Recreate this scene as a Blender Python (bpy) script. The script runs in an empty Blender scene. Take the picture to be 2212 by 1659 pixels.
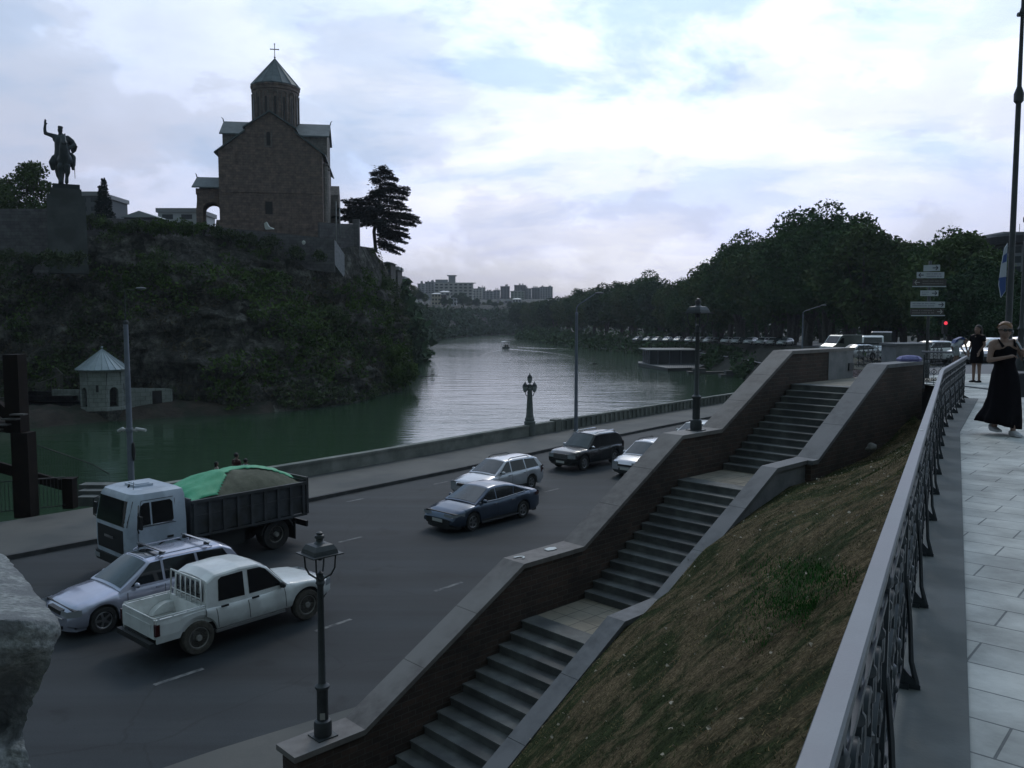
import bpy, bmesh, math, random
from mathutils import Vector, Matrix, noise
R = math.radians
random.seed(7)
SC = bpy.context.scene
COL = SC.collection

# ---------------------------------------------------------------- camera
CAM_Z = 1.6
FPX = 1800.0 / 2212.0                    # focal length in image widths
PITCH = math.atan(137.5 / 1800.0)
cam = bpy.data.cameras.new('camera')
cam.sensor_width = 36.0
cam.lens = 36.0 * FPX
cam.clip_start = 0.05
cam.clip_end = 20000
camo = bpy.data.objects.new('camera', cam)
camo.location = (0, 0, CAM_Z)
camo.rotation_euler = (R(90) - PITCH, 0, 0)
COL.objects.link(camo)
SC.camera = camo

# ---------------------------------------------------------------- world, sun, exposure
SUN_ELEV, SUN_AZ = R(42), R(8)           # the sun is high behind the clouds, ahead of the camera
W = bpy.data.worlds.new('World')
SC.world = W
W.use_nodes = True
nt = W.node_tree
for n in list(nt.nodes):
    nt.nodes.remove(n)
def N(tree, kind, **kw):
    n = tree.nodes.new(kind)
    for k, v in kw.items():
        if k.startswith('in_'):
            key = k[3:]
            key = int(key) if key.isdigit() else key.replace('_', ' ')
            n.inputs[key].default_value = v
        else:
            setattr(n, k, v)
    return n
def ramp(tree, pts, src=None, interp='LINEAR'):
    n = tree.nodes.new('ShaderNodeValToRGB')
    n.color_ramp.interpolation = interp
    e = n.color_ramp.elements
    while len(e) < len(pts):
        e.new(0.5)
    for i, (p, c) in enumerate(pts):
        e[i].position = p
        if isinstance(c, (int, float)):
            c = (c, c, c)
        e[i].color = (c[0], c[1], c[2], 1)
    if src is not None:
        tree.links.new(src, n.inputs[0])
    return n
def build_sky():
    L = nt.links.new
    sky = N(nt, 'ShaderNodeTexSky', sky_type='NISHITA', sun_disc=False)
    sky.sun_elevation = SUN_ELEV
    sky.sun_rotation = SUN_AZ
    sky.air_density = 1.3
    sky.dust_density = 2.0
    tc = N(nt, 'ShaderNodeTexCoord')
    sep = N(nt, 'ShaderNodeSeparateXYZ')
    L(tc.outputs['Generated'], sep.inputs[0])
    # project the view direction on to a cloud deck
    den = N(nt, 'ShaderNodeMath', operation='ADD', in_1=0.22)
    ab = N(nt, 'ShaderNodeMath', operation='MAXIMUM', in_1=0.0)
    L(sep.outputs[2], ab.inputs[0]); L(ab.outputs[0], den.inputs[0])
    dx = N(nt, 'ShaderNodeMath', operation='DIVIDE'); dy = N(nt, 'ShaderNodeMath', operation='DIVIDE')
    L(sep.outputs[0], dx.inputs[0]); L(den.outputs[0], dx.inputs[1])
    L(sep.outputs[1], dy.inputs[0]); L(den.outputs[0], dy.inputs[1])
    cmb = N(nt, 'ShaderNodeCombineXYZ'); L(dx.outputs[0], cmb.inputs[0]); L(dy.outputs[0], cmb.inputs[1])
    mp = N(nt, 'ShaderNodeMapping'); L(cmb.outputs[0], mp.inputs[0])
    mp.inputs['Rotation'].default_value = (0, 0, R(24))
    mp.inputs['Scale'].default_value = (1.0, 1.3, 1)
    mp.inputs['Location'].default_value = (4.3, 1.7, 0)
    n1 = N(nt, 'ShaderNodeTexNoise', in_Scale=1.25, in_Detail=10.0, in_Roughness=0.58, in_Distortion=0.25)
    L(mp.outputs[0], n1.inputs['Vector'])
    n2 = N(nt, 'ShaderNodeTexNoise', in_Scale=0.42, in_Detail=4.0, in_Roughness=0.5)
    L(mp.outputs[0], n2.inputs['Vector'])
    # puffy cumulus near the horizon on the left
    mp3 = N(nt, 'ShaderNodeMapping'); L(tc.outputs['Generated'], mp3.inputs[0])
    mp3.inputs['Scale'].default_value = (1, 1, 1.7)
    n3 = N(nt, 'ShaderNodeTexNoise', in_Scale=4.2, in_Detail=9.0, in_Roughness=0.55, in_Distortion=.3)
    L(mp3.outputs[0], n3.inputs['Vector'])
    cover = ramp(nt, [(0.40, 0.0), (0.50, 0.55), (0.60, 1.0)], n1.outputs[0], 'EASE')
    # elevation ramp for the cloud colour: mauve grey near the horizon, bluish white above
    elev = N(nt, 'ShaderNodeMapRange'); elev.inputs[1].default_value = 0.0; elev.inputs[2].default_value = 0.5
    L(sep.outputs[2], elev.inputs[0])
    cl = ramp(nt, [(0.0, (.44, .46, .58)), (0.12, (.47, .50, .67)), (0.30, (.60, .63, .84)), (0.55, (.66, .74, .96)), (1.0, (.66, .77, 1.0))], elev.outputs[0])
    blue = ramp(nt, [(0.0, (.43, .44, .61)), (0.2, (.47, .52, .75)), (0.45, (.44, .58, .86)), (1.0, (.38, .57, .90))], elev.outputs[0])
    mix = N(nt, 'ShaderNodeMixRGB'); L(cover.outputs[0], mix.inputs[0]); L(blue.outputs[0], mix.inputs[1]); L(cl.outputs[0], mix.inputs[2])
    # bright thin cloud where the sun stands behind it
    sd = Vector((math.sin(SUN_AZ) * math.cos(SUN_ELEV * .62), math.cos(SUN_AZ) * math.cos(SUN_ELEV * .62), math.sin(SUN_ELEV * .62)))
    dot = N(nt, 'ShaderNodeVectorMath', operation='DOT_PRODUCT'); L(tc.outputs['Generated'], dot.inputs[0]); dot.inputs[1].default_value = sd
    glow = ramp(nt, [(0.86, 0.0), (0.95, .35), (0.985, .9), (1.0, 1.0)], dot.outputs['Value'], 'EASE')
    g2 = N(nt, 'ShaderNodeMath', operation='MULTIPLY'); L(glow.outputs[0], g2.inputs[0]); L(cover.outputs[0], g2.inputs[1])
    puff = ramp(nt, [(0.42, 0.0), (0.56, 1.0)], n3.outputs[0], 'EASE')
    wh = N(nt, 'ShaderNodeMixRGB', blend_type='ADD'); wh.inputs[2].default_value = (.36, .34, .24, 1)
    L(g2.outputs[0], wh.inputs[0]); L(mix.outputs[0], wh.inputs[1])
    # cloud relief: darker bellies
    rel = ramp(nt, [(0.3, .84), (0.5, 1.0), (0.66, 1.14)], n2.outputs[0])
    r2 = ramp(nt, [(0.36, .86), (0.47, .93), (0.505, 1.08), (0.55, 1.12), (0.68, 1.0)], n3.outputs[0])
    mul = N(nt, 'ShaderNodeMixRGB', blend_type='MULTIPLY'); mul.inputs[0].default_value = 1
    L(wh.outputs[0], mul.inputs[1]); L(rel.outputs[0], mul.inputs[2])
    mu2 = N(nt, 'ShaderNodeMixRGB', blend_type='MULTIPLY'); mu2.inputs[0].default_value = 1
    L(mul.outputs[0], mu2.inputs[1]); L(r2.outputs[0], mu2.inputs[2])
    # clear sky (Nishita) shows through the thin cloud
    sc = N(nt, 'ShaderNodeMixRGB', blend_type='MULTIPLY'); sc.inputs[0].default_value = 1; sc.inputs[2].default_value = (10, 10, 10, 1)
    L(mu2.outputs[0], sc.inputs[1])
    fin = N(nt, 'ShaderNodeMixRGB'); fin.inputs[0].default_value = 0.90
    L(sky.outputs[0], fin.inputs[1]); L(sc.outputs[0], fin.inputs[2])
    # brightest sunward; unseen sky behind and overhead dimmed and tinted to shape ground light
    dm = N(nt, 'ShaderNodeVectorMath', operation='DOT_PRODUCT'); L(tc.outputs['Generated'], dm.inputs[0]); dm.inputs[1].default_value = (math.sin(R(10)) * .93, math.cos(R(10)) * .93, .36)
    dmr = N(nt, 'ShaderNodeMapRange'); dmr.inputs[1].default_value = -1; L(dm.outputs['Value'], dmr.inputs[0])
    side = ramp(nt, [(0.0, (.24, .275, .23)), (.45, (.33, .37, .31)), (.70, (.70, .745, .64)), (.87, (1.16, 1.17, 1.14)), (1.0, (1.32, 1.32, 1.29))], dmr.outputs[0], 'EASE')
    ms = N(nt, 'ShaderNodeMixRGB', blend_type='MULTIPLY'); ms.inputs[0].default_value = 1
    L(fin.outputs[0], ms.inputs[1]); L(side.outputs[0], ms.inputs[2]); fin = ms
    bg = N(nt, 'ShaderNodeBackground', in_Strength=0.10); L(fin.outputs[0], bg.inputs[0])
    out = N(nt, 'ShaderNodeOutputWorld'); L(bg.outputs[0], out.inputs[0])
build_sky()
sun = bpy.data.lights.new('sun', 'SUN')
sun.energy = 0.5
sun.angle = R(14)
sun.color = (1, .96, .9)
suno = bpy.data.objects.new('sun', sun)
sv = Vector((math.sin(SUN_AZ) * math.cos(SUN_ELEV), math.cos(SUN_AZ) * math.cos(SUN_ELEV), math.sin(SUN_ELEV)))
suno.rotation_euler = sv.to_track_quat('Z', 'Y').to_euler()
COL.objects.link(suno)
SC.view_settings.view_transform = 'Standard'
SC.view_settings.look = 'None'
SC.view_settings.gamma = 1
SC.view_settings.exposure = 0.0
SC.render.engine = 'CYCLES'

# ---------------------------------------------------------------- geometry of the view (photo measured at 2212 px wide)
_s, _c = math.sin(PITCH), math.cos(PITCH)
def ray(x, y):
    u = (x - 1106.0) / 1800.0; v = (829.5 - y) / 1800.0
    return Vector((u, _c + v * _s, -_s + v * _c))
def gz(x, y, z):                         # point of the place at height z
    d = ray(x, y); t = (z - CAM_Z) / d.z
    return Vector((d.x * t, d.y * t, z))
def at(x, y, Y):                         # point of the place at distance Y
    d = ray(x, y); t = Y / d.y
    return Vector((d.x * t, Y, CAM_Z + d.z * t))

# ---------------------------------------------------------------- materials
MATS = {}
def mat(name, col, rough=.8, col2=None, scale=4.0, metal=0.0, bump=0.0, bscale=None, detail=5.0, spec=.5, lo=.35, hi=.65, coat=0.0, obj=True, col3=None, s3=.6):
    if name in MATS:
        return MATS[name]
    m = bpy.data.materials.new(name); m.use_nodes = True
    t = m.node_tree; b = t.nodes['Principled BSDF']
    b.inputs['Base Color'].default_value = (*col, 1)
    b.inputs['Roughness'].default_value = rough
    b.inputs['Metallic'].default_value = metal
    b.inputs['Specular IOR Level'].default_value = spec
    if coat:
        b.inputs['Coat Weight'].default_value = coat
        b.inputs['Coat Roughness'].default_value = .06
    tc = N(t, 'ShaderNodeTexCoord')
    if col2 is not None:
        n = N(t, 'ShaderNodeTexNoise', in_Scale=scale, in_Detail=detail, in_Roughness=.6)
        t.links.new(tc.outputs['Object'], n.inputs['Vector'])
        r = ramp(t, [(lo, col), (hi, col2)], n.outputs[0])
        src = r.outputs[0]
        if col3 is not None:
            n2 = N(t, 'ShaderNodeTexNoise', in_Scale=s3, in_Detail=4.0, in_Roughness=.55)
            t.links.new(tc.outputs['Object'], n2.inputs['Vector'])
            f = ramp(t, [(.44, 0.0), (.60, 1.0)], n2.outputs[0])
            mx = N(t, 'ShaderNodeMixRGB'); mx.inputs[2].default_value = (*col3, 1)
            t.links.new(f.outputs[0], mx.inputs[0]); t.links.new(src, mx.inputs[1]); src = mx.outputs[0]
        t.links.new(src, b.inputs['Base Color'])
    if bump:
        n = N(t, 'ShaderNodeTexNoise', in_Scale=bscale or scale * 3, in_Detail=6.0, in_Roughness=.65)
        t.links.new(tc.outputs['Object'], n.inputs['Vector'])
        bp = N(t, 'ShaderNodeBump', in_Strength=1.0, in_Distance=bump)
        t.links.new(n.outputs[0], bp.inputs['Height']); t.links.new(bp.outputs[0], b.inputs['Normal'])
    MATS[name] = m
    return m
def brick_mat(name, c1, c2, mortar, w, h, ms=.012, offset=.5, rough=.85, axes='UV', dirt=.5, squash=1.0, bump=.006):
    """blocks laid out in metres; the mesh carries a UV map in metres"""
    m = bpy.data.materials.new(name); m.use_nodes = True
    t = m.node_tree; b = t.nodes['Principled BSDF']; b.inputs['Roughness'].default_value = rough
    tc = N(t, 'ShaderNodeTexCoord')
    br = N(t, 'ShaderNodeTexBrick', offset=offset)
    br.inputs['Scale'].default_value = 1.0
    br.inputs['Brick Width'].default_value = w; br.inputs['Row Height'].default_value = h
    br.inputs['Mortar Size'].default_value = ms; br.inputs['Mortar Smooth'].default_value = .3
    br.inputs['Color1'].default_value = (*c1, 1); br.inputs['Color2'].default_value = (*c2, 1); br.inputs['Mortar'].default_value = (*mortar, 1)
    t.links.new(tc.outputs['UV'], br.inputs['Vector'])
    n = N(t, 'ShaderNodeTexNoise', in_Scale=1.3, in_Detail=7.0, in_Roughness=.65); t.links.new(tc.outputs['Object'], n.inputs['Vector'])
    r = ramp(t, [(.3, 1 - dirt), (.62, 1.0 + dirt * .25)], n.outputs[0])
    mx = N(t, 'ShaderNodeMixRGB', blend_type='MULTIPLY'); mx.inputs[0].default_value = 1
    t.links.new(br.outputs[0], mx.inputs[1]); t.links.new(r.outputs[0], mx.inputs[2]); t.links.new(mx.outputs[0], b.inputs['Base Color'])
    n2 = N(t, 'ShaderNodeTexNoise', in_Scale=22.0, in_Detail=4.0); t.links.new(tc.outputs['Object'], n2.inputs['Vector'])
    ad = N(t, 'ShaderNodeMath', operation='MULTIPLY_ADD'); ad.inputs[1].default_value = -1.0
    t.links.new(br.outputs['Fac'], ad.inputs[0]); t.links.new(n2.outputs[0], ad.inputs[2])
    bp = N(t, 'ShaderNodeBump', in_Strength=.8, in_Distance=bump); t.links.new(ad.outputs[0], bp.inputs['Height']); t.links.new(bp.outputs[0], b.inputs['Normal'])
    MATS[name] = m
    return m

# ---------------------------------------------------------------- mesh collector
class MB:
    def __init__(s):
        s.v = []; s.f = []; s.mi = []; s.sm = []; s.uv = {}
    def add(s, vs, fs, smooth=False, m=0):
        o = len(s.v); s.v += [Vector(p) for p in vs]
        for f in fs:
            s.f.append(tuple(i + o for i in f)); s.mi.append(m); s.sm.append(smooth)
        return s
    def box(s, x0, x1, y0, y1, z0, z1, M=None, m=0):
        vs = [Vector(p) for p in [(x0,y0,z0),(x1,y0,z0),(x1,y1,z0),(x0,y1,z0),(x0,y0,z1),(x1,y0,z1),(x1,y1,z1),(x0,y1,z1)]]
        if M is not None: vs = [M @ p for p in vs]
        return s.add(vs, [(0,3,2,1),(4,5,6,7),(0,1,5,4),(1,2,6,5),(2,3,7,6),(3,0,4,7)], m=m)
    def prism(s, poly, h0, h1, fn=None, smooth=False, m=0):
        """poly (a,b) extruded from c=h0 to c=h1; fn maps (a,b,c) to xyz"""
        n = len(poly); fn = fn or (lambda a, b, c: (a, b, c))
        vs = [fn(a, b, h0) for a, b in poly] + [fn(a, b, h1) for a, b in poly]
        fs = [tuple(range(n - 1, -1, -1)), tuple(range(n, 2 * n))]
        for i in range(n):
            j = (i + 1) % n; fs.append((i, j, n + j, n + i))
        return s.add(vs, fs, smooth, m)
    def tube(s, pts, rad, seg=8, cap=True, smooth=True, m=0):
        pts = [Vector(p) for p in pts]
        if isinstance(rad, (int, float)): rad = [rad] * len(pts)
        vs = []; up = None
        for i, p in enumerate(pts):
            t = (pts[min(i + 1, len(pts) - 1)] - pts[max(i - 1, 0)]).normalized()
            if up is None: up = Vector((0, 0, 1)) if abs(t.z) < .9 else Vector((0, 1, 0))
            a = t.cross(up).normalized(); b = a.cross(t).normalized(); up = b
            for k in range(seg):
                q = 2 * math.pi * k / seg
                vs.append(p + (a * math.cos(q) + b * math.sin(q)) * rad[i])
        fs = []
        for i in range(len(pts) - 1):
            for k in range(seg):
                k2 = (k + 1) % seg
                fs.append((i*seg+k, i*seg+k2, (i+1)*seg+k2, (i+1)*seg+k))
        s.add(vs, fs, smooth, m)
        if cap:
            o = len(s.v) - len(vs)
            s.f.append(tuple(o + k for k in range(seg))[::-1]); s.mi.append(m); s.sm.append(False)
            s.f.append(tuple(o + (len(pts)-1)*seg + k for k in range(seg))); s.mi.append(m); s.sm.append(False)
        return s
    def lathe(s, prof, seg=16, M=None, smooth=True, m=0, a0=0.0):
        vs = []
        for r, z in prof:
            for k in range(seg):
                q = 2 * math.pi * k / seg + a0
                p = Vector((r * math.cos(q), r * math.sin(q), z)); vs.append(M @ p if M is not None else p)
        fs = []
        for i in range(len(prof) - 1):
            for k in range(seg):
                k2 = (k + 1) % seg
                fs.append((i*seg+k, i*seg+k2, (i+1)*seg+k2, (i+1)*seg+k))
        if prof[0][0] > 1e-4: fs.append(tuple(range(seg))[::-1])
        if prof[-1][0] > 1e-4: fs.append(tuple((len(prof)-1)*seg + k for k in range(seg)))
        return s.add(vs, fs, smooth, m)
    def loft(s, rings, closed=True, cap=True, smooth=True, m=0):
        n = len(rings[0]); vs = [p for r in rings for p in r]; fs = []
        for i in range(len(rings) - 1):
            for k in range(n if closed else n - 1):
                k2 = (k + 1) % n
                fs.append((i*n+k, i*n+k2, (i+1)*n+k2, (i+1)*n+k))
        s.add(vs, fs, smooth, m)
        if cap and closed:
            o = len(s.v) - len(vs)
            s.f.append(tuple(o + k for k in range(n))[::-1]); s.mi.append(m); s.sm.append(False)
            s.f.append(tuple(o + (len(rings)-1)*n + k for k in range(n))); s.mi.append(m); s.sm.append(False)
        return s
    def sphere(s, c, r, seg=12, rings=8, M=None, sc=(1,1,1), m=0):
        c = Vector(c); prof = []
        T = Matrix.Translation(c) @ (M or Matrix.Identity(4)) @ Matrix.Diagonal((sc[0], sc[1], sc[2], 1))
        for i in range(rings + 1):
            q = math.pi * i / rings
            prof.append((max(r * math.sin(q), 0.0), -r * math.cos(q)))
        return s.lathe(prof, seg, T, True, m)
    def build(s, name, mats, parent=None, angle=35, uv=False, M=None, fixn=True, weld=True):
        me = bpy.data.meshes.new(name)
        me.from_pydata([tuple(v) for v in s.v], [], s.f)
        if not isinstance(mats, (list, tuple)): mats = [mats]
        for k in mats: me.materials.append(k)
        me.polygons.foreach_set('material_index', s.mi)
        me.polygons.foreach_set('use_smooth', s.sm)
        if uv:
            lay = me.uv_layers.new(name='UVMap')
            for p in me.polygons:
                n = p.normal
                for li in p.loop_indices:
                    c = me.vertices[me.loops[li].vertex_index].co
                    if callable(uv): lay.data[li].uv = uv(c, n)
                    elif abs(n.z) > .7: lay.data[li].uv = (c.x, c.y)
                    else:
                        h = Vector((-n.y, n.x)).normalized() if (abs(n.x) + abs(n.y)) > 1e-6 else Vector((1, 0))
                        lay.data[li].uv = (c.x * h.x + c.y * h.y, c.z)
        if fixn:
            bm = bmesh.new(); bm.from_mesh(me)
            if weld: bmesh.ops.remove_doubles(bm, verts=bm.verts, dist=1e-5)
            bmesh.ops.recalc_face_normals(bm, faces=bm.faces)
            la = math.radians(angle)
            for e in bm.edges:
                if len(e.link_faces) == 2 and e.calc_face_angle(0) > la: e.smooth = False
            bm.to_mesh(me); bm.free()
        if M is not None: me.transform(M)
        o = bpy.data.objects.new(name, me); COL.objects.link(o)
        if parent is not None: o.parent = parent
        return o
def tag(o, label=None, cat=None, group=None, kind=None):
    if label: o['label'] = label
    if cat: o['category'] = cat
    if group: o['group'] = group
    if kind: o['kind'] = kind
    return o
def struct(o, kind='structure'):
    o['kind'] = kind
    return o
def thing(name, label, cat, loc=(0, 0, 0), rz=0.0, group=None):
    o = bpy.data.objects.new(name, None); o.empty_display_size = .2; COL.objects.link(o)
    o.location = loc; o.rotation_euler = (0, 0, rz)
    return tag(o, label, cat, group)
KIDS = {}
def copy_tree(o, loc=None, rz=None, label=None, group=None, parent=None):
    c = o.copy(); COL.objects.link(c)
    if parent is not None: c.parent = parent
    if loc is not None: c.location = loc
    if rz is not None: c.rotation_euler = (0, 0, rz)
    if label: c['label'] = label
    if group: c['group'] = group
    for ch in [q for q in bpy.data.objects if q.parent == o]:
        copy_tree(ch, parent=c)
    return c
def rot(rz, loc=(0, 0, 0)):
    return Matrix.Translation(Vector(loc)) @ Matrix.Rotation(rz, 4, 'Z')
def lerp(a, b, t): return a + (b - a) * t
def interp(pts, x):
    if x <= pts[0][0]: return pts[0][1]
    for (a, b), (c, d) in zip(pts, pts[1:]):
        if x <= c: return b + (d - b) * (x - a) / (c - a) if c > a else d
    return pts[-1][1]
def nz(x, y, z=0): return noise.noise(Vector((x, y, z)))
def fbm(x, y, z=0, o=4): return noise.fractal(Vector((x, y, z)), 1.0, 2.0, o)
# ================================================================= materials of the setting
M_asph = mat('asphalt', (0.015, 0.020, 0.024), .75, (0.022, 0.028, 0.032), .5, bump=.004, bscale=60, detail=9, spec=.35, col3=(0.026, 0.030, 0.033), s3=.22)
def asphalt_nodes(m):
    """long tyre-polished streaks along the lanes"""
    t = m.node_tree; b = t.nodes['Principled BSDF']
    src = b.inputs['Base Color'].links[0].from_socket
    tc = N(t, 'ShaderNodeTexCoord'); mp = N(t, 'ShaderNodeMapping'); t.links.new(tc.outputs['Object'], mp.inputs[0])
    mp.inputs['Rotation'].default_value = (0, 0, R(-50)); mp.inputs['Scale'].default_value = (.035, .75, 1)
    n = N(t, 'ShaderNodeTexNoise', in_Scale=1.0, in_Detail=5.0, in_Roughness=.6); t.links.new(mp.outputs[0], n.inputs['Vector'])
    r = ramp(t, [(.36, .68), (.5, 1.0), (.64, 1.35)], n.outputs[0])
    mx = N(t, 'ShaderNodeMixRGB', blend_type='MULTIPLY'); mx.inputs[0].default_value = 1
    t.links.new(src, mx.inputs[1]); t.links.new(r.outputs[0], mx.inputs[2]); src = mx.outputs[0]
    def mul(src, fac):
        m2 = N(t, 'ShaderNodeMixRGB', blend_type='MULTIPLY'); m2.inputs[0].default_value = 1; t.links.new(src, m2.inputs[1]); t.links.new(fac, m2.inputs[2]); return m2.outputs[0]
    n = N(t, 'ShaderNodeTexNoise', in_Scale=38.0, in_Detail=3.0); t.links.new(tc.outputs['Object'], n.inputs['Vector'])
    src = mul(src, ramp(t, [(.3, .74), (.7, 1.28)], n.outputs[0]).outputs[0])                       # aggregate
    wp = N(t, 'ShaderNodeTexNoise', in_Scale=.8, in_Detail=5.0); t.links.new(tc.outputs['Object'], wp.inputs['Vector'])
    mw = N(t, 'ShaderNodeMixRGB', blend_type='ADD'); mw.inputs[0].default_value = .9; t.links.new(tc.outputs['Object'], mw.inputs[1]); t.links.new(wp.outputs['Color'], mw.inputs[2])
    v = N(t, 'ShaderNodeTexVoronoi', feature='DISTANCE_TO_EDGE', in_Scale=.17); t.links.new(mw.outputs[0], v.inputs['Vector'])
    src = mul(src, ramp(t, [(0.0, .68), (.003, .78), (.006, 1.0)], v.outputs[0]).outputs[0])       # tar-filled cracks
    n = N(t, 'ShaderNodeTexNoise', in_Scale=.9, in_Detail=3.0); t.links.new(tc.outputs['Object'], n.inputs['Vector'])
    src = mul(src, ramp(t, [(.30, .66), (.36, 1.0)], n.outputs[0]).outputs[0])                      # oil stains
    t.links.new(src, b.inputs['Base Color'])
asphalt_nodes(M_asph)
M_street = mat('street_asphalt', (.06, .065, .07), .7, (.10, .10, .105), .3, bump=.003)
M_pave = mat('river_pavement', (0.086, 0.086, 0.079), .8, (0.132, 0.125, 0.112), .7, bump=.004, bscale=30, col3=(0.066, 0.069, 0.066), s3=.35)
M_kerb = mat('kerb_stone', (0.035, 0.035, 0.036), .8, (0.063, 0.063, 0.063), 2)
M_mark = mat('worn_marking', (.05, .055, .06), .8, (.19, .19, .185), 5, lo=.36, hi=.60, detail=8)
M_cope = mat('coping_granite', (0.100, 0.090, 0.085), .7, (0.192, 0.174, 0.166), 5, detail=12, lo=.30, hi=.70, bump=.002, bscale=120, col3=(0.200, 0.188, 0.180), s3=.8)
M_cope2 = mat('coping_granite_grey', (0.084, 0.088, 0.094), .7, (0.156, 0.160, 0.170), 5, detail=12, lo=.30, hi=.70, bump=.002, bscale=120, col3=(0.160, 0.160, 0.168), s3=.9)
M_tread = mat('stair_stone', (0.082, 0.087, 0.085), .7, (0.156, 0.160, 0.154), 4, detail=12, lo=.3, hi=.7, bump=.002, bscale=90, col3=(0.070, 0.072, 0.072), s3=1.3)
M_brick = brick_mat('stair_brick', (0.076, 0.046, 0.035), (0.047, 0.031, 0.025), (0.081, 0.071, 0.064), .29, .10, .010, dirt=.5, bump=.008)
M_tile = brick_mat('landing_tile', (0.289, 0.255, 0.200), (0.238, 0.212, 0.170), (0.111, 0.102, 0.085), .40, .40, .010, offset=0.0, dirt=.35)
M_paver = brick_mat('granite_paver', (.56, .56, .53), (.47, .475, .455), (.20, .21, .21), .60, .31, .006, dirt=.5, bump=.004)
M_slab = mat('fence_plinth_stone', (0.096, 0.104, 0.100), .8, (0.144, 0.152, 0.148), 1.6, bump=.002, bscale=60, col3=(0.080, 0.088, 0.084), s3=1.2)
M_plaster = mat('grey_plaster', (0.156, 0.163, 0.176), .85, (0.247, 0.247, 0.260), 2.4, bump=.008, bscale=9)
M_conc = mat('parapet_concrete', (0.161, 0.167, 0.149), .85, (0.247, 0.253, 0.230), 1.1, bump=.004, bscale=25, col3=(0.115, 0.127, 0.115), s3=.5)
def lawn_material():
    m = bpy.data.materials.new('lawn_soil'); m.use_nodes = True; t = m.node_tree; L = t.links.new; b = t.nodes['Principled BSDF']; b.inputs['Roughness'].default_value = 1.0; b.inputs['Specular IOR Level'].default_value = .05
    tc = N(t, 'ShaderNodeTexCoord'); O = tc.outputs['Object']
    fine = N(t, 'ShaderNodeTexNoise', in_Scale=26.0, in_Detail=6.0, in_Roughness=.75); L(O, fine.inputs['Vector'])
    mid = N(t, 'ShaderNodeTexNoise', in_Scale=3.2, in_Detail=7.0, in_Roughness=.7, in_Distortion=.6); L(O, mid.inputs['Vector'])
    big = N(t, 'ShaderNodeTexNoise', in_Scale=.62, in_Detail=5.0, in_Roughness=.65, in_Distortion=.8); L(O, big.inputs['Vector'])
    g = ramp(t, [(.34, (.014, .021, .009)), (.5, (.036, .048, .020)), (.68, (.078, .088, .040))], fine.outputs[0])
    d = ramp(t, [(.34, (.044, .034, .020)), (.5, (.115, .088, .052)), (.68, (.25, .195, .12))], fine.outputs[0])
    ad = N(t, 'ShaderNodeMath', operation='MULTIPLY_ADD'); ad.inputs[1].default_value = .55; L(mid.outputs[0], ad.inputs[0]); L(big.outputs[0], ad.inputs[2])
    f = ramp(t, [(.72, 0.0), (.80, .75), (.92, 1.0)], ad.outputs[0]); mx = N(t, 'ShaderNodeMixRGB'); L(f.outputs[0], mx.inputs[0]); L(g.outputs[0], mx.inputs[1]); L(d.outputs[0], mx.inputs[2])
    mr = ramp(t, [(.35, .55), (.6, 1.2)], mid.outputs[0]); mm = N(t, 'ShaderNodeMixRGB', blend_type='MULTIPLY'); mm.inputs[0].default_value = 1; L(mx.outputs[0], mm.inputs[1]); L(mr.outputs[0], mm.inputs[2]); L(mm.outputs[0], b.inputs['Base Color'])
    bp = N(t, 'ShaderNodeBump', in_Strength=1.0, in_Distance=.035); L(fine.outputs[0], bp.inputs['Height']); L(bp.outputs[0], b.inputs['Normal']); MATS['lawn_soil'] = m; return m
M_soil = lawn_material()
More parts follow.
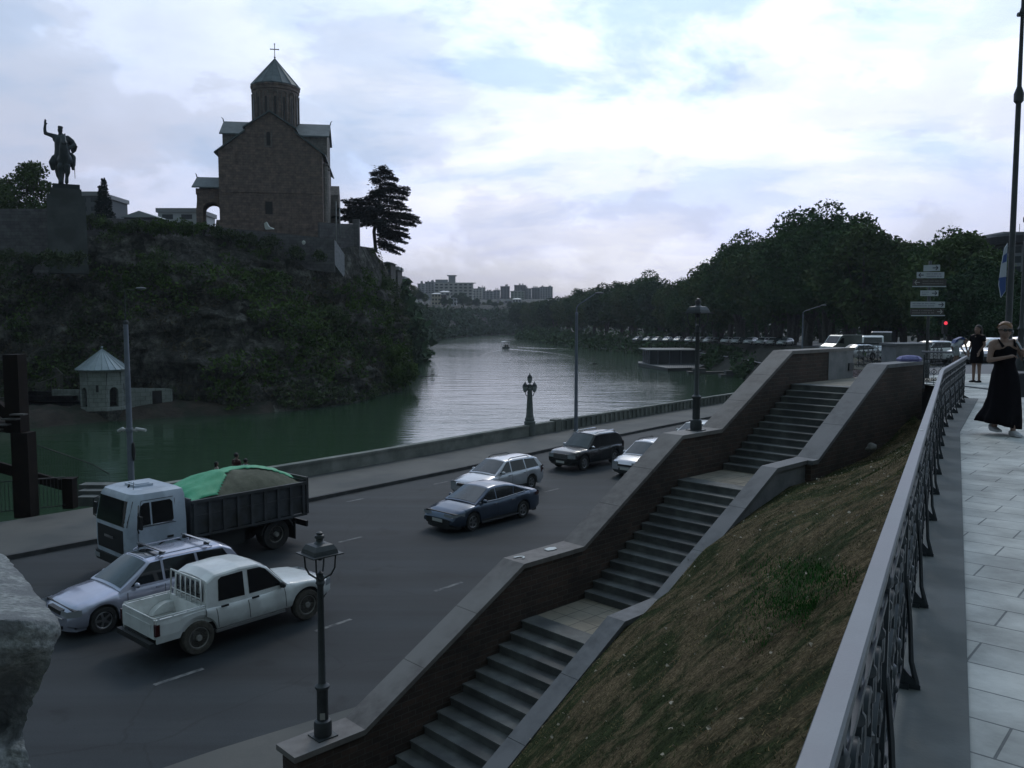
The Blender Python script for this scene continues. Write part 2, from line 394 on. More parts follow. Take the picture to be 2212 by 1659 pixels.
def rock_material():
    m = bpy.data.materials.new('cliff_rock'); m.use_nodes = True; t = m.node_tree; L = t.links.new
    b = t.nodes['Principled BSDF']; b.inputs['Roughness'].default_value = .95; b.inputs['Specular IOR Level'].default_value = .15
    tc = N(t, 'ShaderNodeTexCoord')
    mp = N(t, 'ShaderNodeMapping'); mp.inputs['Scale'].default_value = (1, 1, .55); L(tc.outputs['Object'], mp.inputs[0])
    n1 = N(t, 'ShaderNodeTexNoise', in_Scale=.55, in_Detail=12.0, in_Roughness=.78); L(mp.outputs[0], n1.inputs['Vector'])
    c1 = ramp(t, [(.38, (.035, .037, .031)), (.50, (.10, .098, .086)), (.64, (.30, .29, .26))], n1.outputs[0])
    mp2 = N(t, 'ShaderNodeMapping'); mp2.inputs['Scale'].default_value = (.35, .35, 1.3); mp2.inputs['Rotation'].default_value = (R(12), R(-14), 0); L(tc.outputs['Object'], mp2.inputs[0])
    n2 = N(t, 'ShaderNodeTexNoise', in_Scale=.9, in_Detail=6.0, in_Roughness=.6); L(mp2.outputs[0], n2.inputs['Vector'])
    r2 = ramp(t, [(.36, .62), (.47, .95), (.52, .85), (.62, 1.15)], n2.outputs[0])
    mx = N(t, 'ShaderNodeMixRGB', blend_type='MULTIPLY'); mx.inputs[0].default_value = 1; L(c1.outputs[0], mx.inputs[1]); L(r2.outputs[0], mx.inputs[2])
    mw = N(t, 'ShaderNodeMixRGB', blend_type='ADD'); mw.inputs[0].default_value = 1.6; L(mp.outputs[0], mw.inputs[1]); L(n1.outputs['Color'], mw.inputs[2])
    v = N(t, 'ShaderNodeTexVoronoi', feature='DISTANCE_TO_EDGE', in_Scale=.55); L(mw.outputs[0], v.inputs['Vector'])
    vr = ramp(t, [(0.0, .55), (.04, .88), (.10, 1.0)], v.outputs[0])
    mv = N(t, 'ShaderNodeMixRGB', blend_type='MULTIPLY'); mv.inputs[0].default_value = 1; L(mx.outputs[0], mv.inputs[1]); L(vr.outputs[0], mv.inputs[2])
    L(mv.outputs[0], b.inputs['Base Color'])
    ad = N(t, 'ShaderNodeMath', operation='ADD'); L(n1.outputs[0], ad.inputs[0]); L(n2.outputs[0], ad.inputs[1])
    bp = N(t, 'ShaderNodeBump', in_Strength=1.0, in_Distance=1.1); L(ad.outputs[0], bp.inputs['Height']); L(bp.outputs[0], b.inputs['Normal'])
    MATS['cliff_rock'] = m; return m
M_rock = rock_material()
M_earth = mat('bank_earth', (0.024, 0.027, 0.018), .95, (0.045, 0.045, 0.030), .25, bump=.3, bscale=.8, detail=8)
M_hill = mat('far_hill_earth', (.022, .034, .022), .95, (.045, .056, .038), .06, bump=1.0, bscale=.2, detail=8)
def water_material():
    m = bpy.data.materials.new('river_water'); m.use_nodes = True; t = m.node_tree; L = t.links.new
    b = t.nodes['Principled BSDF']
    b.inputs['Base Color'].default_value = (.030, .064, .036, 1); b.inputs['Roughness'].default_value = .11; b.inputs['IOR'].default_value = 1.55; b.inputs['Specular Tint'].default_value = (.86, 1.0, .93, 1)
    tc = N(t, 'ShaderNodeTexCoord')
    mp = N(t, 'ShaderNodeMapping'); mp.inputs['Rotation'].default_value = (0, 0, R(12)); mp.inputs['Scale'].default_value = (.55, 1.5, 1); L(tc.outputs['Object'], mp.inputs[0])
    a = N(t, 'ShaderNodeTexNoise', in_Scale=.9, in_Detail=4.0, in_Roughness=.55, in_Distortion=.4); L(mp.outputs[0], a.inputs['Vector'])
    c = N(t, 'ShaderNodeTexNoise', in_Scale=.22, in_Detail=3.0, in_Roughness=.5); L(mp.outputs[0], c.inputs['Vector'])
    p = N(t, 'ShaderNodeTexNoise', in_Scale=.02, in_Detail=3.0); L(tc.outputs['Object'], p.inputs['Vector'])
    pr = ramp(t, [(.40, .25), (.60, 1.0)], p.outputs[0])
    ml = N(t, 'ShaderNodeMath', operation='MULTIPLY'); L(a.outputs[0], ml.inputs[0]); L(pr.outputs[0], ml.inputs[1])
    ad = N(t, 'ShaderNodeMath', operation='MULTIPLY_ADD'); ad.inputs[1].default_value = 1.6; L(c.outputs[0], ad.inputs[0]); L(ml.outputs[0], ad.inputs[2])
    bp = N(t, 'ShaderNodeBump', in_Strength=1.0, in_Distance=.055); L(ad.outputs[0], bp.inputs['Height']); L(bp.outputs[0], b.inputs['Normal'])
    MATS['river_water'] = m; return m
M_water = water_material()

# ================================================================= ground sheet and river
WZ = -9.0; RZ = -6.0
g = MB(); g.add([(-900, -300, WZ - 2), (1000, -300, WZ - 2), (1000, 1500, WZ - 2), (-900, 1500, WZ - 2)], [(0, 1, 2, 3)])
struct(g.build('ground', M_hill))
g = MB(); g.add([(-260, -60, WZ), (160, -60, WZ), (160, 1000, WZ), (-260, 1000, WZ)], [(0, 1, 2, 3)])
struct(g.build('river_water', M_water))

# ---------------------------------------------------------------- banks: a strip lofted from the waterline to the top of the bank
def resample(rows, step):
    """rows: list of tuples of Vectors (shore, top, inland), resampled so that the shore advances by step metres"""
    out = []
    for a, b in zip(rows, rows[1:]):
        n = max(1, int((b[0] - a[0]).length / step(a[0])))
        for k in range(n):
            out.append(tuple(p.lerp(q, k / n) for p, q in zip(a, b)))
    out.append(rows[-1]); return out
def smooth_rows(rows, it=2):
    for _ in range(it):
        rows = [rows[0]] + [tuple((a + b * 2 + c) / 4 for a, b, c in zip(p, q, r)) for p, q, r in zip(rows, rows[1:], rows[2:])] + [rows[-1]]
    return rows
def bank(name, rows, step, nv, prof, amp, mats, inland=6, nscale=.12):
    rows = smooth_rows(resample(rows, step), 5)
    V = []; F = []; grid = []
    for i, (S, T, I) in enumerate(rows):
        out2 = Vector((S.x - T.x, S.y - T.y, 0)); out2 = out2.normalized() if out2.length > .1 else Vector((0, -1, 0))
        line = []
        for k in range(nv + 1):
            v = k / nv; p = S.lerp(T, prof(v)); p.z = lerp(S.z, T.z, v)
            e = math.sin(math.pi * min(1, v * 1.02)) ** .5 if 0 < v < .98 else 0
            d = fbm(p.x * nscale, p.y * nscale, p.z * nscale * 1.4, 5) * amp * e + (abs(fbm(p.x * .35, p.y * .35, p.z * .5, 4)) - .2) * amp * .75 * e
            d += math.sin(p.z * 1.5 + fbm(p.x * .1, p.y * .1, 3, 2) * 5) * .10 * amp * e
            p = p + out2 * d; line.append(p)
        for k in range(1, inland + 1):
            p = T.lerp(I, k / inland); p.z += 0; line.append(p)
        grid.append(line)
    n = len(grid[0])
    for l in grid: V += l
    for i in range(len(grid) - 1):
        for k in range(n - 1):
            F.append((i*n+k, (i+1)*n+k, (i+1)*n+k+1, i*n+k+1))
    m = MB(); m.add(V, F, True)
    o = m.build(name, mats, fixn=False); struct(o)
    return o, grid
def rowsof(lst):
    return [(Vector((*s, WZ - .6)), Vector(t), Vector(i)) for s, t, i in lst]
CLIFF = rowsof([
    ((-150, 28), (-150, 62, 9), (-190, 180, 12)),
    ((-100, 48), (-100, 84, 9.5), (-150, 180, 12)),
    ((-64, 80), (-76, 95, 10), (-110, 180, 12)),
    ((-54, 92.5), (-62, 99, 10.3), (-95, 180, 13)),
    ((-47, 94.5), (-54, 101, 11.4), (-80, 170, 14)),
    ((-38, 95.5), (-46, 104.5, 12.6), (-70, 160, 15)),
    ((-31, 93), (-41, 109, 12.6), (-64, 160, 16)),
    ((-24.5, 97), (-37, 112, 12.6), (-60, 160, 16)),
    ((-20, 108), (-30.5, 115.5, 11.6), (-58, 158, 16)),
    ((-18.0, 120), (-25.4, 117.5, 10.6), (-55, 155, 16)),
    ((-17.2, 129), (-22.9, 124, 12.6), (-55, 150, 15.5)),
    ((-18.0, 140), (-22.6, 138, 13.4), (-60, 158, 15)),
    ((-20.6, 155), (-25.2, 152, 13.6), (-80, 170, 14)),
    ((-23.5, 180), (-29.6, 180, 14.0), (-110, 190, 14)),
    ((-28, 230), (-36.5, 232, 13.8), (-130, 240, 14)),
    ((-34, 290), (-42, 296, 13.0), (-150, 310, 14)),
    ((-40, 350), (-52, 362, 12.5), (-180, 420, 15)),
    ((-43.5, 392), (-58, 420, 13.5), (-190, 500, 20)),
    ((-42, 450), (-59, 490, 12.5), (-210, 640, 24)),
    ((-38, 505), (-54, 558, 11.5), (-220, 800, 27)),
    ((-20, 585), (-36, 640, 12.5), (-170, 1060, 31)),
    ((4, 640), (-4, 700, 14), (-20, 1080, 31)),
    ((34, 662), (36, 725, 14), (60, 1080, 30)),
    ((110, 690), (120, 760, 16), (260, 1080, 30)),
    ((260, 700), (280, 780, 18), (600, 1080, 30))])
def cstep(p): return 1.0 if p.y < 200 else (3.0 if p.y < 400 else 7.0)
cliff, CG = bank('river_cliff', CLIFF, cstep, 60, lambda v: .62 * v ** 1.7 + .38 * v ** .8, 2.9, M_rock)
RBANK = rowsof([
    ((19, 66), (24.5, 66.5, -2.4), (26, 66.5, -2.2)),
    ((22.5, 77), (29, 76, -2.4), (40, 74, -3.4)),
    ((28, 92), (35, 89, -2.5), (90, 80, -3.4)),
    ((33, 110), (41, 108, -2.5), (130, 100, -3.4)),
    ((38.5, 130), (46, 128, -2.7), (160, 125, -3.4)),
    ((42, 152), (49.5, 151, -3.05), (180, 150, -3.7)),
    ((42.6, 180), (50.5, 182, -3.55), (200, 190, -4.2)),
    ((42, 220), (50.5, 222, -4.25), (220, 240, -5)),
    ((39.5, 262), (49, 268, -5.15), (240, 300, -5.6)),
    ((25, 322), (35, 334, -5.2), (260, 400, -5.6)),
    ((12, 396), (24, 410, -5.2), (280, 480, -5)),
    ((2.0, 465), (12, 482, -5), (300, 560, -2)),
    ((2, 560), (14, 572, -4), (320, 620, 0)),
    ((60, 650), (80, 640, -1), (400, 690, 3))])
rb, RG = bank('right_river_bank', RBANK, lambda p: 2.0 if p.y < 240 else 7.0, 10, lambda v: v, .8, M_earth)

SHO = [gz(x, y, WZ - .2) for x, y in ((-200, 965), (-60, 945), (60, 932), (180, 920), (280, 912), (420, 905), (560, 898), (660, 888))]
vs = []; nr = 8; SHO = sum([[a.lerp(b, k / 8) for k in range(8)] for a, b in zip(SHO, SHO[1:])], []) + [SHO[-1]]
for i, p in enumerate(SHO):
    for k in range(nr + 1):
        f = k / nr; q = p + Vector((-.35, 1, 0)).normalized() * f * 13; q.z = WZ - .2 + 1.5 * min(1, f * 3.2) ** .6 + (f > 0) * (fbm(q.x * .5, q.y * .5, 1, 4) * .35 + .25); q.y += fbm(q.x * .4, 2, 1, 3) * .6; vs.append(q)
m = MB(); m.add(vs, [(i*(nr+1)+k, (i+1)*(nr+1)+k, (i+1)*(nr+1)+k+1, i*(nr+1)+k+1) for i in range(len(SHO) - 1) for k in range(nr)], True)
struct(m.build('shore_bank', mat('shore_earth', (.030, .022, .016), .95, (.055, .042, .032), .7, bump=.2, bscale=1.6, detail=8, col3=(.018, .022, .012), s3=.4), fixn=False))

# ---------------------------------------------------------------- lower road, pavement, parapet
KERB = [(-46, -8), (-30, 9.9), (-16, 26), (-8.5, 34.5), (-2.6, 41.8), (3.4, 49.7), (10.6, 58.6), (22, 72.2), (27, 78)]
def offs(poly, d):
    out = []
    for i, p in enumerate(poly):
        a = Vector(poly[max(i - 1, 0)]); b = Vector(poly[min(i + 1, len(poly) - 1)])
        t = (b - a).normalized(); out.append((p[0] - t.y * d, p[1] + t.x * d))
    return out
def strip(pa, pb, za, zb=None):
    zb = za if zb is None else zb
    m = MB(); n = len(pa)
    m.add([(x, y, za) for x, y in pa] + [(x, y, zb) for x, y in pb], [(i, i + 1, n + i + 1, n + i) for i in range(n - 1)])
    return m
def wallstrip(m, line, half, z0, z1, seg=None):
    a = offs(line, -half); b = offs(line, half)
    for i in range(len(line) - 1):
        q = [a[i], a[i + 1], b[i + 1], b[i]]
        vs = [(x, y, z0) for x, y in q] + [(x, y, z1) for x, y in q]
        m.add(vs, [(0, 3, 2, 1), (4, 5, 6, 7), (0, 1, 5, 4), (2, 3, 7, 6)] + ([(3, 0, 4, 7)] if i == 0 else []) + ([(1, 2, 6, 5)] if i == len(line) - 2 else []))
    return m
struct(strip(offs(KERB, -24), offs(KERB, .02), RZ).build('lower_road', M_asph))
kb = MB(); wallstrip(kb, offs(KERB, .09), .09, RZ - .3, RZ + .15)
struct(kb.build('road_kerb', M_kerb, weld=True))
struct(strip(offs(KERB, .175), offs(KERB, 5.2), RZ + .135).build('river_pavement', M_pave))
# quay wall down to the water below the pavement edge
q = MB(); wallstrip(q, offs(KERB, 4.95), .3, WZ - 1, RZ + .12)
struct(q.build('quay_wall', M_conc))
# gutter pavement beside the staircase
A0 = Vector((.17, 15.22, 0)); DD = Vector((math.cos(R(43.9)), math.sin(R(43.9)), 0)); NN = Vector((DD.y, -DD.x, 0))
def st(t, off, z): return A0 + DD * t + NN * off + Vector((0, 0, z))
g = MB(); pts = [(-6.6, -3.0), (-4.6, -2.9), (-2.1, -2.6), (.5, -2.3), (4, -2.0), (9, -1.6), (14, -1.2)]
vs = []; 
for t_, o_ in pts: vs += [st(t_, o_, RZ + .09), st(t_, -.45, RZ + .09), st(t_, o_, RZ - .05)]
g.add(vs, [(3*i, 3*i+3, 3*i+4, 3*i+1) for i in range(len(pts) - 1)] + [(3*i+2, 3*i+5, 3*i+3, 3*i) for i in range(len(pts) - 1)])
struct(g.build('stair_side_pavement', M_pave))
g = MB(); 
g.add([st(-12, -3.2, RZ + .09), st(-12, 6, RZ + .09), st(-3.2, 6, RZ + .09), st(-6.6, -3.0, RZ + .09), st(-3.4, -.45, RZ + .09), st(-3.4, 2.4, RZ + .09)], [(0, 1, 2, 5, 4, 3)])
struct(g.build('stair_foot_pavement', M_pave))
# lane dashes
def dash(m, p, q, w=.12):
    p = Vector((p[0], p[1], 0)); q = Vector((q[0], q[1], 0)); t = (q - p).normalized(); n = Vector((-t.y, t.x, 0)) * w / 2
    m.add([(a.x, a.y, RZ + .005) for a in (p - n, q - n, q + n, p + n)], [(0, 1, 2, 3)])
mk = MB(); MK = MB()
tdir = Vector((.66, .751, 0)).normalized()
def lane(first, gap, n, ln=1.15, start=0):
    for k in range(start, n):
        p = Vector((*first, 0)) + tdir * gap * k; dash(mk, p, p + tdir * ln)
lane((-7.48, 16.88), 4.02, 10, 1.1, -2)
lane((-5.95, 28.1), 5.6, 6, 1.0, -3)
lane((-6.94, 34.5), 5.0, 6, .9, -2)
struct(mk.build('lane_markings', M_mark, fixn=False))

# river parapet: smooth wall with a coping, then a stretch with upright ribs
PLINE = offs(KERB, 4.35)
def along(poly, s):
    for a, b in zip(poly, poly[1:]):
        a = Vector(a); b = Vector(b); l = (b - a).length
        if s <= l: return a + (b - a) * (s / l), (b - a).normalized()
        s -= l
    return Vector(poly[-1]), (Vector(poly[-1]) - Vector(poly[-2])).normalized()
def plen(poly): return sum((Vector(b) - Vector(a)).length for a, b in zip(poly, poly[1:]))
# arc lengths: the parapet starts behind the lorry cab
def nearest(poly, x, y):
    best = None; s = 0
    for a, b in zip(poly, poly[1:]):
        a = Vector(a); b = Vector(b); l = (b - a).length; t = max(0, min(1, (Vector((x, y)) - a).dot(b - a) / l / l))
        d = ((a + (b - a) * t) - Vector((x, y))).length
        if best is None or d < best[0]: best = (d, s + t * l)
        s += l
    return best[1]
s0 = nearest(PLINE, -14.6, 33.2); s1 = nearest(PLINE, 2.9, 55.8); s2 = plen(PLINE)
def subline(poly, a, b, step=3.0):
    n = max(1, int((b - a) / step)); return [tuple(along(poly, a + (b - a) * k / n)[0]) for k in range(n + 1)]
par = thing('river_parapet', 'long grey concrete parapet wall between the river pavement and the water', 'parapet wall', (0, 0, 0))
m = MB(); wallstrip(m, subline(PLINE, s0, s1), .17, RZ + .1, RZ + .72); m.build('wall', M_conc, par)
m = MB(); wallstrip(m, subline(PLINE, s0 - .05, s1 + .05), .215, RZ + .72, RZ + .84); m.build('coping', M_conc, par)
m = MB(); p_, t_ = along(PLINE, s0 - .35); m.box(-.35, .35, -.3, .3, RZ + .1, RZ + .98, Matrix.Translation((p_.x, p_.y, 0)) @ Matrix.Rotation(math.atan2(t_.y, t_.x), 4, 'Z')); m.build('end_pier', M_conc, par)
rib = thing('ribbed_parapet', 'ribbed grey stone balustrade along the river beyond the three-lantern lamp', 'balustrade', (0, 0, 0))
m = MB(); wallstrip(m, subline(PLINE, s1 + .5, s2), .10, RZ + .1, RZ + .72); m.build('wall', M_conc, rib)
m = MB(); wallstrip(m, subline(PLINE, s1 + .45, s2), .2, RZ + .74, RZ + .86); m.build('coping', M_conc, rib)
m = MB()
s = s1 + .8
while s < s2 - .3:
    p_, t_ = along(PLINE, s); MM = Matrix.Translation((p_.x, p_.y, 0)) @ Matrix.Rotation(math.atan2(t_.y, t_.x), 4, 'Z')
    m.prism([(-.10, -.19), (.10, -.19), (.13, -.09), (-.13, -.09)], RZ + .14, RZ + .735, lambda a, b, c: MM @ Vector((a, b, c))); s += .62
m.build('ribs', M_conc, rib)
m = MB(); p_, t_ = along(PLINE, s1 + .22); m.box(-.3, .3, -.27, .27, RZ + .1, RZ + .93, Matrix.Translation((p_.x, p_.y, 0)) @ Matrix.Rotation(math.atan2(t_.y, t_.x), 4, 'Z')); m.build('end_pier', M_conc, rib)

# ================================================================= the staircase (axis coordinates: t up the stair, off to its right)
Z0, Z1, Z2, Z3 = -.10, -2.0, -4.0, -6.0
stair = thing('staircase', 'long outdoor stone staircase in three flights with tiled landings, climbing from the road', 'staircase', (0, 0, 0))
def flight(ta, tb, za, zb, n=13):
    """nosings evenly from ta (first step up from the landing at za) to tb (edge of the landing at zb)"""
    for k in range(n):
        t0 = ta + (tb - ta) * k / (n - 1); z = za + (zb - za) * (k + 1) / n
        t1 = ta + (tb - ta) * (k + 1) / (n - 1) + .02 if k < n - 1 else t0 + .42
        r = MB(); MMs = Matrix(((DD.x, NN.x, 0, A0.x), (DD.y, NN.y, 0, A0.y), (0, 0, 1, 0), (0, 0, 0, 1)))
        r.box(t0 + .025, t1, 0.0, 2.12, z - .40, z - .035, MMs)          # riser block
        r.box(t0, t1, 0.0, 2.12, z - .033, z, MMs)                        # tread slab with a small nosing
        o = r.build('step', M_tread, stair)
flight(-3.48, 0.0, Z3, Z2); flight(1.78, 4.97, Z2, Z1); flight(6.85, 10.12, Z1, Z0)
for a, b, z in ((.42, 1.82, Z2), (5.39, 6.89, Z1), (10.54, 15.2, Z0)):
    r = MB(); MMs = Matrix(((DD.x, NN.x, 0, A0.x), (DD.y, NN.y, 0, A0.y), (0, 0, 1, 0), (0, 0, 0, 1)))
    r.box(a, b, 0, 2.12, z - .3, z - .004, MMs)
    r.build('landing', M_tile, stair, uv=lambda c, n: ((c - A0).dot(DD), (c - A0).dot(NN)))
def coping_line(m, prof, o0, o1, th=.09):
    rings = []
    for t, z in prof:
        rings.append([st(t, o0, z), st(t, o1, z), st(t, o1, z - th), st(t, o0, z - th)])
    m.loft(rings, True, True, False)
def wall_under(m, prof, o0, o1, zb, th=.088):
    rings = [[st(t, o0, z - th), st(t, o1, z - th), st(t, o1, b), st(t, o0, b)] for (t, z), b in zip(prof, zb)]
    m.loft(rings, True, True, False)
def stair_uv(c, n):
    if abs(n.z) > .7: return ((c - A0).dot(DD), (c - A0).dot(NN))
    if abs(n.dot(NN)) > .6: return ((c - A0).dot(DD), c.z)
    return ((c - A0).dot(NN), c.z)
LP = [(-4.74, -4.88), (-3.5, -4.88), (.06, -2.93), (1.75, -2.92), (5.12, -1.0), (6.75, -1.0), (10.14, .79), (13.95, .79)]
lw = thing('stair_wall', 'brick stair wall on the road side, topped with brown granite coping and two lamps', 'wall', (0, 0, 0))
m = MB()
for a, b in zip(LP, LP[1:]):                                             # coping slabs with fine joints
    n = max(1, int(round(Vector((b[0] - a[0], b[1] - a[1])).length / 1.25)))
    for k in range(n):
        e0, e1 = (.004 if k else 0), (.004 if k < n - 1 else 0)
        t0, t1 = lerp(a[0], b[0], k / n) + e0, lerp(a[0], b[0], (k + 1) / n) - e1
        coping_line(m, [(t0, interp([a, b], t0)), (t1, interp([a, b], t1))], -.54, .03)
m.build('coping', M_cope, lw, weld=False)
LPW = [(t, z) for t, z in LP]; LPW[0] = (-4.66, -4.88); LPW[-1] = (12.3, .79)
m = MB(); wall_under(m, LPW, -.49, -.012, [-6.3] * 8); m.build('brickwork', M_brick, lw, uv=stair_uv)
m = MB(); wall_under(m, [(12.3, .79), (13.9, .79)], -.50, .006, [-6.3, -6.3]); m.build('end_pillar', M_plaster, lw)
# small metal plate on the pillar, and a pale chalky blot on the landing coping
m = MB(); m.box(13.55, 13.85, .008, .05, .12, .34, Matrix(((DD.x, NN.x, 0, A0.x), (DD.y, NN.y, 0, A0.y), (0, 0, 1, 0), (0, 0, 0, 1)))); m.build('switch_box', mat('dark_box', (.04, .045, .05), .5), lw)
RPa = [(-7.0, -7.2), (-.02, -3.36), (1.22, -3.34), (4.93, -1.41), (6.2, -1.40)]
RPb = [(6.2, -1.40), (6.45, -1.395), (9.95, .53), (12.35, .53)]
rw = thing('stair_wall', 'stair wall on the lawn side with grey granite coping, lower than its twin', 'wall', (0, 0, 0))
m = MB()
for prof, oo in ((RPa, (2.1, 2.47)), (RPb, (2.1, 2.6))):
    for a, b in zip(prof, prof[1:]):
        n = max(1, int(round(Vector((b[0] - a[0], b[1] - a[1])).length / 1.25)))
        for k in range(n):
            e0, e1 = (.004 if k else 0), (.004 if k < n - 1 else 0)
            t0, t1 = lerp(a[0], b[0], k / n) + e0, lerp(a[0], b[0], (k + 1) / n) - e1
            coping_line(m, [(t0, interp([a, b], t0)), (t1, interp([a, b], t1))], *oo)
m.build('coping', M_cope2, rw, weld=False)
m = MB(); wall_under(m, RPa, 2.124, 2.43, [-9, -6, -5.5, -4.5, -4.5]); m.build('plastered_base', M_plaster, rw)
m = MB(); wall_under(m, RPb, 2.13, 2.56, [-4.5, -4.5, -3, -2]); m.build('brickwork', M_brick, rw, uv=stair_uv)

# ================================================================= walkway, fence line, lawn
FP = Vector((1.71, 3.57, 0)); FD = Vector((.47, .883, 0)).normalized(); FN = Vector((FD.y, -FD.x, 0))
FL = 10.2                                # straight length of fence past the first post before it bends
FB = FP + FD * FL; FD2 = Vector((.519, .855, 0)).normalized(); FN2 = Vector((FD2.y, -FD2.x, 0))
def wz(y): return -.006 * y
def fpt(s, off=0, z=0):
    if s <= FL: p = FP + FD * s + FN * off
    else: p = FB + FD2 * (s - FL) + FN2 * off
    p.z = wz(p.y) + z; return p
FE = 16.8
SS = [-9, -5, -2, 1, 4, 7, FL, 12, 14.5, FE]
def fstrip(o0, o1, z0, z1=None, ss=SS):
    z1 = z0 if z1 is None else z1
    m = MB(); vs = []
    for s in ss: vs += [fpt(s, o0, z0), fpt(s, o1, z1)]
    m.add(vs, [(2*i, 2*i+2, 2*i+3, 2*i+1) for i in range(len(ss) - 1)]); return m
m = fstrip(-.16, .27, .012)
for s in []: pass
m2 = fstrip(-.16, -.16, .012, -1.2); m.add(m2.v, m2.f); m3 = fstrip(.27, .27, .012, -.1); m.add(m3.v, m3.f)
struct(m.build('fence_plinth', M_slab))
def puv(c, n):
    q = c.x * math.cos(R(49)) + c.y * math.sin(R(49)); p = c.x * math.cos(R(-41)) + c.y * math.sin(R(-41)); return (p, q)
m = fstrip(.27, 9.0, 0.0, 0.0)
struct(m.build('walkway', M_paver, uv=puv))
# upper square and street beyond the walkway
m = MB(); e0 = fpt(FE, 0, 0); e1 = fpt(FE, 9.0, 0)
def zup(x, y): return interp([(30, -.145), (88, -2.5), (125, -2.75), (150, -3.0), (182, -3.5), (222, -4.2), (265, -5.1), (300, -5.2)], y)
poly = []
xs = [9.3, 16, 25, 40, 70, 120, 220]; ys = [20.2, 24, 27, 30, 40, 52, 66, 90, 125, 180]
LB = [(20.2, 12.0), (24, 11.4), (27, 12.5), (30, 14.5), (40, 22), (52, 31.5), (66, 42), (90, 40), (110, 43), (128, 47.5), (151, 51), (182, 52), (222, 52), (268, 51)]
vs = []; nx = 8
for y, xl in LB:
    for k in range(nx):
        x = xl + (230 - xl) * (k / (nx - 1)) ** 2; vs.append((x, y, zup(x, y)))
m.add(vs, [(i*nx+k, i*nx+k+1, (i+1)*nx+k+1, (i+1)*nx+k) for i in range(len(LB) - 1) for k in range(nx - 1)])
struct(m.build('upper_street', M_street))
m = MB()
a = [(x, y) for y, x in LB[:7]]
for (x0, y0), (x1, y1) in zip(a, a[1:]):
    m.add([(x0, y0, RZ - .5), (x1, y1, RZ - .5), (x1, y1, zup(x1, y1) + .05), (x0, y0, zup(x0, y0) + .05)], [(0, 1, 2, 3)])
struct(m.build('retaining_wall', M_plaster))
# pale paving at the head of the walkway and stair
m = MB(); m.add([fpt(FE - .9, .27, .004), fpt(FE - .5, 9, .004), Vector((26, 25.4, -.139)), Vector((14.6, 27.2, -.139)), Vector((11.4, 25.0, -.139)), Vector((10.6, 24.0, -.125)), Vector((11.4, 21.6, -.139))], [(0, 1, 2, 3, 4, 5, 6)])
struct(m.build('crossing_pavement', M_paver, uv=puv))

# lawn slope
def lawn_pt(t, k):
    zg = interp([(-12, -10.2), (-8, -8.0), (-6, -6.95), (-3, -5.3), (-2, -4.75), (-.76, -4.05), (.2, -3.62), (1.5, -3.28), (2.6, -2.72), (3.6, -2.43), (5.7, -1.95), (6.6, -1.95), (9.5, -1.70), (10.8, -1.35), (12.3, -.75)], t)
    G = st(t, 2.2, zg)
    s = lerp(-11.5, FE, (t + 12) / 24.4); Fp = fpt(s, -.15, -.12)
    p = G.lerp(Fp, k); b = math.sin(math.pi * k)
    p.z += b * (-.06 - .035 * max(0, t - 2)) + fbm(p.x * .7, p.y * .7, 0, 4) * .10 * b
    return p
NT, NK = 150, 60
vs = [lawn_pt(-12 + 24.4 * i / NT, k / NK) for i in range(NT + 1) for k in range(NK + 1)]
m = MB(); m.add(vs, [(i*(NK+1)+k, (i+1)*(NK+1)+k, (i+1)*(NK+1)+k+1, i*(NK+1)+k+1) for i in range(NT) for k in range(NK)], True)
struct(m.build('lawn_slope', M_soil, fixn=False))
def grass(name, mt, n, seed, cond, h0, h1, w):
    rnd = random.Random(seed); m = MB(); V = []; F = []
    c = 0
    while c < n:
        t = rnd.uniform(-9, 12.3); k = rnd.random(); p = lawn_pt(t, k)
        if p.y < 1.5 or p.y > 24: c += 1; continue
        if not cond(p): 
            c += .35; continue
        for j in range(3):
            q = p + Vector((rnd.gauss(0, .035), rnd.gauss(0, .035), -.01)); a = rnd.uniform(0, 6.28); h = rnd.uniform(h0, h1); l = rnd.uniform(.2, .9) * h
            d = Vector((math.cos(a), math.sin(a), 0)); e = Vector((-d.y, d.x, 0)) * w
            o = len(V); V += [q - e, q + e, q + d * l + Vector((rnd.gauss(0, .01), rnd.gauss(0, .01), h))]; F.append((o, o + 1, o + 2))
        c += 1
    m.v = V; m.f = F; m.mi = [0] * len(F); m.sm = [False] * len(F)
    o = m.build(name, mt, fixn=False); return struct(o, 'stuff')
M_gr = mat('green_grass', (0.038, 0.056, 0.019), .9, (0.072, 0.085, 0.032), 2.0, spec=.1)
M_dry = mat('dry_grass', (0.187, 0.132, 0.064), .9, (0.340, 0.255, 0.136), 2.0, spec=.1)
o = grass('green_grass', M_gr, 34000, 3, lambda p: fbm(p.x * .55, p.y * .55, 2, 3) < .12, .008, .026, .0035); tag(o, 'short green grass on the slope beside the stair', 'grass')
o = grass('dry_grass', M_dry, 26000, 5, lambda p: fbm(p.x * .55, p.y * .55, 2, 3) > .06, .006, .024, .0035); tag(o, 'dry straw-coloured grass in patches on the slope', 'grass')
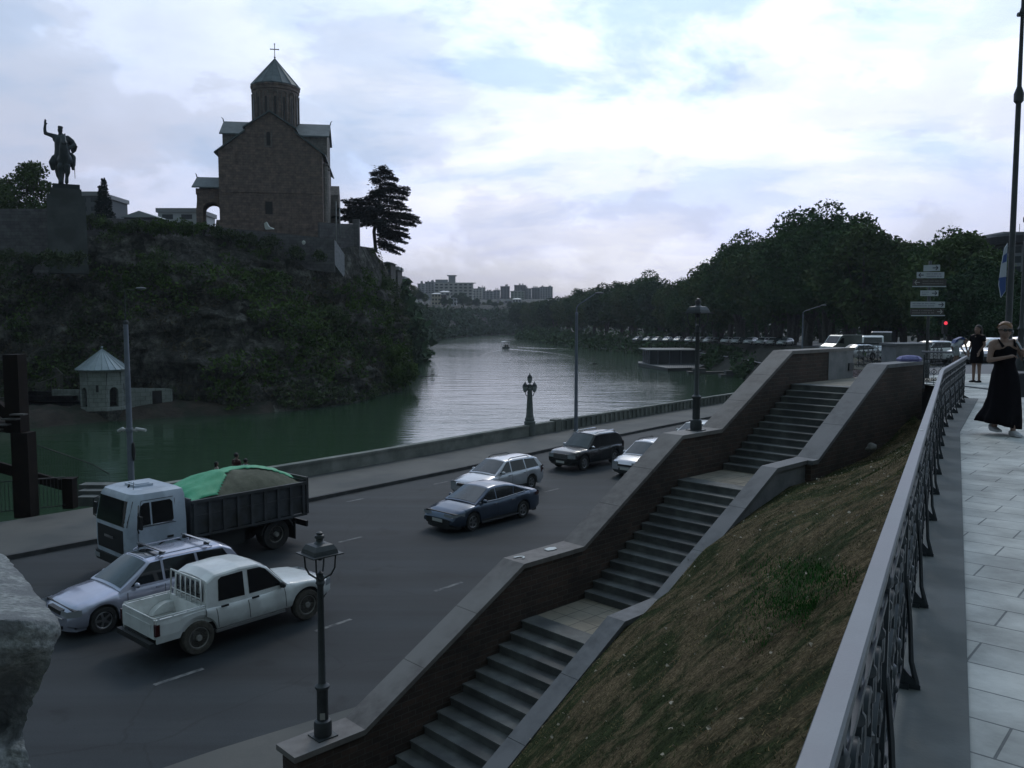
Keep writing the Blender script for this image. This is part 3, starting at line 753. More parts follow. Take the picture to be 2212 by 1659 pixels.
# one lush green patch
rnd = random.Random(9); m = MB(); c0 = min((lawn_pt(-12 + 24.4 * i / 120, k / 30) for i in range(30, 100) for k in range(4, 31)), key=lambda q: (q - Vector((0, 0, CAM_Z))).normalized().cross(ray(1745, 1315).normalized()).length)
for _ in range(6000):
    q = Vector((c0.x + rnd.gauss(0, .24), c0.y + rnd.gauss(0, .22), 0))
    best = min(((lawn_pt(-12 + 24.4 * i / 60, k / 16) - q).xy.length, lawn_pt(-12 + 24.4 * i / 60, k / 16).z) for i in range(18, 50) for k in range(6, 17)) if _ % 130 == 0 else best
    q.z = best[1] - .01; a = rnd.uniform(0, 6.28); h = rnd.uniform(.015, .045); d = Vector((math.cos(a), math.sin(a), 0))
    m.add([q - Vector((-d.y, d.x, 0)) * .004, q + Vector((-d.y, d.x, 0)) * .004, q + d * h * .6 + Vector((0, 0, h))], [(0, 1, 2)])
o = m.build('weed_patch', mat('lush_green', (.022, .085, .018), .9, (.035, .12, .024), 8, spec=.1), fixn=False); tag(struct(o, 'stuff'), 'bright green clump of low weeds on the dry slope', 'weeds')
# fallen leaves and scraps
rnd = random.Random(12); m = MB()
for _ in range(520):
    t = rnd.uniform(-7, 11); k = rnd.uniform(.03, .97); p = lawn_pt(t, k) + Vector((0, 0, .035)); r = rnd.uniform(.008, .024); a = rnd.uniform(0, 6.28)
    if rnd.random() < .5: k = rnd.random() ** 2
    pts = [p + Vector((math.cos(a + j * 1.05) * r * rnd.uniform(.5, 1.2), math.sin(a + j * 1.05) * r * rnd.uniform(.5, 1.2), rnd.uniform(-.01, .02))) for j in range(6)]
    m.add(pts, [(0, 1, 2, 3, 4, 5)])
o = m.build('fallen_leaves', mat('pale_leaf', (.22, .17, .11), .8, (.42, .38, .30), 20), fixn=False); tag(struct(o, 'stuff'), 'pale dead leaves and scraps scattered over the grass slope', 'leaves')
# ================================================================= church on the cliff
M_cstone = brick_mat('church_stone', (.265, .192, .165), (.19, .145, .13), (.125, .105, .10), .75, .38, .018, dirt=.5, rough=.95, bump=.02)
M_cstone2 = brick_mat('church_stone_pale', (0.255, 0.230, 0.212), (0.204, 0.187, 0.178), (0.136, 0.128, 0.119), .75, .38, .018, dirt=.4, rough=.95, bump=.02)
M_croof = mat('church_roof_metal', (.10, .125, .135), .6, (.15, .18, .19), .8, metal=.25, bump=.01, spec=.3)
M_dark = mat('dark_opening', (.008, .008, .010), .4)
M_gold = mat('cross_metal', (.20, .19, .17), .4, metal=.6)
CZ = 16.2
church = thing('church', 'tall brown stone church with conical dome roof and cross, on the cliff top', 'church', (-35.3, 124.0, CZ), R(8.5))
church.scale = (.945, 1.0, .96)
def uvw(c, n):
    if abs(n.z) > .8: return (c.x, c.y)
    return (c.x, c.z) if abs(n.y) > abs(n.x) else (c.y, c.z)
# nave body: front gable outline extruded back
prof = [(-7.8, -3.0), (7.8, -3.0), (7.8, 10.3), (3.7, 13.35), (3.7, 13.95), (0, 16.3), (-3.7, 13.95), (-3.7, 13.35), (-7.8, 10.3)]
m = MB(); m.prism(prof, 0, 20, lambda a, b, c: (a, c, b)); m.build('nave_wall', M_cstone, church, uv=uvw)
m = MB(); m.prism([(-8.6, -3.2), (8.6, -3.2), (8.2, -.05), (-8.2, -.05)], -.5, 20.6, lambda a, b, c: (a, c, b)); m.build('plinth', M_cstone, church, uv=uvw)
m = MB()
def slab_roof(m, x0, z0, x1, z1, y0, y1, th=.22):
    m.add([(x0, y0, z0), (x1, y0, z1), (x1, y1, z1), (x0, y1, z0), (x0, y0, z0 + th), (x1, y0, z1 + th), (x1, y1, z1 + th), (x0, y1, z0 + th)],
          [(0, 3, 2, 1), (4, 5, 6, 7), (0, 1, 5, 4), (1, 2, 6, 5), (2, 3, 7, 6), (3, 0, 4, 7)])
for sgn in (-1, 1):
    slab_roof(m, sgn * 8.35, 9.92, sgn * 3.72, 13.36, -.35, 20.3)
    slab_roof(m, sgn * 4.05, 13.75, 0, 16.32, -.35, 20.3)
m.build('nave_roof', M_croof, church)
# transept with its own gables
m = MB(); m.prism([(6.2, -3), (13.2, -3), (13.2, 14.3), (9.7, 16.7), (6.2, 14.3)], -8.3, 8.15, lambda a, b, c: (c, a, b)); m.build('transept_wall', M_cstone2, church, uv=uvw)
m = MB()
for y0, y1 in ((5.75, 9.7), (13.65, 9.7)):
    m.add([(-8.7, y0, 14.05), (8.5, y0, 14.05), (8.5, y1, 16.75), (-8.7, y1, 16.75), (-8.7, y0, 14.27), (8.5, y0, 14.27), (8.5, y1, 16.97), (-8.7, y1, 16.97)],
          [(0, 1, 2, 3), (4, 7, 6, 5), (0, 4, 5, 1), (1, 5, 6, 2), (2, 6, 7, 3), (3, 7, 4, 0)])
for x in (-8.7, 8.5): m.tube([(x, 9.7, 16.9), (x * 1.01, 9.7, 17.35), (x * 1.04, 9.7, 17.6)], [.1, .07, .03], 6)
m.build('transept_roof', M_croof, church)
# south annex seen edge-on
m = MB(); m.prism([(14.5, -3), (19.5, -3), (19.5, 6.3), (17, 8.2), (14.5, 6.3)], 7.7, 9.4, lambda a, b, c: (c, a, b)); m.build('annex', M_cstone2, church, uv=uvw)
m = MB(); m.lathe([(.55, -2.9), (.55, 8.9), (.75, 9.0), (.75, 9.2)], 10, Matrix.Translation((7.9, 2.4, 0)))
m.lathe([(.5, -2.9), (.5, 8.6), (.7, 8.8), (.7, 9.0)], 10, Matrix.Translation((7.9, 5.0, 0))); m.build('side_column', M_cstone2, church, uv=uvw)
# porch with arches
def arch_wall(m, x0, x1, zt, ax, ar, az, y0, y1, fn, z0=-2.0, nseg=12):
    """wall slab with an arched opening: centre ax, radius ar, springing az"""
    pts = [(ax - ar, z0), (ax - ar, az)] + [(ax - ar * math.cos(math.pi * k / nseg), az + ar * math.sin(math.pi * k / nseg)) for k in range(1, nseg)] + [(ax + ar, az), (ax + ar, z0)]
    outer = [(x0, z0), (x0, az)] + [(lerp(x0, x1, k / nseg), zt) for k in range(1, nseg)] + [(x1, az), (x1, z0)]
    n = len(pts); vs = []
    for c in (y0, y1):
        vs += [fn(a, b, c) for a, b in pts] + [fn(a, b, c) for a, b in outer]
    fs = []
    for i in range(n - 1):
        fs.append((i, i + 1, n + i + 1, n + i)); fs.append((2*n + i, 3*n + i, 3*n + i + 1, 2*n + i + 1))
        fs.append((i, 2*n + i, 2*n + i + 1, i + 1)); fs.append((n + i, n + i + 1, 3*n + i + 1, 3*n + i))
    m.add(vs, fs)
m = MB()
F0 = lambda a, b, c: (a, c, b)
arch_wall(m, -11.6, -7.82, 4.9, -9.35, 1.25, 1.6, 1.6, 2.2, F0); arch_wall(m, -11.6, -7.82, 4.9, -9.9, 1.35, 1.6, 6.0, 6.6, F0)
m.box(-11.6, -11.05, 2.21, 5.99, -2, 4.9); m.box(-11.6, -7.83, 1.62, 6.58, 4.0, 4.92)
m.build('porch_wall', M_cstone, church, uv=uvw)
m = MB(); 
for y0, y1 in ((1.2, 4.1), (7.0, 4.1)):
    m.add([(-12.1, y0, 4.93), (-7.83, y0, 4.93), (-7.83, y1, 6.85), (-11.9, y1, 6.85), (-12.1, y0, 5.1), (-7.83, y0, 5.1), (-7.83, y1, 7.03), (-11.9, y1, 7.03)],
          [(0, 1, 2, 3), (4, 7, 6, 5), (0, 4, 5, 1), (1, 5, 6, 2), (2, 6, 7, 3), (3, 7, 4, 0)])
m.tube([(-11.9, 4.1, 7.0), (-12.0, 4.1, 7.4), (-12.15, 4.1, 7.6)], [.1, .07, .03], 6)
m.build('porch_roof', M_croof, church)
# windows of the west front
m = MB(); m.box(-.95, .15, -.02, .3, 1.0, 2.9); m.build('lower_window', M_dark, church)
m = MB(); m.prism([(-.55, 11.3), (.0, 11.3), (.0, 13.1)] + [(-.275 + .275 * math.cos(q), 13.1 + .275 * math.sin(q)) for q in (.6, 1.2, 1.9, 2.5)] + [(-.55, 13.1)], -.02, .3, F0); m.build('slit_window', M_dark, church)
m = MB(); m.prism([(-.85, 11.1), (.3, 11.1), (.3, 11.24), (-.85, 11.24)], -.06, .1, F0)
m.prism([(-.85, 11.24), (-.68, 11.24), (-.68, 13.5), (-.85, 13.5)], -.06, .1, F0); m.prism([(.13, 11.24), (.3, 11.24), (.3, 13.5), (.13, 13.5)], -.06, .1, F0); m.build('window_surround', M_cstone2, church, uv=uvw)
# raised mouldings of blind arches low on the front, as faint vertical ribs
m = MB()
for x in (-4.2, -4.0, 3.3, 5.0): m.box(x, x + .16, -.05, .05, .3, 4.2)
m.box(-7.8, 7.8, -.09, .05, 4.2, 4.4); m.build('string_course', M_cstone, church, uv=uvw)
# drum: sixteen faces with tall slits between thin colonnettes
DXC, DYC = -.35, 10.0
DM = Matrix.Translation((DXC, DYC, 0))
m = MB(); m.lathe([(3.95, 13.4), (3.98, 14.8), (3.72, 14.95), (3.72, 21.6), (3.86, 21.75), (3.86, 22.15), (3.98, 22.3), (3.98, 22.5)], 32, DM, True); m.build('drum', M_cstone, church, uv=lambda c, n: (math.atan2(c.y - DYC, c.x - DXC) * 3.7, c.z))
m = MB(); sl = MB()
for k in range(16):
    q = 2 * math.pi * k / 16 + .1
    for dq in (-.11, .11):
        m.tube([(DXC + 3.78 * math.cos(q + dq), DYC + 3.78 * math.sin(q + dq), 15.2), (DXC + 3.78 * math.cos(q + dq), DYC + 3.78 * math.sin(q + dq), 20.9)], .075, 5)
    pts = [(DXC + 3.8 * math.cos(q + a), DYC + 3.8 * math.sin(q + a), 20.9 + z) for a, z in ((-.11, 0), (-.08, .28), (0, .42), (.08, .28), (.11, 0))]
    m.tube(pts, .075, 5)
m.build('drum_arcade', M_cstone2, church, uv=uvw)
for k in range(16):
    q = 2 * math.pi * k / 16 + .1
    if math.sin(q) > .3: continue
    MM = DM @ Matrix.Rotation(q, 4, 'Z'); sl = MB(); sl.box(3.6, 3.755, -.15, .15, 16.0, 20.4, MM); sl.build('drum_window', M_dark, church)
m = MB(); m.lathe([(4.0, 22.42), (4.05, 22.6), (0.0, 27.35)], 16, DM, False)
for k in range(16):
    q = 2 * math.pi * k / 16; m.tube([(DXC + 4.06 * math.cos(q), DYC + 4.06 * math.sin(q), 22.62), (DXC, DYC, 27.38)], [.06, .03], 4, smooth=False)
m.build('dome_roof', M_croof, church)
m = MB(); m.tube([(DXC, DYC, 27.1), (DXC, DYC, 29.6)], .06, 6); m.box(DXC - .62, DXC + .62, DYC - .05, DYC + .05, 28.72, 28.85); m.sphere((DXC, DYC, 27.5), .16, 8, 6)
for dx, dz in ((-.62, 28.785), (.62, 28.785), (0, 29.62)): m.sphere((DXC + dx, DYC, dz), .12, 6, 5)
m.build('cross', M_gold, church)

# ---------------------------------------------------------------- terrace walls below the church
M_wall = brick_mat('terrace_wall_stone', (0.170, 0.162, 0.170), (0.128, 0.122, 0.133), (0.085, 0.085, 0.088), .9, .4, .02, dirt=.4, rough=.95, bump=.02)
def px_wall(name, label, tops, Ys, depth, thick=.6, m_=None):
    """wall along the listed top points, going down by depth metres"""
    P = [at(x, y, Y) for (x, y), Y in zip(tops, Ys)]; m = MB(); rings = []
    for i, p in enumerate(P):
        t = (P[min(i + 1, len(P) - 1)] - P[max(i - 1, 0)]); t.z = 0; t.normalize(); n = Vector((-t.y, t.x, 0)) * thick
        b = Vector((0, 0, -depth)); rings.append([p, p + n, p + n + b, p + b])
    m.loft(rings, True, True, False); o = m.build(name, m_ or M_wall, uv=uvw); tag(o, label, 'wall'); return o
px_wall('terrace_wall', 'grey terrace retaining wall running below the church front', [(175, 468), (300, 474), (430, 486), (474, 491), (600, 503), (722, 517)], [106, 109, 112, 113, 114, 114.8], 4.5)
px_wall('buttress_wall', 'pale plastered end of the terrace wall facing the river', [(722.5, 517.5), (744, 549)], [114.9, 119], 3.4, .5, M_plaster)
px_wall('upper_terrace_wall', 'upper stone wall beside the church reaching toward the cedar', [(690, 480), (735, 483), (766, 484)], [121, 123, 125], 3.6)
m = MB(); p = at(769, 474, 125.3); m.box(p.x - .45, p.x + .5, p.y - .4, p.y + .4, p.z - 4.5, p.z); tag(m.build('terrace_pillar', M_wall, uv=uvw), 'grey stone pillar ending the upper wall beside the cedar', 'pillar')
px_wall('bridgehead_wall', 'dark stone wall left of the statue plinth', [(-260, 450), (112, 451)], [98, 99.5], 9)
M_pl = mat('plinth_granite', (.065, .072, .075), .9, (.105, .115, .118), .5, bump=.01, col3=(.055, .06, .06), s3=.3)
pt = thing('statue_plinth', 'tall grey granite plinth carrying the mounted statue', 'plinth', (at(137, 400, 97).x, 97.5, 0), R(27))
zt = at(137, 398, 97).z
m = MB(); m.loft([[Vector((x * w, y * d, z)) for x, y in ((-1, -1), (1, -1), (1, 1), (-1, 1))] for w, d, z in ((2.05, 1.2, 7), (1.95, 1.15, zt - 1.3))], True, True, False); m.build('shaft', M_pl, pt)
m = MB(); m.box(-1.6, 1.6, -1.05, 1.05, zt - 1.29, zt - .55); m.build('cap', M_pl, pt)
m = MB(); m.box(-1.3, 1.45, -1.0, 1.0, zt - .54, zt - .02); m.build('bronze_base', mat('bronze', (.030, .038, .045), .45, (.05, .062, .07), 1.5, metal=.5), pt)

# ---------------------------------------------------------------- bodies: tapered limbs fused into one skin
def fuse(name, caps, m_, parent=None, voxel=.02, sm=4, M=None, dec=None):
    mb = MB()
    for c in caps:
        if c[0] == 's': mb.sphere(c[1], c[2], 14, 10, sc=c[3] if len(c) > 3 else (1, 1, 1), M=c[4] if len(c) > 4 else None)
        elif c[0] == 'r': mb.loft([[Vector(p) for p in r] for r in c[1]], True, True, True)
        else:
            p, q, r0, r1 = Vector(c[0]), Vector(c[1]), c[2], c[3]
            mb.tube([p, q], [r0, r1], 12); mb.sphere(p, r0, 12, 8); mb.sphere(q, r1, 12, 8)
    o = mb.build(name, m_, parent, M=M)
    md = o.modifiers.new('skin', 'REMESH'); md.mode = 'VOXEL'; md.voxel_size = voxel; md.use_smooth_shade = True
    m2 = o.modifiers.new('soft', 'SMOOTH'); m2.factor = .6; m2.iterations = sm
    if dec: m3 = o.modifiers.new('dec', 'DECIMATE'); m3.ratio = dec
    dg = bpy.context.evaluated_depsgraph_get(); me = bpy.data.meshes.new_from_object(o.evaluated_get(dg)); me.name = name
    o.modifiers.clear(); old = o.data; o.data = me; bpy.data.meshes.remove(old)
    for p in me.polygons: p.use_smooth = True
    if not me.materials: me.materials.append(m_)
    return o
def polycaps(pts, rads):
    return [(pts[i], pts[i + 1], rads[i], rads[i + 1]) for i in range(len(pts) - 1)]
def sculpt(x, y, d=0):                 # statue points measured on an enlargement: x right, y down, d towards the viewer
    return Vector(((x - 430) * .00623, -d * .00623, (1310 - y) * .00623))
S_ = sculpt
stt = thing('equestrian_statue', 'dark bronze rider with raised right arm sitting on a horse', 'statue', (at(137, 400, 97).x + .05, 96.9, zt - .02))
stt.scale = (.97, .6, .98)
horse = []
horse += polycaps([S_(335, 905, -240), S_(430, 885, -20), S_(535, 885, 160)], [.86, .92, .86])          # barrel
horse += polycaps([S_(300, 930, -290), S_(310, 1030, -290)], [.62, .50])
horse += polycaps([S_(545, 850, 220), S_(555, 680, 290), S_(556, 520, 280)], [.66, .50, .34])            # neck
horse += polycaps([S_(556, 480, 280), S_(590, 560, 360), S_(640, 610, 420)], [.30, .27, .17])            # head
horse += [(S_(535, 440, 260), S_(530, 388, 260), .14, .03), (S_(578, 440, 260), S_(588, 396, 260), .14, .03)]
horse += polycaps([S_(465, 1010, 220), S_(466, 1110, 220), S_(458, 1210, 225), S_(458, 1292, 240)], [.46, .28, .20, .24])
horse += polycaps([S_(572, 1010, 210), S_(590, 1110, 220), S_(566, 1200, 200), S_(564, 1292, 215)], [.46, .32, .20, .24])
horse += polycaps([S_(262, 1000, -280), S_(262, 1110, -300), S_(268, 1190, -340), S_(274, 1292, -300)], [.50, .40, .26, .26])
horse += polycaps([S_(318, 1020, -250), S_(326, 1130, -260), S_(316, 1180, -300), S_(330, 1292, -240)], [.44, .28, .20, .20])
horse += polycaps([S_(290, 900, -400), S_(262, 1020, -450), S_(270, 1180, -440)], [.22, .24, .08])
fuse('horse', horse, MATS['bronze'], stt, .075, 3)
rider = []
rider += polycaps([S_(440, 830, 20), S_(445, 680, 20), S_(440, 540, 30)], [.98, .90, .84])
rider += [('s', S_(335, 480, 20), .42), ('s', S_(535, 485, 20), .42)]
rider += polycaps([S_(420, 460, 30), S_(422, 385, 30)], [.40, .24]) + [('s', S_(422, 320, 35), .31, (.95, 1.05, 1.3))]
rider += polycaps([S_(330, 440, 20), S_(240, 408, 40), S_(150, 380, 60)], [.32, .24, .20])
rider += polycaps([S_(150, 380, 60), S_(145, 310, 70), S_(160, 220, 80)], [.21, .19, .15])
rider += [('s', S_(162, 185, 85), .19, (.85, .45, 1.35))]
for k, (x, y) in enumerate(((152, 140), (163, 126), (174, 128), (184, 145))): rider += [(S_(154 + k * 7, 180, 85), S_(x, y, 88), .07, .05)]
rider += [(S_(180, 222, 88), S_(215, 196, 90), .06, .045)]
rider += polycaps([S_(545, 480, 10), S_(620, 530, 0), S_(690, 590, 40)], [.42, .36, .20]) + polycaps([S_(690, 590, 40), S_(645, 640, 120), S_(595, 690, 210)], [.2, .22, .2])
rider += polycaps([S_(310, 850, 40), S_(268, 920, 90), S_(265, 1020, 60)], [.52, .42, .28])
rider += polycaps([S_(590, 800, 30), S_(640, 830, 60), S_(640, 960, 60)], [.46, .42, .34]) + polycaps([S_(640, 960, 60), S_(650, 1040, 90), S_(692, 1052, 130)], [.24, .15, .08])
fuse('rider', rider, MATS['bronze'], stt, .06, 2)
m = MB(); m.tube([S_(430, 252, 30), S_(425, 285, 35)], [.29, .30], 12); m.build('crown', MATS['bronze'], stt)
m = MB(); m.tube([S_(655, 900, 0), S_(643, 1200, -40)], [.05, .03], 6); m.build('sword', MATS['bronze'], stt)
m = MB(); m.loft([[S_(560, 500, -60), S_(610, 510, -100), S_(600, 600, -140), S_(540, 600, -100)], [S_(560, 700, -160), S_(690, 600, -120), S_(640, 680, -180), S_(560, 740, -180)]], True, True, True); m.build('cloak', MATS['bronze'], stt)

# ================================================================= foliage
def leaf_mat(name, c1, c2, scale=.35, c3=None):
    m = bpy.data.materials.new(name); m.use_nodes = True; t = m.node_tree; L = t.links.new; b = t.nodes['Principled BSDF']
    b.inputs['Roughness'].default_value = .95; b.inputs['Specular IOR Level'].default_value = .06
    tc = N(t, 'ShaderNodeTexCoord'); n = N(t, 'ShaderNodeTexNoise', in_Scale=scale, in_Detail=5.0, in_Roughness=.7); L(tc.outputs['Object'], n.inputs['Vector'])
    r = ramp(t, [(.35, c1), (.65, c2)], n.outputs[0]); L(r.outputs[0], b.inputs['Base Color'])
    MATS[name] = m; return m
M_leafd = leaf_mat('plane_leaf', (.036, .078, .034), (.078, .135, .052))
M_leafm = leaf_mat('elm_leaf', (.052, .092, .036), (.105, .145, .058))
M_leafb = leaf_mat('dusk_leaf', (.028, .062, .032), (.055, .095, .046))
M_cedar = leaf_mat('cedar_needle', (.014, .024, .024), (.028, .042, .038))
M_bark = mat('bark', (.050, .046, .042), .9, (.085, .08, .073), 3, bump=.03, bscale=8)
M_barkd = mat('dark_bark', (.030, .027, .024), .9, (.05, .046, .04), 3, bump=.03)
def leaves(m, c, r, n, size, rnd, flat=0.0, sc=(1, 1, 1)):
    for _ in range(n):
        while True:
            p = Vector((rnd.uniform(-1, 1), rnd.uniform(-1, 1), rnd.uniform(-1, 1)))
            if p.length <= 1: break
        if rnd.random() < .6 and p.length > .01: p = p.normalized() * rnd.uniform(.72, 1.05)
        q = c + Vector((p.x * r * sc[0], p.y * r * sc[1], p.z * r * sc[2]))
        a = Vector((rnd.gauss(0, 1), rnd.gauss(0, 1), rnd.gauss(0, 1) * (1 - flat))).normalized()
        b = a.cross(Vector((rnd.gauss(0, 1), rnd.gauss(0, 1), rnd.gauss(0, 1) + 3 * flat))).normalized()
        s = size * rnd.uniform(.6, 1.3); a *= s; b *= s * .62
        o = len(m.v); m.v += [q - a, q - b * .9 + a * .1, q + a, q + b * .9 - a * .1]; m.f.append((o, o + 1, o + 2, o + 3)); m.mi.append(0); m.sm.append(False)
def make_tree(name, label, cat, h, cr, trunk_h, seed, lm, bm_, nclump=34, per=150, size=.34, trunk_r=.38, group=None, fork=2, top=1.0, rough=1.0):
    rnd = random.Random(seed); root = thing(name, label, cat, (0, 0, 0), 0, group)
    cb = trunk_h; ch = (h - cb) / 2; cc = Vector((0, 0, cb + ch))
    m = MB(); tr = MB(); cl = []
    for i in range(nclump):
        while True:
            p = Vector((rnd.uniform(-1, 1), rnd.uniform(-1, 1), rnd.uniform(-1, 1)))
            if .35 < p.length <= 1: break
        wr = cr * (1.0 - .35 * max(0, p.z) ** 1.5 * top - .12 * max(0, -p.z))
        c = cc + Vector((p.x * wr * .88, p.y * wr * .88, p.z * ch * .88))
        r = rnd.uniform(.20, .34) * cr * rough; cl.append((c, r)); leaves(m, c, r, int(per * (r / (.27 * cr)) ** 2), size, rnd, sc=(1, 1, .8))
    leaves(m, cc, 1, nclump * 10, size * 1.2, rnd, sc=(cr * .7, cr * .7, ch * .75))
    m.build('crown', lm, root, fixn=False)
    for f in range(fork):
        a = rnd.uniform(0, 6.28) + f * 3.14 / max(1, fork); lean = .10 * h * (1 if fork > 1 else .2)
        pts = [Vector((math.cos(a) * .15 * f, math.sin(a) * .15 * f, -.4)), Vector((math.cos(a) * lean * .3, math.sin(a) * lean * .3, cb * .9)), Vector((math.cos(a) * lean, math.sin(a) * lean, cb + ch * .8)), Vector((math.cos(a) * lean * 1.5, math.sin(a) * lean * 1.5, cb + ch * 1.5))]
        tr.tube(pts, [trunk_r * 1.15, trunk_r * .8, trunk_r * .45, trunk_r * .12], 8)
        for k in range(5):
            c, r = rnd.choice(cl); j = rnd.choice((1, 2)); tr.tube([pts[j], pts[j].lerp(c, .5) + Vector((0, 0, .3)), c], [trunk_r * .3, trunk_r * .18, trunk_r * .06], 5)
    tr.build('trunk', bm_, root)
    return root
TV = [make_tree('plane_tree', 'x', 'tree', 17, 6.6, 2.4, 21, M_leafd, M_bark, 60, 170, .27, .42),
      make_tree('plane_tree', 'x', 'tree', 15, 6.2, 2.0, 22, M_leafm, M_bark, 54, 170, .27, .36),
      make_tree('plane_tree', 'x', 'tree', 18.5, 7.4, 3.0, 23, M_leafd, M_bark, 70, 170, .27, .5, fork=3),
      make_tree('plane_tree', 'x', 'tree', 13, 6.2, 1.4, 24, M_leafb, M_bark, 50, 170, .28, .3)]
for t_ in TV: t_['_used'] = 0
def grow(var, x, y, z, h, label, group, rz=None, rnd=random.Random(77)):
    src = TV[var]; base = (17, 15, 18.5, 13)[var]; s = h / base
    if not src['_used']: o = src; src['_used'] = 1
    else: o = copy_tree(src)
    o.location = (x, y, z); o.rotation_euler = (0, 0, rnd.uniform(0, 6.28) if rz is None else rz); w = s * rnd.uniform(.95, 1.1); o.scale = (w, w, s)
    tag(o, label, 'tree', group); return o
# (photo x of the crown, photo y of its top, distance, variant)
TREES = [(1128, 652, 500, 3), (1150, 648, 485, 1), (1172, 645, 462, 0), (1200, 642, 430, 3), (1228, 634, 405, 1), (1255, 620, 378, 0), (1283, 616, 356, 1), (1310, 614, 340, 3),
         (1342, 604, 326, 0), (1372, 600, 316, 1), (1400, 587, 306, 2), (1430, 606, 290, 3), (1460, 602, 272, 1), (1490, 594, 250, 0), (1522, 575, 231, 1), (1552, 552, 217, 0),
         (1580, 522, 203, 1), (1606, 506, 193, 2), (1645, 508, 179, 0), (1685, 492, 167, 1), (1715, 468, 158, 2), (1748, 458, 150, 2), (1795, 445, 139, 2), (1842, 455, 131, 0), (1876, 476, 126, 1),
         (1908, 512, 132, 3), (1935, 520, 128, 0), (1962, 508, 124, 1), (1995, 520, 118, 0), (2030, 512, 112, 1), (2062, 500, 100, 2), (2085, 486, 92, 1), (2112, 560, 84, 3), (2150, 610, 80, 3), (2195, 640, 70, 3)]
ORD = ['first', 'second', 'third', 'fourth', 'fifth', 'sixth', 'seventh', 'eighth', 'ninth', 'tenth', 'eleventh', 'twelfth', 'thirteenth', 'fourteenth', 'fifteenth', 'sixteenth', 'seventeenth', 'eighteenth', 'nineteenth', 'twentieth']
for i, (px, py, Y, v) in enumerate(TREES):
    p = at(px, py, Y); zb = zup(p.x, Y) if px > 1330 else -5.2
    if px < 1540: lab = ORD[i] + ' leafy tree from the left in the long riverbank row'; gr = 'trees along the right riverbank'
    elif px < 1900: lab = ORD[i - 15] + ' large plane tree from the left behind the row of parked cars'; gr = 'large trees behind the parked cars'
    else: lab = ORD[i - 25] + ' dark tree from the left across the street behind the direction sign'; gr = 'trees across the street'
    if px == 1795: lab = 'tallest and widest plane tree, rising highest above the river bend'
    if px == 2085: lab = 'round-topped tree reaching up beside the dark-roofed building'
    if px == 1400: lab = 'rounded tree standing proud of the distant riverside row'
    grow(v, p.x, Y, zb, p.z - zb, lab, gr if px not in (1795, 2085, 1400) else gr)
# second, lower rank that closes the wood behind
rnd = random.Random(5)
for px, Y in [(1190, 500), (1240, 440), (1290, 400), (1350, 350), (1400, 320), (1450, 290), (1500, 265), (1550, 225), (1600, 190), (1660, 170), (1720, 150), (1780, 145), (1840, 150), (1900, 150), (1950, 150), (2000, 145), (2050, 140), (2020, 160), (1560, 150), (1480, 180), (1420, 215), (1360, 238), (1300, 262), (1250, 290), (1205, 330), (1160, 390), (1120, 470)]:
    Y *= 1.45 if px < 1900 else 1; p = at(px, 700, Y); zb = zup(p.x, Y)
    top = interp([(1100, 665), (1250, 640), (1400, 615), (1500, 610), (1600, 545), (1700, 520), (1780, 495), (1880, 515), (2000, 530), (2100, 560), (2200, 600)], px) + rnd.uniform(4, 22)
    grow(rnd.choice((0, 1, 3)), p.x, Y, zb, at(px, top, Y).z - zb, 'shaded tree deeper in the riverside wood behind the front row', 'trees in the riverside wood')
rnd = random.Random(66); m = MB()
for _ in range(420):
    f = rnd.random(); X = lerp(48, 330, f) + rnd.uniform(-8, 8); Y = lerp(300, 175, f) + rnd.uniform(-12, 12); r = rnd.uniform(3, 5.5)
    leaves(m, Vector((X, Y, rnd.uniform(-2, 6.5))), r, 60, .9, rnd)
tag(struct(m.build('distant_wood', M_leafb, fixn=False), 'stuff'), 'dark mass of trees filling the background behind the parked cars', 'woods')
FARH = [985, 998, 1012, 1030, 1058, 1082, 1100, 1118, 905, 918, 960, 972, 1045, 1070, 892, 1140, 1128]
for px, top, Y, v in [(985, 634, 640, 3), (998, 630, 650, 0), (1012, 640, 655, 1), (1030, 644, 660, 3), (1058, 646, 700, 0), (1082, 650, 705, 1), (1100, 652, 690, 3), (1118, 650, 640, 1), (905, 634, 420, 3), (918, 640, 470, 1), (960, 652, 560, 3), (972, 656, 570, 0), (1045, 655, 690, 1), (1070, 660, 680, 3), (892, 628, 360, 1), (1140, 655, 560, 3), (1128, 655, 600, 0)]:
    p = at(px, top, Y); zb = 11 if px < 1110 else 0
    grow(v, p.x, Y, zb, max(6, p.z - zb), ORD[sum(1 for q in FARH if q < px)] + ' dark tree from the left on the wooded hill beneath the city', 'trees on the far hill')
# trees by the statue
for i, (px, py, Y, v, lab) in enumerate([(-20, 380, 112, 0, 'round tree at the left edge behind the statue wall'), (58, 343, 110, 1, 'leafy tree left of the statue, behind the wall')]):
    p = at(px, py, Y); grow(v, p.x, Y, 11.5, p.z - 11.5, lab, None, .6)
cyp = thing('cypress', 'narrow dark conifer right of the statue plinth', 'tree', (at(224, 460, 118).x, 118, 13.5)); rnd = random.Random(3); m = MB(); tp = at(224, 384, 118).z - 13.5
for k in range(26):
    f = k / 25; leaves(m, Vector((rnd.gauss(0, .12), rnd.gauss(0, .12), lerp(.6, tp - .3, f))), lerp(1.75, .28, f ** 1.1), int(lerp(240, 60, f)), .16, rnd)
m.build('crown', M_cedar, cyp, fixn=False); m = MB(); m.tube([(0, 0, -.5), (0, 0, tp * .8)], [.16, .04], 6); m.build('trunk', M_barkd, cyp)
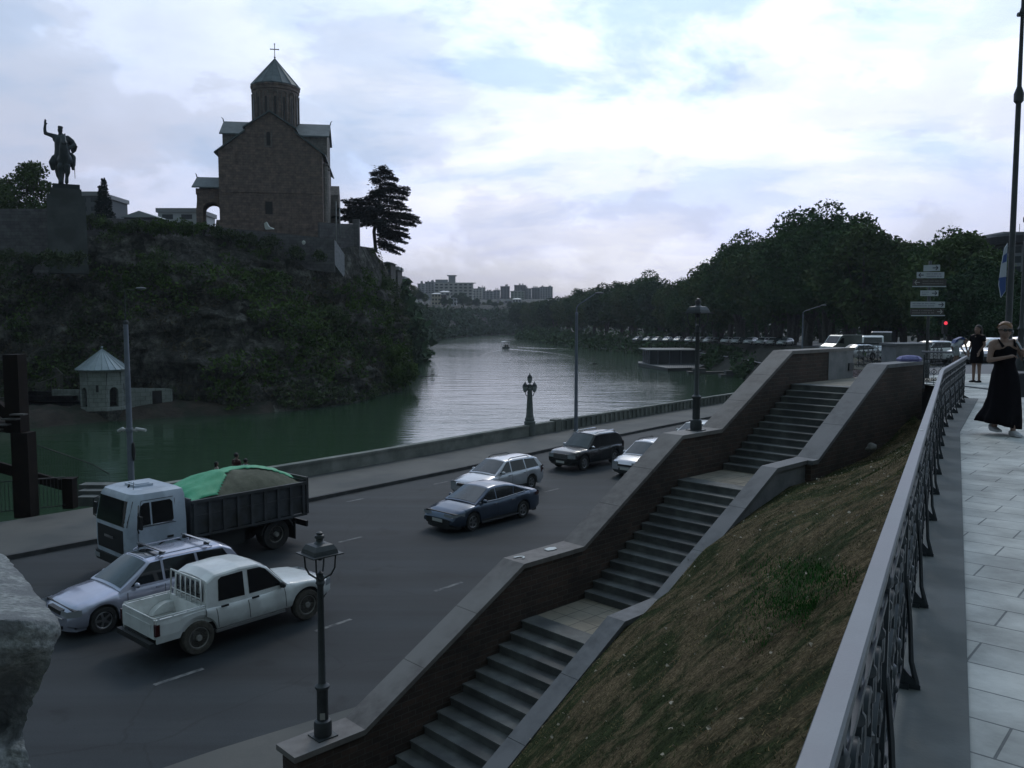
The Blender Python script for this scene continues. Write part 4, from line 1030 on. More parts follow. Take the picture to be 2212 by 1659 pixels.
# cedar on the cliff edge: flat tiers of needle pads
ced = thing('cedar', 'dark cedar with flat layered branches leaning over the cliff edge', 'tree', (0, 0, 0)); rnd = random.Random(17); cr_ = MB(); tr = MB()
CY = 140.0
tk = [at(812, 545, CY), at(808, 500, CY), at(815, 460, CY), at(819, 420, CY), at(822, 385, CY), at(818, 364, CY)]
tr.tube(tk, [.30, .30, .26, .20, .12, .04], 8)
def cedar_branch(p0, p1, w, dens=1.0):
    L = (p1 - p0).length; mid = p0.lerp(p1, .5) + Vector((0, 0, -.04 * L + .25)); n = max(8, int(L * 50 * w * dens)); side = (p1 - p0).cross(Vector((0, 0, 1))).normalized()
    tr.tube([p0, mid, p1], [.11, .07, .02], 5)
    for _ in range(n):
        f = rnd.random() ** .75; c = p0.lerp(mid, f * 2) if f < .5 else mid.lerp(p1, f * 2 - 1)
        ww = w * (1.15 - f * .85) * min(1, .25 + f * 2.2); q = c + side * rnd.gauss(0, ww * .55) + Vector((0, 0, rnd.gauss(-.04, .27) * (1.25 - f)))
        d = (side * rnd.choice((-1, 1)) * rnd.uniform(.2, 1) + (p1 - p0).normalized() * rnd.uniform(.2, 1) + Vector((0, 0, rnd.gauss(-.08, .2)))).normalized() * rnd.uniform(.22, .50)
        e = d.cross(Vector((rnd.gauss(0, .3), rnd.gauss(0, .3), 1))).normalized() * rnd.uniform(.07, .15)
        o = len(cr_.v); cr_.v += [q - e, q + e, q + d + e * .4, q + d - e * .4]; cr_.f.append((o, o + 1, o + 2, o + 3)); cr_.mi.append(0); cr_.sm.append(False)
TIPS = [(728, 472, 470), (748, 458, 462), (898, 468, 458), (896, 486, 474), (884, 512, 496), (846, 374, 372), (803, 377, 375), (832, 366, 366), (859, 388, 384), (806, 392, 388), (856, 400, 398), (885, 409, 406), (880, 418, 412), (805, 421, 416), (877, 430, 424), (872, 441, 432), (790, 428, 424), (885, 453, 444), (763, 432, 436), (744, 437, 444), (880, 466, 456), (903, 475, 462), (735, 456, 456), (752, 448, 450), (890, 484, 472), (880, 496, 482), (742, 466, 462), (770, 470, 464), (874, 507, 492), (866, 515, 500), (879, 525, 508), (872, 542, 520), (859, 546, 528), (850, 534, 520), (768, 488, 480), (755, 478, 472)]
for tx, ty, by in TIPS:
    bz = at(820, by, CY); b0 = min(tk, key=lambda q: abs(q.z - bz.z)).lerp(bz, .5); b0.z = bz.z
    for j in range(3):
        tip = at(tx + rnd.uniform(-5, 3) * (j > 0), ty + rnd.uniform(-3, 3) * (j > 0), CY) + Vector((0, (0, 2.2, -2.2)[j] * rnd.uniform(.6, 1.2), 0)); cedar_branch(b0, tip, 1.5 if j == 0 else 1.3)
for k in range(18):
    f = rnd.random(); by = lerp(375, 505, f); L = lerp(1.5, 6.0, f ** .8); a = rnd.choice((1, -1)) * rnd.uniform(1.3, 1.84); b0 = at(820, by, CY)
    cedar_branch(b0, b0 + Vector((math.cos(a) * L, math.sin(a) * L, -.06 * L)), 1.4)
cr_.build('crown', M_cedar, ced, fixn=False); tr.build('trunk', M_barkd, ced)

# ---------------------------------------------------------------- undergrowth on the cliff (too many plants to count)
def cliff_cover(name, mt, n, size, cond, seed, up=.12, lim=(0, 200)):
    rnd = random.Random(seed); V = []; F = []; c = 0; tries = 0; ni = len(CG); hi = 48
    rows_ = [i for i in range(ni - 1) if lim[0] <= CG[i][0].y < lim[1]]
    while c < n and tries < n * 12:
        tries += 1; i = rnd.choice(rows_); k = rnd.randrange(0, hi); a, b, d = CG[i][k], CG[i + 1][k], CG[i][k + 1]
        p = a + (b - a) * rnd.random() + (d - a) * rnd.random()
        if p.z < WZ + .15 or not cond(p, k): continue
        nrm = (b - a).cross(d - a).normalized(); 
        if nrm.z < 0: nrm = -nrm
        q = p + nrm * abs(rnd.gauss(up, up * 1.2)); s = size * rnd.uniform(.5, 1.5)
        u = Vector((rnd.gauss(0, 1), rnd.gauss(0, 1), rnd.gauss(0, 1))).normalized(); w = u.cross(Vector((rnd.gauss(0, 1), rnd.gauss(0, 1), rnd.gauss(0, 1)))).normalized()
        u = u * s; w = w * s * .6; o = len(V); V += [q - u, q - w, q + u, q + w]; F.append((o, o + 1, o + 2, o + 3)); c += 1
    m = MB(); m.v = V; m.f = F; m.mi = [0] * len(F); m.sm = [False] * len(F); o = m.build(name, mt, fixn=False); return struct(o, 'stuff')
def vn(p, s=.11, z=0): return fbm(p.x * s, p.y * s, p.z * s * 1.3 + z, 4)
ROCKS = [(at(385, 740, 95), 6.5), (at(405, 700, 98), 5.0), (at(395, 800, 92), 4.0), (at(775, 700, 122), 3.6), (at(640, 540, 113), 3.4), (at(800, 570, 128), 3.5), (at(345, 640, 101), 3), (at(560, 880, 97), 2.6), (at(860, 640, 150), 4), (at(110, 640, 88), 3.5), (at(60, 760, 80), 3)]
def rocky(p): return vn(p, .13, 11) > .42 or any((p - c).length < r * 1.15 * (1 + .6 * vn(p, .35)) for c, r in ROCKS)
BRIGHT = [(at(470, 560, 106), 6), (at(540, 600, 108), 5), (at(655, 670, 106), 5.5), (at(690, 740, 105), 5), (at(790, 640, 122), 4.5), (at(820, 730, 124), 5), (at(880, 790, 128), 4), (at(330, 590, 98), 5), (at(500, 840, 97), 3.5), (at(860, 820, 126), 3)]
def bright(p): return any((p - c).length < r * (1 + .6 * vn(p, .3)) for c, r in BRIGHT)
o = cliff_cover('cliff_undergrowth', leaf_mat('scrub_leaf', (0.039, 0.060, 0.031), (0.104, 0.125, 0.065), .3), 70000, .20, lambda p, k: vn(p) > -.05 and not rocky(p), 31, .22); tag(o, 'dark scrub and ivy covering the rock face', 'undergrowth')
o = cliff_cover('cliff_ivy', leaf_mat('ivy_leaf', (0.041, 0.074, 0.022), (0.102, 0.162, 0.041), .4), 26000, .19, lambda p, k: bright(p) or (vn(p, .16, 7) > .30 and not rocky(p)), 32, .35); tag(o, 'brighter green ivy patches on the rock face', 'ivy')
o = cliff_cover('dry_scrub', leaf_mat('dry_scrub_leaf', (0.068, 0.060, 0.042), (0.130, 0.114, 0.078), .5), 16000, .17, lambda p, k: vn(p, .14, 3) > .16, 33, .15); tag(o, 'brown dry scrub between the rocks of the cliff', 'scrub')
o = cliff_cover('far_bank_woods', M_leafb, 60000, 1.1, lambda p, k: vn(p, .03) > -.35, 34, 1.3, (198, 800)); tag(o, 'dark woods covering the distant left bank of the river', 'woods')
def cliff_shrubs(name, mt, n, seed, cond, r0, r1):
    rnd = random.Random(seed); m = MB(); c = 0; rows_ = [i for i in range(len(CG) - 1) if CG[i][0].y < 200 and CG[i][0].x > -85]
    while c < n:
        i = rnd.choice(rows_); k = rnd.randrange(2, 60); p = CG[i][k]
        if p.z < WZ + .5 or not cond(p): c += .02; continue
        r = rnd.uniform(r0, r1)
        for j in range(3): leaves(m, p + Vector((rnd.gauss(0, r * .6), -rnd.uniform(0, r * .4), rnd.gauss(0, r * .35))), r * rnd.uniform(.5, .9), int(46 * r * r) + 16, .15, rnd, sc=(1.15, 1, .8))
        c += 1
    o = m.build(name, mt, fixn=False); return struct(o, 'stuff')
o = cliff_shrubs('hanging_shrubs', leaf_mat('hanging_leaf', (0.041, 0.068, 0.030), (0.101, 0.142, 0.057), .5), 230, 61, lambda p: vn(p, .08, 5) > -.05 and not rocky(p), .5, 1.5); tag(o, 'tangled hanging shrubs all over the cliff face', 'shrubs')
o = cliff_shrubs('light_hanging_shrubs', MATS['ivy_leaf'], 90, 62, lambda p: bright(p), .5, 1.3); tag(o, 'lighter green hanging shrubs in patches on the cliff', 'shrubs')
def shore_cover():
    rnd = random.Random(41); V = []; F = []
    rows_ = [i for i in range(len(RG) - 1)]
    for _ in range(30000):
        i = rnd.choice(rows_); k = rnd.randrange(0, 11); a, b, d = RG[i][k], RG[i + 1][k], RG[i][k + 1]
        if a.y < 92 and rnd.random() < .9: continue
        p = a + (b - a) * rnd.random() + (d - a) * rnd.random()
        s = .28 * (1 + p.y / 250) * rnd.uniform(.5, 1.5); q = p + Vector((0, 0, abs(rnd.gauss(.2, .5)) * (1 + p.y / 200)))
        if 90 < p.y < 260 and (q.z > -4.2 or vn(p, .1) < .12): continue
        u = Vector((rnd.gauss(0, 1), rnd.gauss(0, 1), rnd.gauss(0, 1))).normalized(); w = u.cross(Vector((rnd.gauss(0, 1), rnd.gauss(0, 1), rnd.gauss(0, 1)))).normalized(); u *= s; w *= s * .6
        o = len(V); V += [q - u, q - w, q + u, q + w]; F.append((o, o + 1, o + 2, o + 3))
    m = MB(); m.v = V; m.f = F; m.mi = [0] * len(F); m.sm = [False] * len(F); o = m.build('bank_undergrowth', M_leafd, fixn=False); tag(struct(o, 'stuff'), 'low bushes along the right riverbank slope', 'undergrowth')
shore_cover()
# separate shrubs that read on the cliff and along the terrace wall
SH = []
for sd, lm in ((51, MATS['ivy_leaf']), (52, MATS['scrub_leaf'])):
    r0 = thing('shrub', 'x', 'shrub'); rnd = random.Random(sd); m = MB()
    for _ in range(9): leaves(m, Vector((rnd.gauss(0, .7), rnd.gauss(0, .7), rnd.uniform(.2, 1.3))), rnd.uniform(.5, .9), 70, .17, rnd)
    m.build('foliage', lm, r0, fixn=False); m = MB()
    for _ in range(4): m.tube([(0, 0, -.4), (rnd.gauss(0, .2), rnd.gauss(0, .2), .5), (rnd.gauss(0, .6), rnd.gauss(0, .6), 1.2)], [.06, .04, .015], 5)
    m.build('stem', M_barkd, r0); SH.append([r0, 0])
def shrub(px, py, Y, s, v, lab, gr):
    src = SH[v]; o = src[0] if not src[1] else copy_tree(src[0]); src[1] = 1; p = at(px, py, Y); o.location = p; o.rotation_euler = (0, 0, px); o.scale = (s, s, s); tag(o, lab, 'shrub', gr)
rnd = random.Random(8)
for x in range(195, 425, 17):
    y = interp([(180, 478), (300, 488), (425, 492)], x) + rnd.uniform(-4, 8); shrub(x, y + 12, 104.5, rnd.uniform(.55, 1.0), 1 if x % 2 else 0, ORD[min(19, (x - 195) // 17)] + ' dark shrub from the left along the terrace wall near the statue', 'shrubs along the terrace wall')
for x, y, Y in [(440, 495, 110), (470, 505, 110), (500, 512, 111), (540, 522, 111.5), (585, 530, 112), (640, 548, 112.5), (690, 552, 113)]: shrub(x, y + 8, Y, rnd.uniform(.7, 1.2), 1, 'small shrub below the church terrace, ' + ORD[[440, 470, 500, 540, 585, 640, 690].index(x)] + ' one along from the left', 'shrubs below the church terrace')
for x, y, Y in [(60, 545, 92), (110, 550, 92), (170, 548, 93), (20, 540, 91)]: shrub(x, y + 22, Y, rnd.uniform(.7, 1.1), 1, 'dark shrub at the wall foot beneath the statue, ' + {60: 'left of the plinth', 110: 'under its left edge', 170: 'under its right edge', 20: 'at the picture edge'}[x], 'shrubs beneath the statue')
for x, y, Y in [(864, 780, 127), (872, 800, 126.4), (846, 770, 125), (876, 828, 126), (858, 812, 123.5)]: shrub(x, y, Y, rnd.uniform(1.0, 1.5), 0, 'bushy green shrub at the tip of the cliff, ' + {780: 'on its left shoulder', 800: 'highest at the edge', 770: 'furthest left and highest', 828: 'lowest, touching the waterline', 812: 'just above the waterline'}[y], 'shrubs at the cliff tip')

# ================================================================= other buildings
M_pale = mat('pale_render', (0.442, 0.429, 0.403), .85, (0.546, 0.533, 0.494), .15)
M_cream = mat('cream_render', (.40, .35, .26), .85, (.46, .41, .32), .15)
M_tower = mat('tower_concrete', (0.260, 0.260, 0.273), .85, (0.338, 0.338, 0.351), .06)
M_glassy = mat('far_window', (.035, .045, .055), .25, (.06, .07, .08), .3)
M_tinroof = mat('tin_roof', (.30, .33, .36), .5, (.40, .42, .44), .2, metal=.3)
M_redroof = mat('old_tile_roof', (.10, .06, .05), .9, (.14, .085, .07), .4)
def far_block(label, x0, x1, yt, yb, Y, wall, depth=None, floors=4, bay=None, name='apartment_block', cat='building', roof=None, group=None, skirt=14, wm=None):
    a, b = at(x0, yt, Y), at(x1, yt, Y); zb = at(x0, yb, Y).z; w = (b.x - a.x); h = a.z - zb; dp = depth or max(8, w * .6)
    t = thing(name, label, cat, ((a.x + b.x) / 2, Y, zb), 0, group)
    m = MB(); m.box(-w/2, w/2, 0, dp, -skirt, h); m.build('wall', wall, t)
    fl = h / floors
    for k in range(floors):                    # one row of panes per storey
        m = MB(); z0 = k * fl + fl * .32; z1 = k * fl + fl * .80; n = max(2, int(w / (bay or 3.2)))
        for j in range(n):
            xx = -w/2 + w * (j + .22) / n; m.box(xx, xx + w / n * .56, -.08, .05, z0, z1)
            if Y < 300: m.build('window', wm or M_glassy, t); m = MB()
        if Y < 300: continue
        for j in range(max(2, int(dp / 4))): m.box(w/2 - .05, w/2 + .08, dp * (j + .25) / max(2, int(dp / 4)), dp * (j + .7) / max(2, int(dp / 4)), z0, z1)
        m.build('window_row', wm or M_glassy, t)
    m = MB()
    if roof == 'hip':
        m.add([(-w/2-.5, -.5, h), (w/2+.5, -.5, h), (w/2+.5, dp+.5, h), (-w/2-.5, dp+.5, h), (-w/4, dp/2, h + w*.14), (w/4, dp/2, h + w*.14)], [(0, 1, 5, 4), (1, 2, 5), (2, 3, 4, 5), (3, 0, 4), (0, 3, 2, 1)]); m.build('roof', M_tinroof, t)
    elif roof == 'gable':
        m.prism([(-w/2-.5, h), (w/2+.5, h), (0, h + w * .2)], -.5, dp + .5, lambda a, b, c: (a, c, b)); m.build('roof', M_tinroof, t)
    else:
        m.box(-w/2-.3, w/2+.3, -.3, dp+.3, h + .002, h + .8); rr = random.Random(int(x0 * 7)); 
        for j in range(3 if Y > 300 else 0): c = rr.uniform(-w*.4, w*.3); m.box(c, c + w*.12, dp*.2, dp*.5, h + .802, h + .8 + rr.uniform(1, 2.6))
        m.build('roof', M_tower, t)
    return t
ht = far_block('long pale hotel on the hill with rows of balconies and a roof tower', 938, 1021, 612, 645, 900, M_pale, 18, 5, 4.6, 'hotel')
m = MB(); k_ = .5
a = at(938, 612, 900); w = at(1021, 612, 900).x - a.x; h = a.z - at(938, 645, 900).z
m.box(-w/2 + 15, -w/2 + 22, 5, 14, h + .8, h + 8.2); m.box(-w/2 + 13.5, -w/2 + 23.5, 3.5, 15.5, h + 8.2, h + 9.0); m.build('roof_tower', M_tower, ht)
m = MB(); m.box(-w/2 + 1, -w/2 + 14, 3, 12, h + .8, h + 4.2); m.build('penthouse', M_tower, ht)
m = MB(); m.box(-w/2 - .5, w/2 + 3.5, -1.6, 0, h - .2, h + .6)
for k in range(5): m.box(-w/2, w/2, -1.2, -.1, h / 5 * k + .1, h / 5 * k + .9)
m.build('balcony', M_pale, ht)
far_block('grey apartment block just left of the long hotel', 918, 937.5, 610, 634, 880, M_tower, 14, 6, 3)
far_block('low brown block at the left end of the skyline', 902, 917, 614, 633, 860, M_tower, 14, 5, 3)
far_block('pale block just right of the long hotel', 1021.5, 1041, 624.5, 646, 960, M_pale, 20, 6, 3)
far_block('pale stepped block behind the low grey one', 1036, 1048, 622.5, 645, 985, M_pale, 14, 6, 3)
far_block('low grey block with a white sign panel on its top', 1042, 1065, 630, 650, 940, M_tower, 18, 5, 3)
far_block('mid-height grey block left of the dark slab tower', 1065.5, 1080, 628, 649, 980, M_tower, 14, 6, 3)
far_block('dark slab tower in the middle of the skyline', 1081, 1101, 619.5, 650, 1000, mat('dark_tower', (.13, .13, .14), .85), 12, 10, 3)
far_block('brown block on the tallest pedestal right of the slab tower', 1111, 1136, 617, 632, 1000, mat('brown_tower', (.15, .14, .14), .85), 16, 6, 3)
far_block('pale green lower block in front of the brown block', 1103, 1133, 630, 648, 960, mat('green_render', (.30, .33, .28), .85), 16, 5, 3.4)
far_block('grey block between the brown block and the right blocks', 1134.5, 1148, 624, 646, 1010, M_tower, 14, 7, 3)
far_block('dark flat block second from the right in the skyline', 1149, 1166, 622.5, 646, 1020, MATS['dark_tower'], 16, 7, 3)
far_block('wide grey block with roof masts at the right end of the skyline', 1166.5, 1194, 620.5, 646, 1040, M_tower, 18, 7, 3)
far_block('cream villa with arched windows on the river cliff', 932, 952, 635, 660, 600, M_cream, 12, 3, 2.0, 'villa', 'house', 'hip')
far_block('brown house with white trim joined to the cream villa', 952.5, 963, 637, 661, 606, mat('brown_render', (.14, .10, .09), .85), 10, 3, 2.0, 'house', 'house', 'gable')
far_block('old house with a pale roof above the villa', 949, 972, 631, 642, 640, M_pale, 9, 1, 3, 'house', 'house', 'hip')
far_block('white house with grey gable roof beside the dark trees', 974, 986, 644.5, 659, 620, mat('white_render', (.45, .46, .47), .85), 9, 2, 1.8, 'house', 'house', 'gable')
far_block('white house with a pyramid roof near the river bend', 1107, 1126, 646.5, 662, 740, MATS['white_render'], 11, 2, 2.2, 'house', 'house', 'hip')
far_block('low white shed beside the pyramid-roofed house', 1070, 1089, 653.5, 662, 750, MATS['white_render'], 9, 1, 4, 'shed', 'shed')
far_block('long low building by the trees above the river', 1050, 1069, 658.5, 663, 755, M_pale, 8, 1, 4, 'low_building', 'building', 'gable')
far_block('grey house between the shed and the pyramid-roofed house', 1089.5, 1106, 650, 661, 770, M_tower, 9, 2, 2.4, 'house', 'house', 'gable')
# cliff-edge houses with balconies behind the cedar
far_block('dark old house perched on the cliff edge with a hanging balcony', 830, 844, 568, 592, 168, mat('weathered_wall', (.05, .048, .046), .9, (.08, .076, .07), .5), 7, 2, 1.2, 'cliff_house', 'house', 'gable', skirt=6)
far_block('lower dark house stepping down behind the cliff-edge house', 845, 859, 583, 606, 195, MATS['weathered_wall'], 8, 2, 1.4, 'cliff_house', 'house', skirt=7)
far_block('farthest dark house on the descending cliff edge', 861, 872, 603, 625, 235, MATS['weathered_wall'], 8, 2, 1.4, 'cliff_house', 'house', skirt=8)
# behind the statue and church
far_block('modern grey building with wide windows behind the statue plinth', 168, 214, 423, 462, 165, mat('shaded_block', (.11, .12, .13), .85), 12, 2, 2.0, 'office_building', 'building')
far_block('white flat-roofed building left of the church porch', 341, 424, 459, 480, 160, MATS['white_render'], 10, 1, 5.0, 'low_building', 'building')
hh = far_block('low house with a shallow ridge roof between cypress and church', 268, 338, 470, 482, 150, MATS['shaded_block'], 10, 1, 4, 'house', 'house', 'gable')
# building beyond the trees at the right edge
bR = thing('round_cornered_building', 'dark multi-storey building with a heavy curved roof rim behind the lamp post', 'building', (0, 0, 0))
c = at(2180, 480, 120); c.x = 80.0; zb = -3.4
prof_ = []
def ringR(r, z, n=20): return [Vector((c.x + 3 + r * math.cos(math.pi + math.pi * k / n) * 1.0, c.y + 14 + r * math.sin(math.pi + math.pi * k / n), z)) for k in range(n + 1)] + [Vector((c.x + 3 + r, c.y + 26, z)), Vector((c.x + 3 - r, c.y + 26, z))]
z_ = lambda y: at(2180, y, 112).z
m = MB(); m.loft([ringR(5.6, zb), ringR(5.6, z_(500))], True, True, False); m.build('wall', mat('grey_cladding', (.16, .18, .20), .6, (.20, .22, .24), .3), bR)
m = MB(); m.loft([ringR(7.3, z_(497)), ringR(7.6, z_(480)), ringR(7.4, z_(473)), ringR(6.8, z_(472))], True, True, False); m.build('roof_rim', mat('dark_roof', (.035, .038, .045), .6), bR)
for y in (505, 530, 556, 582, 608, 634, 660):
    m = MB()
    for k in range(12):
        q0 = math.pi + math.pi * (k + .12) / 12; q1 = math.pi + math.pi * (k + .85) / 12
        vs = [Vector((c.x + 3 + 5.66 * math.cos(q), c.y + 14 + 5.66 * math.sin(q), z)) for q, z in ((q0, z_(y + 17)), (q1, z_(y + 17)), (q1, z_(y)), (q0, z_(y)))]; m.add(vs, [(0, 1, 2, 3)])
    m.build('window_row', M_glassy, bR)
m = MB(); m.box(c.x - 3.0, c.x + 2.5, c.y + 12, c.y + 18, z_(473), z_(466)); m.tube([(c.x - .5, c.y + 12, z_(470)), (c.x - .5, c.y + 12, z_(446))], .05, 4); m.tube([(c.x + 2, c.y + 12, z_(470)), (c.x + 2, c.y + 12, z_(455))], .05, 4); m.build('roof_plant', M_tower, bR)

# ================================================================= shrine on the shore, quay, stairs
M_shr = brick_mat('shrine_stone', (.26, .28, .26), (.22, .24, .225), (.12, .13, .12), .8, .45, .02, dirt=.3, rough=.9)
M_shroof = mat('shrine_roof', (.24, .29, .31), .45, (.32, .37, .39), .8, metal=.4)
cx = at(210, 885, 88); SZ = cx.z - .1
sh = thing('shrine', 'small octagonal stone shrine with a ribbed conical roof by the water', 'shrine', (cx.x, 89.5, SZ), R(10))
r_ = 2.25; zt_ = 4.05
for k in range(8):
    q = R(45) * k + R(22.5); q2 = q + R(45); p0 = Vector((r_ * math.cos(q), r_ * math.sin(q), 0)); p1 = Vector((r_ * math.cos(q2), r_ * math.sin(q2), 0)); t = (p1 - p0); w = t.length; t.normalize(); n = Vector((t.y, -t.x, 0))
    m = MB(); fn = lambda a, b, c: p0 + t * a + n * c + Vector((0, 0, b))
    if k % 2 == 0: arch_wall(m, 0, w, zt_, w / 2, .48, 2.0, -.35, 0, fn, 0, 8)
    else: m.prism([(0, 0), (w, 0), (w, zt_), (0, zt_)], -.35, 0, fn)
    m.build('wall_panel', M_shr, sh, uv=uvw)
    if k % 2:
        m = MB(); m.prism([(w/2 - .13, 2.0), (w/2 + .13, 2.0), (w/2 + .13, 2.75), (w/2 - .13, 2.75)], -.1, .02, fn); m.build('slit_window', M_dark, sh)
m = MB(); m.lathe([(2.5, .001), (2.5, .35), (2.3, .36)], 8, None, False, a0=R(22.5)); m.build('base_band', M_shr, sh, uv=uvw); m = MB(); m.lathe([(2.4, zt_ + .005), (2.42, zt_ + .2)], 8, None, False, a0=R(22.5)); m.build('cornice_band', M_shr, sh, uv=uvw)
m = MB(); m.lathe([(2.62, zt_ + .21), (2.66, zt_ + .3), (0, zt_ + 2.45)], 24, None, False)
for k in range(24):
    q = 2 * math.pi * k / 24; m.tube([(2.67 * math.cos(q), 2.67 * math.sin(q), zt_ + .31), (0, 0, zt_ + 2.47)], [.045, .02], 4, smooth=False)
m.sphere((0, 0, zt_ + 2.6), .14, 8, 6); m.build('roof', M_shroof, sh)
# landing platform, low walls and a doorway in the wall
m = MB(); P0 = at(110, 905, 86); P1 = at(262, 905, 88.5); m.box(P0.x + 1.8, P1.x, 87.0, 97, WZ - 1, SZ - .02); struct(m.build('shrine_platform', M_rock))
sw = thing('shore_wall', 'pale stone shore wall with a dark doorway right of the shrine', 'wall', (0, 0, 0))
a = at(254, 838, 89.5); b = at(372, 840, 93.5)
def seg_wall(m, a, b, z0, th=.6):
    t = (b - a); t.z = 0; t.normalize(); n = Vector((-t.y, t.x, 0)) * th; rings = []
    for p in (a, b): rings.append([p, p + n, Vector((p.x + n.x, p.y + n.y, z0)), Vector((p.x, p.y, z0))])
    m.loft(rings, True, True, False)
m = MB(); seg_wall(m, a, b, WZ - 1); m.build('stonework', M_shr, sw, uv=uvw)
d0 = a.lerp(b, .62); d1 = a.lerp(b, .80); m = MB(); t = (b - a).normalized(); n = Vector((t.y, -t.x, 0)) * .03
m.add([Vector((d0.x, d0.y, -8.3)) + n, Vector((d1.x, d1.y, -8.3)) + n, Vector((d1.x, d1.y, -6.2)) + n, Vector((d0.x, d0.y, -6.2)) + n], [(0, 1, 2, 3)]); m.build('doorway', M_dark, sw)
m = MB(); seg_wall(m, at(112, 842, 90), at(170, 842, 90.5), WZ - 1, .5); tag(m.build('platform_wall', M_shr, uv=uvw), 'low stone wall left of the shrine', 'wall')
# metal stair going down to the shrine on the left, with white-edged treads and bar railing
M_iron = mat('dark_iron', (.020, .020, .022), .55, (.035, .033, .033), 6)
rs = thing('river_stair', 'dark stair flight with bar railing descending left of the shrine', 'stairs', (0, 0, 0))
for k, (x0, x1, y, Y) in enumerate([(88, 138, 893, 86), (88, 150, 880, 87.2), (88, 170, 868, 88.4), (88, 158, 856, 89.6), (88, 132, 846, 90.8)]):
    a, b = at(x0 - 60, y, Y), at(x1, y - 2, Y); m = MB(); m.box(a.x, b.x, Y, Y + 1.4, a.z - .9, a.z); m.build('step', mat('dark_step', (.07, .07, .068), .9, (.11, .11, .105), 1.2), rs)
    a, b = at(x0 - 60, y, Y), at(x1, y - 2, Y); m = MB(); m.box(a.x, b.x, Y, Y + 1.2, a.z - 2.4, a.z); m.build('step', M_shr, rs, uv=uvw)
m = MB(); P = [at(80, 830, 89), at(135, 808, 90), at(122, 795, 93), at(112, 792, 96)]
m.tube(P, .06, 5)
for a, b in zip(P, P[1:]):
    for k in range(9): p = a.lerp(b, k / 9); m.tube([p, p - Vector((0, 0, 2.0))], .022, 4, False)
m.build('railing', mat('iron_pale_edge', (.10, .09, .08), .6), rs)

# flagpoles beside the church
for x, yb, yt, Y in ((726, 505, 435, 119), (734, 486, 440, 123)):
    a, b = at(x, yb, Y), at(x, yt, Y); m = MB(); m.tube([a - Vector((0, 0, 1.5)), b], [.07, .035], 6)
    o = m.build('flagpole', mat('pale_metal', (.45, .45, .45), .4, metal=.5)); tag(o, 'thin taller pole standing before the church wall' if x == 726 else 'thin shorter pole just right of the church', 'pole')
# two pale plastic sheets caught on the terrace
for i, (x, y, Y, lab) in enumerate([(577, 491, 112, 'white plastic chair-like scrap on the ledge under the church front'), (656, 524, 113.5, 'small round white dish on the terrace wall')]):
    p = at(x, y, Y); m = MB()
    if i == 0: m.loft([[p + Vector(q) for q in r] for r in ([(-.4, 0, .5), (-.1, 0, .75), (.0, .1, .7), (-.3, .1, .4)], [(-.3, 0, -.1), (.2, 0, .1), (.3, .2, .1), (-.2, .2, -.1)], [(-.2, 0, -.3), (.9, 0, -.25), (.9, .3, -.15), (-.2, .3, -.2)])], True, True)
    else: m.sphere(p, .26, 10, 8, sc=(1, .35, 1.1))
    tag(m.build('white_scrap' if i == 0 else 'dish', mat('white_plastic', (.6, .6, .58), .5)), lab, 'scrap' if i == 0 else 'dish')
# ================================================================= vehicles
M_tyre = mat('tyre_rubber', (.014, .014, .015), .85, (.03, .029, .027), 12)
M_tyred = mat('dusty_tyre', (.05, .045, .038), .9, (.09, .082, .07), 9)
M_glass = mat('car_glass', (.010, .013, .015), .06, spec=.6)
M_ws = mat('windscreen_glass', (.030, .040, .042), .08, (.05, .062, .062), 1.5, spec=.7)
M_plas = mat('black_plastic', (.016, .017, .018), .6)
M_rim = mat('alloy_rim', (.30, .30, .31), .35, metal=.8)
M_steel = mat('steel_rim', (.20, .19, .18), .6, (.28, .27, .25), 9)
M_chrome = mat('chrome', (.5, .5, .52), .2, metal=1.0)
M_lamp = mat('headlamp_glass', (.38, .40, .42), .12, metal=.3)
M_tail = mat('tail_lamp', (.045, .008, .008), .2)
M_plate = mat('number_plate', (.50, .50, .48), .5)
def paint(name, c, rough=.32, metal=.3, dirt=None):
    return mat(name, c, rough, dirt or tuple(v * .82 for v in c), 1.2, metal=metal, coat=.6)
Mx = Matrix.Rotation(R(90), 4, 'X')
def wheel(parent, x, y, r, w, rimr, rimm=None, spokes=5, tm=None, side=1, twin=False):
    T = Matrix.Translation((x, y, r)) @ Matrix.Rotation(R(-90 * side), 4, 'X')     # lathe axis points outwards
    m = MB(); m.lathe([(rimr, -w/2), (r * .94, -w/2), (r, -w * .32), (r, w * .32), (r * .94, w/2), (rimr + .01, w/2), (rimr - .01, w * .36)], 28, T)
    o = m.build('wheel', tm or M_tyre, parent)
    d = MB(); d.lathe([(rimr, w * .36), (rimr - .02, w * .44), (rimr - .035, w * .40), (rimr - .04, w * .12), (.05, w * .12)], 24, T)
    if spokes:
        for k in range(spokes):
            q = 2 * math.pi * k / spokes; MM = T @ Matrix.Rotation(q, 4, 'Z'); d.box(.03, rimr - .03, -.028, .028, w * .13, w * .40, MM)
        d.lathe([(.07, w * .13), (.065, w * .43), (0, w * .44)], 10, T)
    else:
        d.lathe([(rimr * .62, w * .13), (rimr * .55, w * .33), (rimr * .3, w * .36), (rimr * .26, w * .55), (0, w * .56)], 20, T)
    d.build('rim', rimm or M_rim, o)
    return o
